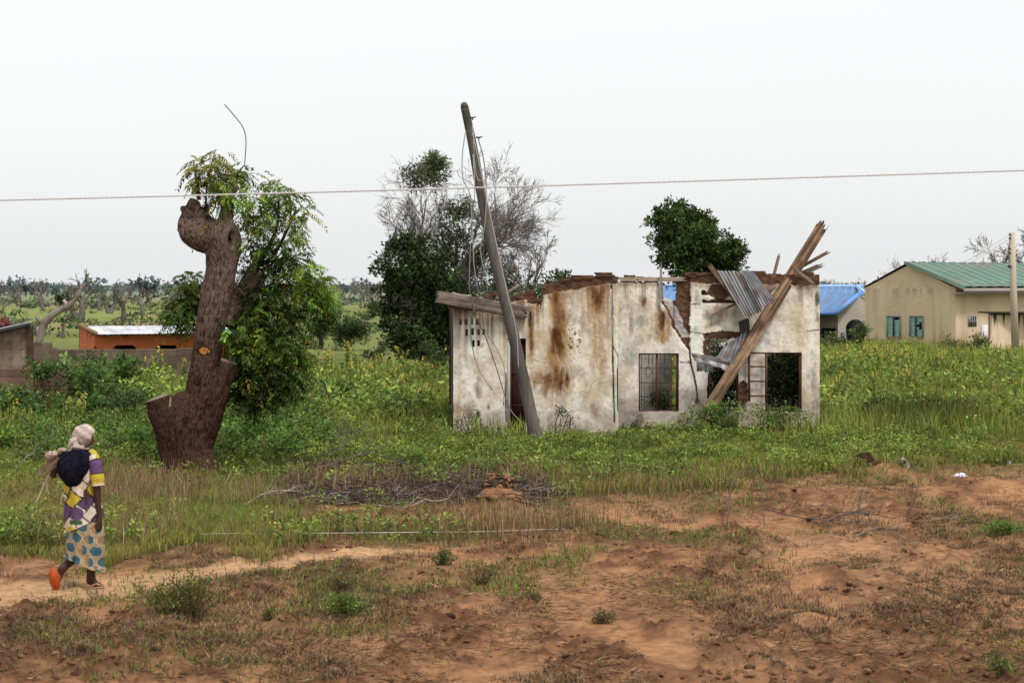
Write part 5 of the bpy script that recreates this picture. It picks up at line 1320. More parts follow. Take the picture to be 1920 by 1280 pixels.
# ------------------------------------------------------------------ generic bare branching
def bare(acc, base, top, r0, rng, levels=4, kids=(3, 5), spread=.75, decay=.62, C=(.2, .17, .15), wob=.12, upb=.15, ns=5, leaves=None, gap=.25, rmin=.006, Ctip=None):
    """recursive crooked branches"""
    ends = []
    def grow(p, d, L, r, lv):
        m = 5 if lv < 2 else 4
        pts = [p]; dd = d.copy()
        for s in range(m):
            dd = unit(dd + rng.normal(0, wob, 3) + np.array([0, 0, upb * .2])); pts.append(pts[-1] + dd * L / m)
        pts = np.array(pts); re = max(r * (.5 if lv else .6), rmin)
        cc = np.array(C) * np.exp(rng.normal(0, .12)); 
        if Ctip is not None: f = lv / levels; cc = cc * (1 - f) + np.array(Ctip) * f
        tube(acc, pts, np.linspace(r, re, len(pts)), cc, n=max(3, ns - lv), cap=(lv == 0))
        if lv >= levels: ends.append(pts[-1]); return
        for k in range(rng.integers(kids[0], kids[1] + 1)):
            t = rng.uniform(gap, 1) if k else 1.0
            i = min(int(t * m), m - 1); q = pts[i] + (pts[i + 1] - pts[i]) * (t * m - i)
            nd = unit(dd + rand_dirs(1, rng)[0] * spread + np.array([0, 0, upb]))
            grow(q, nd, L * decay * rng.uniform(.75, 1.2), max(np.interp(t, [0, 1], [r, re]) * .68, rmin), lv + 1)
    base = np.array(base, float); v = np.array(top, float) - base
    grow(base, unit(v), np.linalg.norm(v), r0, 0)
    return ends

# ---- bare tree with green clumps and dark leafy tree behind the ruin
YK = 75.0; SK = YK / F
o = empty('bare_tree', at(850, 684, YK), 'tall grey mostly bare tree with a few green tufts behind the leaning pole', 'tree')
rng = R(821); acc = Acc(); GT = (.12, .10, .09); GTT = (.165, .142, .132)
tube(acc, curve_pts([at(850, 690, YK), at(838, 600, YK), at(832, 540, YK)], 10), [.36, .34, .33, .32, .31, .3, .3, .29, .28, .27, .26][:len(curve_pts([at(850, 690, YK), at(838, 600, YK), at(832, 540, YK)], 10))], GT, n=8)
for (bx, by, tx, ty, r) in [(835, 560, 768, 470, .15), (832, 545, 800, 425, .15), (838, 545, 830, 420, .16), (842, 560, 880, 440, .17), (838, 560, 930, 470, .16), (832, 560, 752, 520, .12), (842, 590, 775, 600, .11), (850, 590, 900, 545, .12), (832, 560, 790, 540, .11), (860, 520, 940, 410, .11), (880, 500, 960, 430, .11), (846, 560, 870, 500, .1), (842, 580, 800, 560, .1)]:
    bare(acc, at(bx, by, YK), at(bx + (tx - bx) * .82, by + (ty - by) * .82, YK + rng.normal(0, 1.2)), r * .75, rng, levels=5, kids=(3, 5), spread=.68, decay=.62, C=GT, Ctip=GTT, wob=.13, upb=.05, rmin=.0058)
acc.build('trunk', M_TWIG, o)
acc = Acc()
for (cx, cy, rx, ry, n, col) in [(812, 314, 29, 27, 2000, (.075, .09, .03)), (792, 335, 38, 22, 900, (.085, .095, .04)), (775, 318, 22, 14, 200, (.11, .11, .06)), (855, 395, 40, 24, 700, (.065, .09, .025)), (880, 385, 18, 22, 250, (.065, .09, .025)), (862, 440, 46, 40, 900, (.05, .07, .024)), (900, 470, 50, 34, 800, (.06, .07, .032)), (880, 510, 60, 34, 1100, (.055, .065, .03)), (830, 490, 40, 50, 900, (.045, .05, .026)), (930, 500, 30, 26, 400, (.06, .075, .03)), (885, 545, 60, 20, 700, (.055, .065, .03))]:
    c = at(cx, cy, YK + rng.normal(0, .4)); leaf_cloud(acc, c, (rx * SK, .9, ry * SK), n, .16, col, rng, amt=.28, aspect=.3)
acc.build('crown', M_LEAF, o)
o = empty('dark_leafy_tree', at(790, 690, 73), 'dense very dark green leafy tree at the left corner of the ruin', 'tree')
rng = R(822); acc = Acc(); S_ = 73 / F
for (cx, cy, rx, ry, n) in [(735, 470, 26, 24, 420), (720, 495, 20, 22, 300), (760, 455, 24, 20, 300), (750, 510, 30, 36, 700), (775, 490, 34, 40, 800), (735, 575, 38, 18, 600), (712, 577, 18, 10, 200), (770, 560, 44, 40, 1500), (800, 520, 44, 40, 1300), (790, 600, 60, 44, 2400), (745, 625, 26, 22, 560), (728, 612, 14, 10, 150), (825, 570, 40, 60, 2000), (830, 625, 44, 40, 2000), (770, 640, 40, 26, 1000), (812, 480, 34, 40, 700), (740, 540, 30, 14, 400), (860, 600, 30, 60, 1000), (845, 540, 34, 40, 900), (757, 652, 14, 12, 200)]:
    leaf_cloud(acc, at(cx, cy, 73 + rng.normal(0, .5)), (rx * S_, 1.1, ry * S_), int(n * .75), .19, (.028, .05, .012), rng, amt=.35, aspect=.42, shell=.7)
    for q_ in range(max(3, n // 90)):
        a_ = rng.uniform(0, 6.283); leaf_cloud(acc, at(cx + rx * 1.02 * math.cos(a_), cy + ry * 1.0 * math.sin(a_), 73 + rng.normal(0, .5)), (.28, .28, .2), 34, .15, (.030, .052, .012), rng, amt=.3)
acc.build('crown', M_DARKLEAF, o)
acc = Acc(); tube(acc, curve_pts([at(795, 700, 73), at(800, 620, 73), at(790, 540, 73)], 10), .25, (.035, .028, .024), n=8); acc.build('trunk', M_BARK, o)
o = empty('small_bare_tree', at(1000, 690, 70), 'small spreading bare tree showing above the left wing of the ruin', 'tree')
rng = R(823); acc = Acc(); S_ = 70 / F
tube(acc, [at(985, 690, 70), at(985, 560, 70)], [.14, .12], GT, n=6)
for (bx, by, tx, ty, r) in [(985, 560, 1000, 480, .06), (985, 565, 975, 485, .05), (985, 560, 1030, 500, .05), (985, 570, 955, 510, .045), (1000, 530, 1035, 470, .04)]:
    bare(acc, at(bx, by, 70), at(bx + (tx - bx) * .8, by + (ty - by) * .8, 70 + rng.normal(0, .5)), r * .8, rng, levels=4, kids=(3, 4), spread=.6, decay=.6, C=(.15, .125, .11), Ctip=GTT, upb=.08, rmin=.0075)
acc.build('trunk', M_TWIG, o)
bush('shrub', 1020, 640, 90, 125, 69, 1500, .15, (.055, .075, .03), 'dull green shrub behind the broken middle of the ruin top', 824, stems=False)
bush('shrub', 955, 640, 90, 165, 71, 1600, .15, (.05, .07, .03), 'dull green shrub behind the leaning pole and the fallen beam', 825, stems=False)
bush('shrub', 1052, 600, 24, 110, 69, 420, .15, (.05, .08, .028), 'slender green leafy shoot above the broken wall top', 826, stems=False)

# ---- round windblown tree behind the right block
o = empty('round_tree', at(1300, 700, 66), 'dark green bushy windblown tree standing behind the right half of the ruin', 'tree')
rng = R(830); acc = Acc(); S_ = 66 / F
for (cx, cy, rx, ry, n) in [(1270, 395, 28, 18, 900), (1245, 405, 18, 16, 400), (1230, 410, 10, 8, 160), (1275, 430, 44, 34, 1900), (1250, 440, 26, 26, 800), (1305, 420, 26, 24, 900), (1310, 455, 50, 34, 2000), (1280, 480, 44, 36, 1800), (1340, 475, 40, 28, 1400), (1375, 462, 18, 12, 380), (1382, 474, 14, 12, 300), (1345, 500, 40, 22, 1100), (1252, 480, 16, 12, 260), (1300, 520, 46, 30, 1300), (1240, 455, 12, 10, 180), (1362, 488, 22, 18, 500), (1325, 440, 22, 20, 600)]:
    leaf_cloud(acc, at(cx, cy, 66 + rng.normal(0, .5)), (rx * S_, ry * S_ * 1.2, ry * S_), int(n * .8), .15, (.038, .066, .014), rng, amt=.32, shell=.75)
    for q_ in range(max(3, n // 90)):
        a_ = rng.uniform(0, 6.283); leaf_cloud(acc, at(cx + rx * 1.02 * math.cos(a_), cy + ry * 1.0 * math.sin(a_), 66 + rng.normal(0, .5)), (.28, .28, .2), 34, .15, (.05, .085, .016), rng, amt=.3)
acc.build('crown', M_DARKLEAF, o)
acc = Acc(); tube(acc, curve_pts([at(1296, 715, 66), at(1300, 600, 66), at(1285, 480, 66)], 10), .2, (.05, .04, .033), n=8)
for e in [(1250, 420), (1330, 460), (1290, 410), (1370, 470)]: tube(acc, curve_pts([at(1298, 560, 66), at((1298 + e[0]) / 2, (540 + e[1]) / 2, 66), at(*e, 66)], 8), .06, (.05, .04, .033), n=5)
acc.build('trunk', M_BARK, o)

# ---- bare trees behind the green roofed house
for (bx, by, tx, ty, Y, r, lv, lab, sd) in [
    (1918, 560, 1908, 470, 125, .30, 4, 'large bare grey tree at the right edge behind the green roof', 841),
    (1748, 560, 1745, 500, 150, .16, 3, 'small round bare tree rising behind the middle of the green roof', 842),
    (1688, 570, 1690, 505, 165, .2, 2, 'little crooked bare tree left of the green roof ridge', 843)]:
    rng = R(sd); o = empty('bare_tree', at(bx, by, Y), lab, 'tree'); acc = Acc()
    b = at(bx, by, Y); b[2] = terrain(b[0], Y); t = at(tx, ty, Y)
    v = t - b; mid = b + v * .62
    tube(acc, [b, mid], [r, r * .85], (.15, .125, .115), n=7)
    for k in range(7 if lv == 4 else 5):
        bare(acc, mid, mid + (v * .20 + rng.normal(0, 1, 3) * np.array([1.0, .5, .35]) * (.55 if lv == 4 else .4)), r * .4, rng, levels=lv + 1, kids=(3, 4), spread=.7, decay=.66, C=(.17, .145, .135), Ctip=(.19, .165, .155), upb=.06, rmin=.011)
    acc.build('trunk', M_TWIG, o)

# ------------------------------------------------------------------ the far plain: dead pollard trees
def plain(px, py):
    Y = 200.0
    for _ in range(40):
        X = (px - 960) / F * Y; Y = (H - float(terrain(X, Y))) * F / (py - HY)
    X = (px - 960) / F * Y
    return np.array([X, Y, float(terrain(X, Y))])
DT = np.array([.125, .10, .087]); DTL = np.array([.21, .175, .155])
def dead(px, py, h, seed, label, lean=0, tuft=None, fork=False, thick=1.0, group='dead grey trees scattered across the plain', name='dead_tree'):
    rng = R(seed); b = plain(px, py); s = b[1] / F; hh = h * s
    o = empty(name, b, label, 'tree', group); acc = Acc()
    hz = np.clip((b[1] - 150) / 700, 0, 1); C = DT * (1 - hz) + np.array([.15, .142, .138]) * hz  # trunk colour greys with distance, haze painted in
    fac = (0, -1, 0)
    dirs = [(-.28, .9), (.30, 1.0)] if fork else [(lean, 1.0)]
    for dx, dz in dirs:
        t = b + np.array([dx * hh * .8, rng.normal(0, .08) * hh, dz * hh * .46])
        bare(acc, b - [0, 0, .2], t, hh * .085 * thick, rng, levels=4, kids=(2, 4), spread=.85, decay=.52, C=C, Ctip=C * 1.15, wob=.16, upb=.25, ns=6, gap=.55, rmin=hh * .006)
    acc.build('trunk', M_TWIG, o)
    if tuft is not None:
        acc = Acc()
        for (tx, ty, tr, tn) in tuft:
            c = at(tx, ty, b[1]); leaf_cloud(acc, c, (tr * s, tr * s * .8, tr * s * .85), tn, tr * s * .28, (.035, .055, .02), rng, shell=.8)
        acc.build('crown', M_DARKLEAF, o)
    return o
dead(150, 601, 78, 850, 'big forked dead tree with a dark green tuft on top, left of the orange shed', fork=True, tuft=[(163, 524, 9, 160), (170, 529, 7, 100)], thick=1.15)
dead(116, 634, 84, 851, 'slim tree wrapped in dark ivy with a round green head', tuft=[(113, 560, 17, 500), (116, 596, 9, 140), (116, 610, 8, 120)], thick=.5)
dead(84, 583, 62, 852, 'dead tree with a dark green tip left of the round green-headed tree', tuft=[(83, 526, 6, 80)], thick=.8)
dead(205, 588, 56, 853, 'pair of crossed grey dead trunks above the orange shed roof', fork=True, lean=.1)
dead(233, 602, 70, 854, 'dead tree with a drooping limb and dark green clump before the far scrub', tuft=[(216, 553, 7, 120)], lean=.05)
dead(188, 582, 50, 855, 'short stout dead trunk just left of the crossed pair', thick=1.1)
dead(315, 578, 62, 856, 'leaning dead tree with a wispy top touching the sky', lean=.35)
dead(6, 588, 34, 857, 'small spreading dead tree at the far left edge')
dead(636, 596, 62, 858, 'bare dead tree just right of the stump tree leaves', thick=.9)
dead(677, 578, 60, 859, 'tall thin dead tree with a curled top near the middle of the plain', thick=.6)
dead(703, 573, 52, 860, 'paired dead trees beside the dark leafy tree', fork=True, thick=.7)
dead(716, 566, 46, 861, 'thin dead trunk half hidden by the dark leafy tree', thick=.6)
dead(268, 592, 60, 862, 'short dead trunk with a low bush at its foot above the shed roof', thick=1.0)
dead(282, 582, 60, 863, 'slender dead trunk right of the short one above the shed roof', thick=.7)
# fallen leaning giant
b = plain(74, 642); s = b[1] / F
o = empty('fallen_tree', b, 'huge pale dead trunk fallen over and leaning to the right', 'tree', 'dead grey trees scattered across the plain')
rng = R(865); acc = Acc()
def fp_(x, y, d=0): return at(x, y, b[1] + d)
Q = curve_pts([fp_(72, 648), fp_(80, 612), fp_(92, 596), (fp_(110, 583)), fp_(128, 573), fp_(142, 560), fp_(152, 541), fp_(160, 530)], 40)
tube(acc, Q, np.interp(np.linspace(0, 1, len(Q)), [0, .15, .4, .7, .85, 1], np.array([8.5, 7, 6, 5, 3.5, 2.2]) * s) * (.8 + .45 * fbm(np.linspace(0, 9, len(Q)), np.zeros(len(Q)), o=3, seed=866)), DTL * (.55 + .7 * fbm(np.linspace(0, 14, len(Q)), np.zeros(len(Q)), o=3, seed=867))[:, None], n=9)
tube(acc, [fp_(80, 606), fp_(72, 598), fp_(68, 593)], np.array([6, 5, 3.5]) * s, DTL, n=7); tube(acc, [fp_(75, 640), fp_(73, 612)], np.array([7, 4]) * s, (.40, .27, .19), n=7)
tube(acc, [fp_(126, 574), fp_(122, 566), fp_(119, 562)], np.array([5, 3.5, 2.5]) * s, (.42, .32, .27), n=6); tube(acc, [fp_(88, 608), fp_(95, 604), fp_(99, 600)], np.array([2, 1.5, 1]) * s, DT, n=5)
for (x, y) in [(152, 541), (158, 533), (147, 552)]:
    bare(acc, fp_(x, y), fp_(x + rng.normal(5, 6), y - 16), 2.2 * s, rng, levels=2, spread=.8, C=DT, rmin=.4 * s)
acc.build('trunk', M_TWIG, o)
# the many small ones
rng = R(870); 
for k in range(58):
    px = np.array([-10, 60, 150, 230, 300, 560, 650, 700, 790])[rng.integers(0, 9)] + rng.normal(0, 26) if k < 46 else rng.uniform(1540, 1690); py = 546 + 32 * rng.random() ** 1.5
    h = rng.uniform(.40, 1.3) * (py - 530) * 1.0 + 8
    dead(px, py, min(h, 46), 900 + k, 'small grey dead tree far out on the green plain', lean=rng.normal(0, .15), thick=rng.uniform(.4, 1.2), fork=rng.random() < .3, tuft=[(px + rng.normal(0, 3), py - min(h, 46) * .9, 4.5, 50)] if rng.random() < .25 else None, group='small dead trees far out on the plain')
# green trees standing on the plain
for k, (px, py, w, h, lab) in enumerate([(268, 560, 26, 38, 'dark blue green tree on the skyline above the shed roof'), (288, 556, 12, 34, 'narrow dark tree on the skyline right of the broad one'), (336, 552, 14, 30, 'small dark tuft tree on the skyline left of the stump trunk'), (48, 556, 16, 24, 'dark green tree on the left of the plain'), (17, 545, 12, 28, 'tall hazy tree on the skyline near the left edge'), (602, 654, 84, 112, 'dense dark green bush tree right of the stump tree leaves'), (652, 657, 84, 66, 'low dark green bush beside the dense bush tree'), (1655, 552, 40, 26, 'dark tree clump on the skyline left of the green roof')]):
    rng = R(960 + k); b = plain(px, py); s = b[1] / F; hz = np.clip((b[1] - 150) / 700, 0, 1)
    o = empty('leafy_tree', b, lab, 'tree'); acc = Acc(); col = np.array([.034, .058, .014]) * (1 - hz) + np.array([.055, .085, .075]) * hz  # far crowns blended towards blue green, haze put into the colour
    for q in range(6 if py < 600 else 9):
        c = at(px + rng.normal(0, w * .17), py - h * rng.uniform(.42, .80), b[1]); leaf_cloud(acc, c, (w * .30 * s, w * .3 * s, h * .22 * s), 170 if py < 600 else 520, (w + h) * .5 * s * (.10 if py < 600 else .055), col, rng, shell=.8)
    if py > 600:
        leaf_cloud(acc, at(px, py - h * .28, b[1]), (w * .45 * s, w * .3 * s, h * .3 * s), 1100, (w + h) * .5 * s * .055, col, rng, shell=.8)
    acc.build('crown', M_DARKLEAF, o)
    acc = Acc(); tube(acc, [b - [0, 0, .2], b + [0, 0, h * s * .6]], [h * s * .05, h * s * .03], (.07, .06, .055), n=6); acc.build('trunk', M_TWIG, o)

# scrub over the plain, wood on the skyline
rng = R(980); acc = Acc()
N = 1250; py = 540 + 95 * rng.random(N) ** 2.4; px = rng.uniform(-500, 2400, N)
px = np.where((rng.random(N) < .75) & (px > 900), rng.uniform(-60, 860, N), px)
for k in range(N):
    b = plain(px[k], py[k]); s = b[1] / F
    if b[0] > 12 and b[1] < 125: continue
    w = rng.uniform(.4, 1.5) * (1.0 + .8 * (b[1] > 350)); h = w * rng.uniform(.25, .6); n = 26
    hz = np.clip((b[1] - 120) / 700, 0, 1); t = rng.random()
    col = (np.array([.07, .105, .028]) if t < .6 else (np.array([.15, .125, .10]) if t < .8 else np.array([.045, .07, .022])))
    col = col * (1 - hz) + np.array([.12, .15, .125]) * hz  # scrub colour paled with distance to stand for haze
    d = rand_dirs(n, rng); d[:, 2] = np.abs(d[:, 2]); P = b + d * np.array([w, w, h]) * rng.random((n, 1)) ** .5
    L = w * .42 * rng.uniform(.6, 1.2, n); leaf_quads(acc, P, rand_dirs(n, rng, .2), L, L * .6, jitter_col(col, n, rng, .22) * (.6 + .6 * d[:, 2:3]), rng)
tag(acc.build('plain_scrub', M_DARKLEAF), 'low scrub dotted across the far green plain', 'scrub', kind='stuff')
rng = R(981); acc = Acc()
for k in range(900):
    Y = rng.uniform(650, 1500); X = rng.uniform(-.42, .42) * Y; z = -1.5
    hgt = (rng.uniform(1.8, 4.4) + (3 if rng.random() < .10 else 0)) * (.75 + .35 * Y / 1000) ; w = hgt * rng.uniform(.5, 1.1); n = 40
    d = rand_dirs(n, rng); P = np.array([X, Y, z + hgt * .55]) + d * np.array([w, w, hgt * .48]) * rng.random((n, 1)) ** .5
    hz = np.clip((Y - 600) / 800, 0, 1); col = np.array([.06, .085, .07]) * (1 - hz) + np.array([.115, .15, .17]) * hz  # leaf colour turns bluer with distance as painted haze
    L = hgt * .30 * rng.uniform(.7, 1.3, n); leaf_quads(acc, P, rand_dirs(n, rng), L, L * .7, jitter_col(col, n, rng, .12, .04), rng)
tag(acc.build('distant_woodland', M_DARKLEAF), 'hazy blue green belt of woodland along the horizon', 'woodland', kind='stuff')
# ------------------------------------------------------------------ individual bushes and flowering weeds
BL_ = [ # px, base py, w, h, Y, n, leaf, colour, label
    (170, 780, 120, 110, 46, 1500, .12, (.075, .135, .028), 'broad green bush at the right end of the low dark block wall'),
    (225, 735, 92, 70, 52, 1000, .15, (.085, .155, .035), 'large leaved green bush below the long grey block wall'),
    (75, 725, 60, 52, 46, 500, .11, (.085, .145, .03), 'light green spray of leaves hanging over the low dark block wall'),
    (118, 715, 40, 42, 50, 300, .14, (.10, .16, .05), 'small castor-like plant between the hut and the low wall'),
    (20, 800, 100, 80, 44, 1500, .10, (.065, .115, .026), 'rounded green bush under the low wall at the left edge'),
    (95, 810, 90, 74, 43, 1000, .09, (.05, .09, .022), 'shaded dark green bush below the low dark block wall'),
    (240, 790, 90, 66, 43, 1100, .09, (.055, .10, .024), 'dark green bush left of the sawn stump limb'),
    (185, 800, 70, 62, 42, 700, .09, (.07, .13, .03), 'mid green bush behind the walking person'),
    (50, 860, 120, 70, 37, 1300, .085, (.11, .20, .032), 'bright feathery green plant left of the walking person'),
    (262, 880, 96, 90, 35, 1400, .085, (.115, .205, .034), 'bright feathery green plant left of the big trunk'),
    (285, 830, 60, 44, 38, 500, .08, (.10, .18, .03), 'small bright bush just left of the sawn stump limb'),
    (460, 850, 90, 60, 36, 900, .08, (.085, .16, .028), 'leafy green bush right of the big trunk'),
    (520, 800, 80, 44, 41, 700, .085, (.085, .145, .03), 'low green bush under the drooping leaves'),
    (640, 760, 100, 50, 50, 900, .10, (.085, .145, .03), 'wide green weed bush in the meadow left of the ruin'),
    (735, 790, 80, 60, 45, 700, .09, (.085, .15, .03), 'upright green weed bush nearer the ruin corner'),
    (810, 690, 60, 46, 66, 400, .12, (.05, .085, .022), 'dark bush under the dark leafy tree'),
    (710, 680, 56, 36, 70, 380, .12, (.05, .085, .022), 'small dark bush in the meadow beyond the yellow flowers'),
    (1607, 655, 50, 46, 88, 420, .16, (.075, .12, .035), 'green shrub growing in front of the arched porch'),
    (1560, 655, 60, 38, 88, 420, .15, (.075, .10, .04), 'dull shrub in front of the blue roofed house'),
    (1790, 662, 90, 30, 84, 420, .13, (.10, .11, .035), 'grassy shrub at the corner of the green roofed house'),
    (1650, 800, 90, 56, 43, 800, .07, (.045, .07, .018), 'dark shrub at the left end of the tall grass stand'),
    (1770, 805, 100, 60, 43, 900, .06, (.045, .065, .02), 'dark shrub in the middle of the tall grass stand'),
    (1850, 655, 70, 26, 82, 300, .13, (.10, .10, .035), 'low grassy shrub before the yard wall'),
]
for k, (px, py, w, h, Y, n, lf, col, lab) in enumerate(BL_):
    bush('bush' if w > 55 else 'shrub', px, py, w, h, Y, n, lf, col, lab, 1100 + k, group='bushes of the overgrown field', aspect=.5, zoff=-.05)
# thin weedy bushes on the soil
def weed_bush(px, py, w, h, label, seed, col, n=900, stemc=(.14, .09, .05)):
    rng = R(seed); g_ = gp(px, py); g_[2] = float(ground_height(g_[0], g_[1])); s = g_[1] / F
    o = empty('weed_bush', g_, label, 'bush', 'thin weed bushes on the bare soil')
    st = Acc(); lf = Acc()
    for k in range(46):
        a = rng.uniform(0, 2 * np.pi); rr = rng.random() ** .7
        e = g_ + np.array([np.cos(a) * rr * w * s / 2, np.sin(a) * rr * w * s / 3, h * s * rng.uniform(.35, 1.05) * (1 - .35 * rr)])
        b = g_ + np.array([np.cos(a) * .12 * w * s * rr, np.sin(a) * .1 * w * s * rr, -.02])
        Q = curve_pts([b, (b * .45 + e * .55) + np.array([0, 0, .04]) + rng.normal(0, .02, 3), e], 8)
        tube(st, Q, np.linspace(.004, .0018, len(Q)), np.array(stemc) * rng.uniform(.6, 1.5), n=3, cap=False)
        m = n // 46; t = rng.random(m) ** .7; P = Q[(t * (len(Q) - 1)).astype(int)] + rng.normal(0, .022, (m, 3))
        L = rng.uniform(.018, .042, m); leaf_quads(lf, P, rand_dirs(m, rng, .3), L, L * .42, jitter_col(col, m, rng, .35, .1) * (.5 + .6 * t[:, None]), rng)
    st.build('stem', M_TWIG, o); lf.build('foliage', M_LEAF, o)
weed_bush(325, 1168, 190, 105, 'thin olive weed bush on the bare soil beside the footpath', 1201, (.12, .135, .03), 1900)
weed_bush(365, 1170, 100, 110, 'second sparse weed bush growing against the right of the larger one', 1202, (.11, .12, .03), 900)
weed_bush(645, 1155, 120, 50, 'low bright green weed bush on the soil in the middle foreground', 1203, (.125, .19, .035), 1600)
weed_bush(640, 1110, 80, 60, 'thin twiggy weed just behind the low bright green one', 1204, (.10, .11, .035), 420)
weed_bush(830, 1062, 70, 36, 'small dull weed on the soil below the ground cable', 1205, (.09, .12, .04), 500)
weed_bush(900, 1095, 90, 44, 'small thin weed right of the dull one', 1206, (.10, .11, .035), 400)
weed_bush(1880, 1002, 110, 30, 'bright green low leafy patch at the right edge', 1207, (.12, .21, .035), 1500)
weed_bush(505, 1170, 30, 22, 'tiny green tuft between the two larger weeds', 1208, (.09, .15, .03), 150)
weed_bush(1000, 1130, 60, 20, 'tiny flat weed on the soil in the lower middle', 1209, (.12, .13, .035), 260)
weed_bush(40, 1205, 80, 24, 'flat dull weed on the soil at the lower left', 1210, (.11, .11, .035), 320)
weed_bush(1880, 1275, 60, 34, 'pale green weed at the lower right corner', 1211, (.13, .19, .05), 300)
weed_bush(1130, 1165, 70, 24, 'flat tuft of dry weed right of the lower middle', 1212, (.13, .11, .04), 300)

# yellow flowering weeds: one modelled, the rest copied
rng = R(1300)
protos = []
for v in range(4):
    r = R(1310 + v); lf = Acc(); fl = Acc(); st = Acc()
    for k in range(6):
        a = r.uniform(0, 2 * np.pi); e = np.array([np.cos(a) * .32 * r.random(), np.sin(a) * .32 * r.random(), r.uniform(.65, 1.1)])
        Q = curve_pts([np.zeros(3), e * .5 + r.normal(0, .05, 3), e], 8); tube(st, Q, np.linspace(.012, .006, len(Q)), (.09, .11, .035), n=3, cap=False)
        m = 16; t = r.uniform(.15, .9, m); P = Q[(t * (len(Q) - 1)).astype(int)] + r.normal(0, .04, (m, 3)); L = r.uniform(.07, .14, m)
        leaf_quads(lf, P, rand_dirs(m, r, .1), L, L * .5, jitter_col((.10, .16, .03), m, r, .25), r)
        m = 11; P = e + np.stack([r.normal(0, .02, m), r.normal(0, .02, m), -r.uniform(0, .18, m)], -1); L = r.uniform(.035, .065, m)
        leaf_quads(fl, P, rand_dirs(m, r, .5), L, L * .8, jitter_col((.66, .54, .10), m, r, .2, .06), r)
    protos.append((lf, fl, st))
spots = []
for k in range(16): spots.append((rng.uniform(600, 846), rng.uniform(684, 714)))
for k in range(7): spots.append((rng.uniform(640, 800), rng.uniform(720, 775)))
for k in range(14): spots.append((1545 + 270 * rng.random() ** 1.5, rng.uniform(690, 712)))
spots += [(730, 768), (782, 775), (1577, 752), (1695, 738), (1700, 745), (1902, 755), (1890, 690), (1855, 700), (1795, 730), (140, 812), (128, 806), (40, 812), (1640, 745), (590, 730), (690, 745), (1575, 758), (745, 760), (320, 705), (345, 712), (290, 712), (1560, 765)]
made = {}
for k, (px, py) in enumerate(spots):
    Y = H * F / (py - HY)
    if in_house(np.array([px]), np.array([Y]))[0]: continue
    p = gp(px, py); p[2] = float(ground_height(p[0], p[1])) - .03
    v = k % 4; front = py > 725
    lab = 'weed with a yellow flower spike standing apart in the green meadow' if front else ('yellow flowering weed in the row left of the ruin' if px < 850 else 'yellow flowering weed in the row before the right-hand houses')
    o = empty('flowering_weed', (0, 0, 0), lab, 'flower', 'single yellow flowering weeds' if front else ('yellow weeds left of the ruin' if px < 850 else 'yellow weeds before the houses'))
    if v not in made:
        lf, fl, st = protos[v]
        made[v] = [x.build(nm, mt, o) for x, nm, mt in ((lf, 'foliage', M_LEAF), (fl, 'blossoms', M_LEAF), (st, 'stem', M_TWIG))]
        kids = made[v]
    else:
        kids = []
        for ch in made[v]:
            c = ch.copy(); COL.objects.link(c); c.parent = o; kids.append(c)
    sc_ = rng.uniform(.7, 1.15) * (1.0 if py < 720 else .8)
    o.location = p; o.scale = (sc_, sc_, sc_); o.rotation_euler.z = rng.uniform(0, 6.28)

# ------------------------------------------------------------------ fallen twigs, sticks, debris
rng = R(1400); acc = Acc()
X, Y, px, py = scatter(16000, rng, x0=440, x1=1090, y0=855, y1=975)
keep = rng.random(len(X)) < twig_zone(X, Y) * (.2 + smooth(.4, .6, fbm(X * .9, Y * .9, o=3, seed=91)))
idx = np.nonzero(keep)[0][:3600]
for k in idx:
    z = float(ground_height(X[k], Y[k])); th = rng.uniform(0, np.pi); L = rng.uniform(.15, .7)
    d = np.array([np.cos(th), np.sin(th) * .8, 0]) * L / 2; p = np.array([X[k], Y[k], z + rng.uniform(.0, .05)])
    Q = np.array([p - d + [0, 0, rng.uniform(-.03, .05)], p + rng.normal(0, .04, 3) + [0, 0, .02], p + d + [0, 0, rng.uniform(-.03, .12)]])
    tube(acc, Q, [.008, .007, .004], np.array([.085, .064, .056]) * np.exp(rng.normal(0, .55)), n=3, cap=False)
tag(acc.build('fallen_twigs', M_TWIG), 'mat of dark dead twigs on the ground right of the big trunk', 'twigs', kind='stuff')
def branch_on_ground(pts, r, label, seed, C=(.16, .12, .10), forks=5, cat='branch', spread=.6):
    rng = R(seed); acc = Acc(); P = []
    for (x, y, h) in pts:
        g_ = gp(x, y); g_[2] = float(ground_height(g_[0], g_[1])) + h; P.append(g_)
    Q = curve_pts(P, 24); tube(acc, Q, np.linspace(r, r * .45, len(Q)), C, n=5)
    for k in range(forks):
        i = rng.integers(3, len(Q) - 1); d = unit(Q[i] - Q[i - 2]) + rng.normal(0, spread, 3) + [0, 0, .25]
        bare(acc, Q[i], Q[i] + unit(d) * rng.uniform(.2, .45), r * .55, rng, levels=1, kids=(1, 3), spread=.6, C=C, rmin=.003, ns=4)
    tag(acc.build('fallen_branch', M_TWIG), label, cat, 'fallen branches on the ground')
branch_on_ground([(455, 955, .03), (500, 942, .12), (545, 938, .12), (600, 940, .05)], .014, 'pale fallen branch in the dry grass right of the big trunk', 1501, (.42, .36, .33), 3)
branch_on_ground([(390, 930, .08), (430, 920, .12), (465, 922, .06)], .010, 'pale thin fallen branch at the root of the big trunk', 1502, (.42, .36, .33), 2)
branch_on_ground([(690, 950, .03), (760, 962, .05), (800, 958, .15)], .010, 'pale bent twig lying below the twig mat', 1503, (.44, .38, .35), 4)
branch_on_ground([(600, 880, .1), (640, 868, .3), (690, 850, .5)], .016, 'dark fallen branch sticking up out of the twig mat', 1504, (.11, .085, .075), 9)
branch_on_ground([(580, 895, .1), (660, 885, .25), (730, 872, .35)], .014, 'dark spreading dead branch on the left of the twig mat', 1505, (.13, .10, .09), 10)
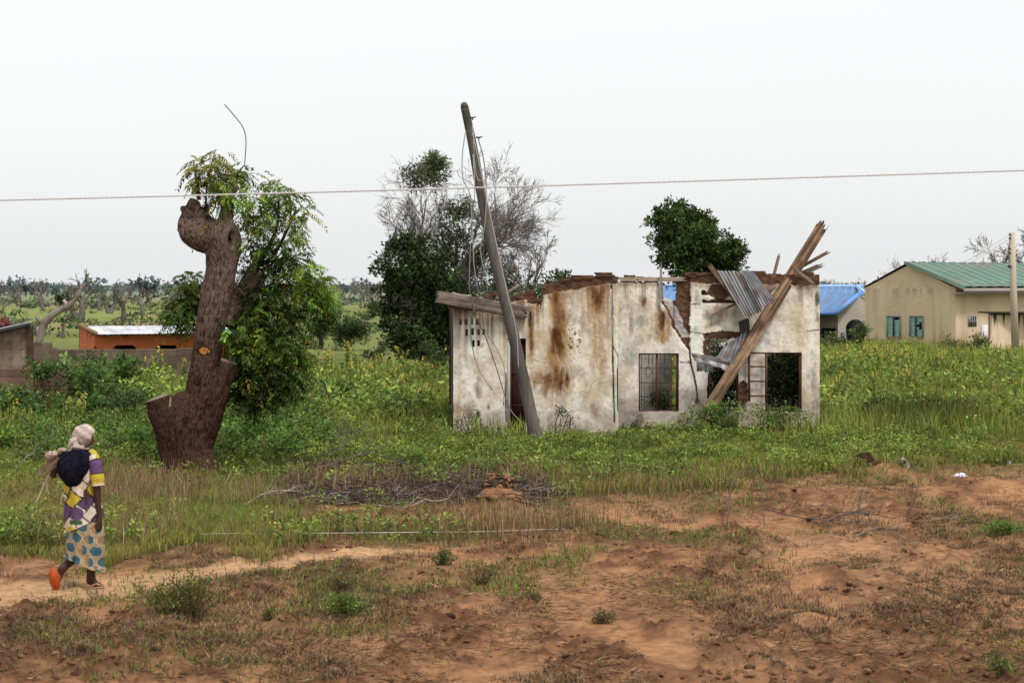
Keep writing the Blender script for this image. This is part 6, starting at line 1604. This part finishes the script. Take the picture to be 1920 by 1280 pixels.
branch_on_ground([(1363, 985, .0), (1372, 960, .35), (1400, 945, .52), (1425, 955, .42), (1434, 985, .0)], .013, 'thin arched branch bowed over the soil', 1506, (.11, .08, .065), 3)
branch_on_ground([(1430, 968, .15), (1500, 980, .08), (1580, 990, .06), (1690, 1000, .03)], .011, 'long thin branch stretched over the soil right of the arched one', 1507, (.15, .11, .095), 6)
branch_on_ground([(1540, 990, .1), (1600, 985, .12), (1680, 978, .06)], .014, 'dead brush heap in the middle of the right-hand soil', 1508, (.13, .095, .08), 8)
branch_on_ground([(1600, 1010, .03), (1650, 1008, .1), (1695, 1012, .02)], .012, 'curved stick lying below the dead brush heap', 1509, (.2, .155, .135), 4)
branch_on_ground([(1702, 980, .0), (1712, 962, .12), (1722, 946, .24)], .018, 'short dark stick standing in the soil right of the brush', 1510, (.085, .05, .04), 0)
branch_on_ground([(1722, 982, .03), (1800, 980, .04), (1870, 983, .03)], .012, 'straight thin stick lying on the soil at the right', 1511, (.17, .13, .12), 3)
branch_on_ground([(1608, 985, .0), (1611, 968, .12), (1614, 955, .2)], .014, 'short upright stub of wood beside the brush heap', 1512, (.10, .07, .06), 0)
branch_on_ground([(160, 1105, .02), (190, 1125, .03), (215, 1140, .02)], .006, 'thin twig lying on the footpath at the feet of the person', 1513, (.2, .13, .09), 2)
branch_on_ground([(20, 900, .1), (60, 880, .25), (130, 865, .3)], .012, 'grey dead branch in the weeds left of the person', 1514, (.2, .165, .145), 12)
branch_on_ground([(40, 835, .5), (75, 848, .3), (110, 865, .2)], .016, 'dark broken branch rising from the weeds at the left', 1515, (.09, .075, .065), 10)
branch_on_ground([(595, 1085, .0), (585, 1050, .15), (570, 1010, .42)], .005, 'single tall bare weed stalk by the sandy patch', 1516, (.16, .11, .08), 0)
branch_on_ground([(750, 1052, .0), (743, 1025, .15), (738, 1000, .3)], .005, 'single bare weed stalk right of the sandy patch', 1517, (.16, .11, .08), 1)
# clod, bits of metal and plastic
rng = R(1600)
def lump(name, px, py, w, h, col, label, cat, seed, rough=.25, mat=None, hollow=False, grp=None):
    g_ = gp(px, py); g_[2] = float(ground_height(g_[0], g_[1])); s = g_[1] / F
    th, ph = np.meshgrid(np.linspace(0, 2 * np.pi, 40), np.linspace(-.25, np.pi / 2, 18))
    d = np.stack([np.cos(th) * np.cos(ph), np.sin(th) * np.cos(ph), np.sin(ph)], -1)
    n = fbm(d[..., 0] * 2 + seed, d[..., 1] * 2, d[..., 2] * 2 + 9, o=4, seed=seed); n2 = fbm(d[..., 0] * 7, d[..., 1] * 7 + seed, d[..., 2] * 7, o=3, seed=seed)
    r_ = 1 + (n - .5) * rough * 4 + (n2 - .5) * rough
    V = g_ + d * r_[..., None] * np.array([w * s / 2, w * s / 2.4, h * s])
    i = np.arange(17)[:, None] * 40; j = np.arange(39)[None]; Q = np.stack([i + j, i + j + 1, i + 41 + j, i + 40 + j], -1).reshape(-1, 4)
    c = np.asarray(col) * (.5 + n2[..., None])
    return tag(npmesh(name, V.reshape(-1, 3), Q, c.reshape(-1, 3), mat or M_SOIL), label, cat, grp)
lump('dirt_clod', 1620, 887, 46, 24, (.045, .024, .016), 'dark burnt looking clod of earth at the edge of the grass', 'clod', 3, .16)
lump('dirt_clod', 1622, 887, 22, 9, (.22, .14, .09), 'pale rounded clod in front of the dark burnt one', 'clod', 4, .15)
lump('dirt_clod', 1640, 884, 24, 8, (.09, .045, .028), 'flat brown clod right of the dark burnt one', 'clod', 5, .25)
lump('dirt_mound', 938, 952, 84, 17, (.27, .14, .075), 'reddish earth mound with broken bits below the leaning pole', 'mound', 6, .2)
rng = R(1610); acc = Acc()
for k in range(36):
    g_ = gp(rng.normal(940, 20), rng.normal(946, 4)); box(acc, (-.04, -.02, -.012), (.04, .02, .012), np.array([.27, .14, .07]) * rng.uniform(.5, 1.6), rot=Matrix.Rotation(rng.uniform(0, 3), 3, 'Z') @ Matrix.Rotation(rng.uniform(-1, 1), 3, 'Y'), org=g_ + [0, 0, float(ground_height(g_[0], g_[1])) + .05 + .10 * rng.random()], jit=.006, rng=rng)
tag(acc.build('brick_chips', M_BRICK), 'broken orange chips scattered over the reddish earth mound', 'chips', kind='stuff')
g_ = gp(1693, 880); acc = Acc(); s = g_[1] / F
a, b = at(1685, 860, g_[1]), at(1706, 880, g_[1] - .1)
V = np.array([a, a + [.10, .05, .03], b + [.06, .05, 0], b, a + [-.01, .10, -.10], b + [-.10, .12, -.02]])
acc.add(V, [[0, 1, 2, 3], [4, 0, 3, 5]], None, np.array([(.16, .15, .165), (.17, .13, .11), (.19, .18, .2), (.2, .2, .225), (.02, .02, .022), (.05, .05, .05)]))
tag(acc.build('metal_scrap', M_TIN), 'bent grey metal scrap standing in the grass right of the dark clod', 'scrap')
def bag(px, py, w, h, col, label, seed):
    g_ = gp(px, py); g_[2] = float(ground_height(g_[0], g_[1])); s = g_[1] / F
    U, V_ = np.meshgrid(np.linspace(-1, 1, 22), np.linspace(-1, 1, 14))
    n = fbm(U * 1.6 + seed, V_ * 1.6, o=4, seed=seed); m = np.clip(1 - (U ** 2 + V_ ** 2) * .75, 0, 1)
    P = g_ + np.stack([U * w * s / 2, V_ * w * s / 4, m ** .6 * h * s * (.5 + n) - .02], -1)
    i = np.arange(13)[:, None] * 22; j = np.arange(21)[None]; Q = np.stack([i + j, i + j + 1, i + 23 + j, i + 22 + j], -1).reshape(-1, 4)
    tag(npmesh('plastic_bag', P.reshape(-1, 3), Q, np.tile(np.asarray(col), (U.size, 1)), M_CLOTH), label, 'plastic bag', 'plastic litter on the soil')
bag(1801, 908, 26, 13, (.55, .60, .74), 'pale blue crumpled plastic bag on a small earth heap', 1)
bag(1734, 877, 14, 6, (.62, .63, .60), 'small white plastic scrap at the edge of the grass', 2)
bag(1893, 873, 9, 9, (.33, .36, .48), 'small bluish plastic scrap near the right edge', 3)
# ------------------------------------------------------------------ the walking person
YP0 = 20.25; SP = YP0 / F
gz0 = float(ground_height(gp(165, 1100)[0], YP0)) - (at(0, 1102, YP0)[2])
def pp(px, py, dy=0.0):
    a = np.array([(px - 960) / F * YP0, YP0 + dy, H - (py - HY) / F * YP0 + gz0]); return a
SK = (.052, .024, .016)
chain = []; rad = []; edges = []
def node(px, py, dy, r, link_to=None):
    chain.append(pp(px, py, dy)); rad.append(r)
    if link_to is not None: edges.append((link_to, len(chain) - 1))
    return len(chain) - 1
pel = node(160, 966, 0, .135); sp1 = node(159, 925, 0, .12, pel); ch = node(156, 882, 0, .13, sp1); nb = node(156, 853, 0, .07, ch); nk = node(158, 840, .01, .048, nb); hd = node(158, 826, .02, .078, nk); ht = node(157, 808, .015, .082, hd)
fc = node(170, 829, .06, .038, hd); no = node(175.5, 826, .075, .014, fc); chn = node(170, 837, .055, .022, fc); ea = node(163, 824, -.06, .016, hd)
rs = node(180, 860, -.10, .055, ch); re_ = node(187, 915, -.13, .040, rs); rw = node(190, 964, -.10, .027, re_); rp = node(191, 977, -.095, .030, rw)
ls = node(130, 860, .08, .055, ch); le = node(97, 894, .0, .042, ls); lw = node(112, 866, -.08, .028, le); lp = node(119, 856, -.09, .030, lw)
for hand, bx, by, bd, sx, sy in ((rp, 191, 977, -.095, 0, 1), (lp, 119, 856, -.09, .8, -.5)):
    for k, (off, L) in enumerate([(-4.4, 9.5), (-1.5, 11), (1.4, 10.5), (4.2, 8.5)]):
        a = node(bx + off * .55 + sx * 5, by + sy * 6 + off * .1, bd + off * .004, .0095, hand); b = node(bx + off * .65 - 1 + sx * 8, by + sy * (6 + L * .5), bd + off * .0055, .0085, a); node(bx + off * .6 - 3 + sx * 9, by + sy * (6 + L), bd + off * .005 + .01, .0075, b)
    a = node(bx - 5, by + 1, bd - .02, .011, hand); b = node(bx - 7, by + 6, bd - .03, .010, a); node(bx - 6.5, by + 10, bd - .03, .008, b)
rh = node(168, 984, -.04, .10, pel); rk = node(172, 1036, -.01, .062, rh); rc = node(171, 1060, -.02, .050, rk); ra = node(170, 1087, 0, .033, rc); rhl = node(164, 1096, .0, .030, ra); rb = node(183, 1099, .03, .030, ra); rt = node(193, 1101, .05, .018, rb)
lh = node(151, 984, .05, .10, pel); lk = node(146, 1036, .05, .062, lh); lc = node(133, 1052, -.03, .050, lk); la = node(120, 1064, -.09, .034, lc); lhl = node(116, 1061, -.125, .030, la); lb = node(112, 1088, -.105, .032, la); lt = node(110, 1101, -.08, .020, lb)
me = bpy.data.meshes.new('skeleton'); me.from_pydata([tuple(v) for v in chain], edges, [])
tmp = bpy.data.objects.new('skeleton', me); COL.objects.link(tmp)
md = tmp.modifiers.new('skin', 'SKIN'); md.use_smooth_shade = True
for i, r_ in enumerate(rad): me.skin_vertices[0].data[i].radius = (r_, r_); me.skin_vertices[0].data[i].use_root = (i == 0)
s2 = tmp.modifiers.new('sub', 'SUBSURF'); s2.levels = 2; s2.render_levels = 2
dg = bpy.context.evaluated_depsgraph_get(); pm = bpy.data.meshes.new_from_object(tmp.evaluated_get(dg)); bpy.data.objects.remove(tmp)
nv = len(pm.vertices); a = pm.color_attributes.new('col', 'FLOAT_COLOR', 'POINT'); cc = np.ones((nv, 4), np.float32); cc[:, :3] = SK; a.data.foreach_set('color', cc.ravel())
pm.polygons.foreach_set('use_smooth', np.ones(len(pm.polygons), bool)); pm.materials.clear(); pm.update()
person = link('person', pm, M_SKIN)
tag(person, 'person walking on the footpath in white headscarf, navy shawl, patterned tunic and wrap skirt', 'person')

def ring_mesh(name, rows, colf, mat, parent, n=96, fold=.012, seed=0, shear=None, closed_top=False, nk=3):
    """rows: (py, cx, rx px, ry m, dy)"""
    rows = np.array(rows, float); m = 90; t = np.linspace(0, 1, m)
    R_ = np.stack([np.interp(t, np.linspace(0, 1, len(rows)), rows[:, k]) for k in range(5)], -1)
    th = np.linspace(0, 2 * np.pi, n, endpoint=False)
    TH, I = np.meshgrid(th, np.arange(m))
    amp = fold * (.25 + .75 * t[I])
    f = amp * (np.sin(TH * 7 + 3 * fbm(TH, t[I] * 2, o=2, seed=seed)) * .5 + (fbm(np.cos(TH) * 2 + 5, np.sin(TH) * 2 + 5, t[I] * 4, o=3, seed=seed) - .5) * 2.2)
    rx = R_[I, 2] * SP + f; ry = R_[I, 3] + f
    px = R_[I, 1] + rx / SP * np.cos(TH); py = R_[I, 0].copy()
    if shear is not None: py = py + shear(px, t[I])
    dy = R_[I, 4] + ry * np.sin(TH)
    V = np.stack([(px - 960) / F * YP0, YP0 + dy, H - (py - HY) / F * YP0 + gz0], -1)
    c = colf(px + (0 if True else 0), py, dy)
    i = np.arange(m - 1)[:, None] * n; j = np.arange(n)[None]; j2 = (j + 1) % n
    Q = np.stack([i + j, i + n + j, i + n + j2, i + j2], -1).reshape(-1, 4)
    V2 = V.reshape(-1, 3); cen = np.stack([np.full((m, n), 0), np.zeros((m, n)), np.zeros((m, n))], -1)
    o = npmesh(name, V2, Q, c.reshape(-1, 3), mat, parent, sm=True)
    return o
CRM = np.array([.56, .47, .39]); YEL = np.array([.47, .35, .045]); PUR = np.array([.095, .05, .11]); BLK = np.array([.018, .016, .02])
def tunic_col(px, py, dy):
    u = (px * .80 + py * .60) / 22.0 + (fbm(px * .03, py * .03, o=2, seed=1701) - .5) * .8; v = (-px * .60 + py * .80) / 27.0
    iu = np.floor(u); iv = np.floor(v + .5 * (iu % 2)); fu = u - iu; fv = v + .5 * (iu % 2) - iv
    h = _h(iu, iv, iu * 0, 77)
    c = np.where((h < .36)[..., None], CRM, np.where((h < .72)[..., None], YEL, np.where((h < .9)[..., None], PUR, CRM)))
    edge = (fu < .13) | (fv < .10)
    c = np.where(edge[..., None], BLK, c)
    st = (fv > .45) & (fv < .53) & (h < .36); c = np.where(st[..., None], YEL, c)
    k = (np.hypot((px - 151) / 12, (py - 960) / 13) < 1); c = np.where(k[..., None], PUR * 1.2, c)
    k = (py > 972) & (py < 980) & (np.abs(px - 148) < 12); c = np.where(k[..., None], np.array([.05, .09, .05]), c)
    hem = py > 985; c = np.where((hem & (px > 126) & (px < 160))[..., None], np.where((((px + py) // 9) % 3 == 0)[..., None], CRM, YEL), c)
    return c * (.85 + .3 * fbm(px * .2, py * .2, o=2, seed=1702)[..., None])
tunic = ring_mesh('tunic', [(840, 157, 12, .075, .0), (846, 157, 23, .10, -.01), (856, 156, 30, .125, -.01), (872, 154, 33, .14, -.01), (900, 154, 32, .145, -.01), (925, 155, 31.5, .15, 0), (950, 157, 33, .16, 0), (970, 157.5, 34, .17, 0), (984, 157.5, 35, .175, 0)], tunic_col, M_CLOTH, person, fold=.026, seed=1710, shear=lambda px, t: -(px - 157) * .42 * np.clip((t - .5) * 2, 0, 1))
def sleeve(P, rr, colf, seed):
    Q = curve_pts([pp(*p) for p in P], 30); acc = Acc(); r_ = np.interp(np.linspace(0, 1, len(Q)), np.linspace(0, 1, len(rr)), rr); tube(acc, Q, r_, (1, 1, 1), n=36, cap=False)
    V = np.concatenate(acc.v); f = (fbm(V[:, 0] * 18, V[:, 1] * 18, V[:, 2] * 14, o=3, seed=seed) - .5)[:, None] * .028
    cen = np.repeat(Q, 36, 0); d = unit(V - cen); V = V + d * f
    px = 960 + F * V[:, 0] / YP0; py = HY - F * (V[:, 2] - gz0 - H) / YP0
    t = np.repeat(np.linspace(0, 1, len(Q)), 36)
    npmesh('sleeve', V, acc.q, colf(px, py, t, V), M_CLOTH, tunic, sm=True)
def slR(px, py, t, V):
    c = np.where((t < .28)[:, None], np.where((px > 185)[:, None], YEL * .9, CRM), np.where((t < .70)[:, None], PUR * 1.25, YEL)); e = (np.abs(t - .28) < .025) | (np.abs(t - .70) < .03); c = np.where(e[:, None], BLK, c); return np.where((t > .95)[:, None], CRM, c)
sleeve([(178, 853, -.09), (185, 872, -.12), (189, 908, -.135)], [.055, .066, .062], slR, 1720)
sleeve([(132, 855, .07), (114, 872, .04), (101, 890, .01)], [.055, .055, .048], lambda px, py, t, V: np.tile(CRM * 1.05, (len(t), 1)) * (.6 + .8 * fbm(px * .15, py * .15, o=3, seed=1722)[:, None]), 1721)
def skirt_col(px, py, dy):
    ang = np.arctan2(dy, (px - 159) * SP); u = (px + 0 * ang) ; 
    c = np.array([.29, .195, .10]) * (.75 + .5 * fbm(px * .3, py * .3, o=3, seed=1730)[..., None])
    sx, sy = 23.0, 21.0
    row = np.floor((py + px * -.18) / sy); xx = px / sx + .5 * (row % 2); ix = np.floor(xx); fx = (xx - ix - .5) * sx; fy = ((py - px * .18) / sy - row - .5) * sy
    d = np.hypot(fx, fy); h = _h(ix, row, ix * 0, 5)
    blue = np.array([.045, .10, .13]); tan = np.array([.27, .16, .07])
    ci = np.where(((fx > 0) | (h > .6))[..., None], blue, tan)
    c = np.where((d < 9.2)[..., None], ci * (.75 + .5 * fbm(px * .4, py * .4, o=2, seed=1731)[..., None]), c)
    c = np.where(((d > 9.2) & (d < 11))[..., None], np.array([.38, .31, .215]), c)
    return c
def sk_sh(px, t): return (px - 158) * .42 * t
skirt = ring_mesh('wrap_skirt', [(956, 159, 28, .13, 0), (975, 160, 32, .15, 0), (1000, 160, 34, .17, 0), (1025, 160, 35, .18, 0), (1045, 159, 35.5, .185, 0), (1056, 159, 35, .185, 0)], skirt_col, M_CLOTH, person, fold=.030, seed=1740, shear=sk_sh)
acc = Acc(); 
# shawl over the back
rows = np.array([840, 846, 854, 866, 880, 894, 906, 918, 930]); Lx = np.array([136, 118, 109, 106, 106, 113, 122, 137, 147.]); Rx = np.array([170, 177, 180.5, 181, 176, 170, 164, 158, 151.])
m, n = 70, 60; T = np.linspace(0, 1, m); U, TT = np.meshgrid(np.linspace(-1, 1, n), T)
pyv = 840 + 90 * TT; l = np.interp(pyv, rows, Lx); r_ = np.interp(pyv, rows, Rx)
nz = fbm(U * 3 + TT * 2, TT * 5, o=4, seed=1750) - .5; fd = np.abs(vnoise(U * 5 + TT * 6, TT * 2.0, seed=1751) - .5)
pxv = (l + r_) / 2 + (r_ - l) / 2 * U + nz * 5 * np.abs(U); pyv = pyv + nz * 6 * (TT > .1) + (.5 - fd) * 2
dyv = -.10 - .14 * np.sqrt(np.clip(1 - U ** 2, 0, 1)) * np.sin(np.clip(TT * 1.1 + .12, 0, 1) * np.pi) ** .6 - fd * .05 + .12 * np.abs(U) ** 4
V = np.stack([(pxv - 960) / F * YP0, YP0 + dyv, H - (pyv - HY) / F * YP0 + gz0], -1)
VB = V.copy(); VB[..., 1] = np.maximum(VB[..., 1] + .02, YP0 - .06)
i = np.arange(m - 1)[:, None] * n; j = np.arange(n - 1)[None]; Q = np.stack([i + j, i + n + j, i + n + j + 1, i + j + 1], -1).reshape(-1, 4)
cs = np.array([.0075, .0075, .015]) * (.6 + 1.2 * fbm(U * 14, TT * 6 + U * 3, o=3, seed=1752)[..., None]) + (smooth(.70, .78, vnoise(U * 9 + TT * 7, TT * 26 - U * 6, seed=1753)) * .008)[..., None]
acc.add(V.reshape(-1, 3), Q, None, cs.reshape(-1, 3)); acc.add(VB.reshape(-1, 3), Q[:, ::-1], None, cs.reshape(-1, 3))
M_SHAWL = mat_col('dark_shawl', rough=1.0, bump=.01, bscale=55, var=.3, vscale=30, spec=.05)
acc.build('shawl', M_SHAWL, person, sm=True)['label'] = 'dark navy shawl over the back'
# head wrap
M_ = 44; th, ph = np.meshgrid(np.linspace(0, 2 * np.pi, 72), np.linspace(-1.15, np.pi / 2, M_))
d = np.stack([np.cos(th) * np.cos(ph), np.sin(th) * np.cos(ph), np.sin(ph)], -1)
wrap = np.sin(7 * (d[..., 2] * .9 + d[..., 0] * .75 + .25 * d[..., 1]) + 1.5 * fbm(d[..., 0] * 2 + 5, d[..., 2] * 2 + 5, d[..., 1] * 2 + 5, o=2, seed=1760))
r_ = 1 + .02 * wrap + (fbm(d[..., 0] * 4 + 9, d[..., 1] * 4 + 9, d[..., 2] * 4 + 9, o=3, seed=1761) - .5) * .10
cut = np.clip((d[..., 0] * .8 + d[..., 1] * .6) - .25, 0, 1) * np.clip(.25 - d[..., 2], 0, 1) * 1.4   # opens over the face
r_ = r_ * (1 - cut)
V = pp(157, 816, .01) + d * r_[..., None] * np.array([21.5 * SP, .12, 20.5 * SP])
i = np.arange(M_ - 1)[:, None] * 72; j = np.arange(71)[None]; Q = np.stack([i + j, i + j + 1, i + 73 + j, i + 72 + j], -1).reshape(-1, 4)
WH = np.array([.52, .42, .37]); cw = WH * (.80 + .2 * wrap[..., None]) * (.8 + .4 * fbm(d[..., 0] * 6 + 3, d[..., 2] * 6, o=3, seed=1762)[..., None])
acc = Acc(); acc.add(V.reshape(-1, 3), Q, None, cw.reshape(-1, 3))
def blob(acc, c, rx, ry, rz, col, seed, tw=3):
    th, ph = np.meshgrid(np.linspace(0, 2 * np.pi, 36), np.linspace(-np.pi / 2, np.pi / 2, 20)); d = np.stack([np.cos(th) * np.cos(ph), np.sin(th) * np.cos(ph), np.sin(ph)], -1)
    r_ = 1 + (fbm(d[..., 0] * 2 + seed, d[..., 1] * 2 + 7, d[..., 2] * 2 + 5, o=3, seed=seed) - .5) * .7 + .06 * np.sin(tw * th + 4 * ph)
    V = np.asarray(c) + d * r_[..., None] * np.array([rx, ry, rz]); i = np.arange(19)[:, None] * 36; j = np.arange(35)[None]
    acc.add(V.reshape(-1, 3), np.stack([i + j, i + j + 1, i + 37 + j, i + 36 + j], -1).reshape(-1, 4), None, (np.asarray(col) * (.8 + .5 * (r_[..., None] - 1) * 2)).reshape(-1, 3))
blob(acc, pp(141, 827, -.09), 8 * SP, .045, 8 * SP, WH, 11, 5); blob(acc, pp(147, 836, -.11), 7 * SP, .04, 7 * SP, WH * .95, 12, 4); blob(acc, pp(153, 838, -.10), 11 * SP, .045, 5 * SP, WH * .85, 13, 4); blob(acc, pp(136, 833, -.09), 5 * SP, .04, 9 * SP, WH * .9, 14, 4)
acc.build('headscarf', M_CLOTH, person, sm=True)['label'] = 'pale headscarf knotted at the back'
# sandals
acc = Acc(); th = np.linspace(0, 2 * np.pi, 40, endpoint=False)
shape = lambda th: np.stack([np.cos(th) * 10.5 * (1 + .16 * np.sin(th)), np.sin(th) * 23], -1)
S2 = shape(th)
def sole(c, ux, uy, nrm, S2, t, col, side):
    c = np.asarray(c); ux = unit(np.asarray(ux, float)); uy = unit(np.asarray(uy, float)); nrm = unit(np.asarray(nrm, float)); n = len(S2)
    A = c + (S2[:, :1] * ux + S2[:, 1:] * uy) * SP; B = A + nrm * t; acc = Acc(); V = np.concatenate([A, B, [c], [c + nrm * t]])
    k = np.arange(n); k2 = (k + 1) % n
    acc.add(V, np.stack([k, k2, k2 + n, k + n], -1), np.concatenate([np.stack([k2, k, np.full(n, 2 * n)], -1), np.stack([k + n, k2 + n, np.full(n, 2 * n + 1)], -1)]), np.concatenate([np.tile(col, (n, 1)), np.tile(side, (n, 1)), [col], [side]])); return acc
sl = sole(pp(109, 1083, -.165), (1, -.25, .05), (-.10, -.25, 1), (-.2, -1, -.25), S2, -.018, (.42, .075, .015), (.25, .06, .025))
tube(sl, [pp(118, 1075, -.13), pp(117, 1085, -.15), pp(113, 1094, -.15)], .008, (.30, .12, .05), n=5)
sl.build('sandal', M_METAL, person)['label'] = 'bright orange sandal sole turned up to the rear'
sl = sole(pp(176, 1103.2, .01), (.9, .35, 0), (-.35, .9, 0), (0, 0, 1), np.stack([np.cos(th) * 21, np.sin(th) * 8.5 * (1 + .15 * np.cos(th))], -1), .016, (.25, .14, .09), (.36, .21, .13))
tube(sl, [pp(170, 1098, -.05), pp(181, 1093.5, -.01), pp(190, 1099.5, .02)], .008, (.52, .28, .16), n=5); tube(sl, [pp(176, 1098, .07), pp(184, 1093.5, .05), pp(190, 1099.5, .04)], .008, (.52, .28, .16), n=5)
sl.build('sandal', M_METAL, person)['label'] = 'flat brown sandal planted on the path'

# bundle of firewood held over the shoulder
acc = Acc(); rng = R(1800)
fb = empty('firewood_bundle', pp(110, 860, -.05), 'bundle of thin firewood sticks carried over the shoulder of the walking person', 'firewood')
for k, (x0, y0, x1, y1, r_) in enumerate([(196, 823, 84, 876, .006), (140, 838, 74, 888, .009), (138, 842, 78, 880, .008), (142, 846, 82, 892, .009), (136, 850, 90, 886, .008), (140, 840, 70, 895, .006), (132, 848, 86, 872, .010), (128, 842, 94, 856, .010), (126, 848, 80, 884, .007), (96, 888, 75, 941, .010), (92, 896, 97, 924, .004)]):
    a, b = pp(x0, y0, -.12 + rng.normal(0, .03)), pp(x1, y1, -.10 + rng.normal(0, .04)); mid = (a + b) / 2 + rng.normal(0, .012, 3)
    tube(acc, curve_pts([a, mid, b], 10), np.linspace(r_ * .8, r_, len(curve_pts([a, mid, b], 10))), np.array([.30, .21, .17]) * np.exp(rng.normal(0, .35)), n=6)
acc.build('stick', M_TWIG, fb)
acc = Acc(); blob(acc, pp(99, 853, -.1), 10 * SP, .06, 8 * SP, (.42, .29, .25), 21, 5); blob(acc, pp(107, 850, -.11), 7 * SP, .05, 6 * SP, (.46, .34, .29), 22, 4); blob(acc, pp(122, 842, -.11), 8 * SP, .05, 4 * SP, (.42, .31, .26), 23, 4)
acc.build('cloth_tie', M_CLOTH, fb, sm=True)
# ------------------------------------------------------------------ sky, sun, camera
sd = unit(np.array([.36, -.50, .95])); el = math.asin(sd[2]); az = math.atan2(sd[0], sd[1])
w = bpy.data.worlds.new('World'); sc.world = w; w.use_nodes = True; t = w.node_tree; t.nodes.clear()
out = t.nodes.new('ShaderNodeOutputWorld')
sky = t.nodes.new('ShaderNodeTexSky'); sky.sky_type = 'NISHITA'; sky.sun_disc = False; sky.sun_elevation = el; sky.sun_rotation = az; sky.dust_density = 4; sky.air_density = 1.2
hs = t.nodes.new('ShaderNodeHueSaturation'); hs.inputs['Saturation'].default_value = .12; t.links.new(sky.outputs['Color'], hs.inputs['Color'])
b1 = t.nodes.new('ShaderNodeBackground'); b1.inputs['Strength'].default_value = .05; t.links.new(hs.outputs['Color'], b1.inputs['Color'])
# overcast layer: bright even cloud, a little greyer low down, faint drifting structure
tc = t.nodes.new('ShaderNodeTexCoord'); sx = t.nodes.new('ShaderNodeSeparateXYZ'); t.links.new(tc.outputs['Generated'], sx.inputs[0])
rp_ = t.nodes.new('ShaderNodeValToRGB'); t.links.new(sx.outputs['Z'], rp_.inputs['Fac'])
e = rp_.color_ramp.elements; e[0].position = 0.0; e[0].color = (.905, .917, .922, 1); e[1].position = .17; e[1].color = (.925, .93, .935, 1)
mp = t.nodes.new('ShaderNodeMapping'); mp.inputs['Scale'].default_value = (1.2, 1.2, 7); t.links.new(tc.outputs['Generated'], mp.inputs['Vector'])
ns = t.nodes.new('ShaderNodeTexNoise'); ns.inputs['Scale'].default_value = 1.6; ns.inputs['Detail'].default_value = 4; t.links.new(mp.outputs['Vector'], ns.inputs['Vector'])
mr = t.nodes.new('ShaderNodeMapRange'); mr.inputs['To Min'].default_value = .955; mr.inputs['To Max'].default_value = 1.04; t.links.new(ns.outputs['Fac'], mr.inputs['Value'])
vm = t.nodes.new('ShaderNodeVectorMath'); vm.operation = 'SCALE'; t.links.new(rp_.outputs['Color'], vm.inputs[0]); t.links.new(mr.outputs['Result'], vm.inputs['Scale'])
b2 = t.nodes.new('ShaderNodeBackground'); b2.inputs['Strength'].default_value = .875; t.links.new(vm.outputs['Vector'], b2.inputs['Color'])
ad = t.nodes.new('ShaderNodeAddShader'); t.links.new(b1.outputs[0], ad.inputs[0]); t.links.new(b2.outputs[0], ad.inputs[1]); t.links.new(ad.outputs[0], out.inputs['Surface'])
l = bpy.data.lights.new('sun', 'SUN'); l.energy = 2.5; l.angle = math.radians(10); l.color = (1, .96, .90)
so = bpy.data.objects.new('sun', l); COL.objects.link(so); so.rotation_euler = Vector(-sd).to_track_quat('-Z', 'Y').to_euler(); so.location = (0, -5, 30)
cd = bpy.data.cameras.new('camera'); co = bpy.data.objects.new('camera', cd); COL.objects.link(co)
co.location = (0, 0, H); co.rotation_euler = (math.pi / 2, 0, 0); cd.lens = 70; cd.sensor_width = 36; cd.shift_y = -(640 - HY) / 1920.0
cd.clip_start = .1; cd.clip_end = 8000
cd.dof.use_dof = True; cd.dof.focus_distance = 36.5; cd.dof.aperture_fstop = 5.0
sc.camera = co
sc.render.engine = 'CYCLES'; sc.cycles.use_denoising = True
sc.cycles.max_bounces = 6; sc.cycles.diffuse_bounces = 3; sc.cycles.transmission_bounces = 3; sc.cycles.transparent_max_bounces = 4
sc.view_settings.view_transform = 'Standard'; sc.view_settings.look = 'None'; sc.view_settings.exposure = 0; sc.view_settings.gamma = 1
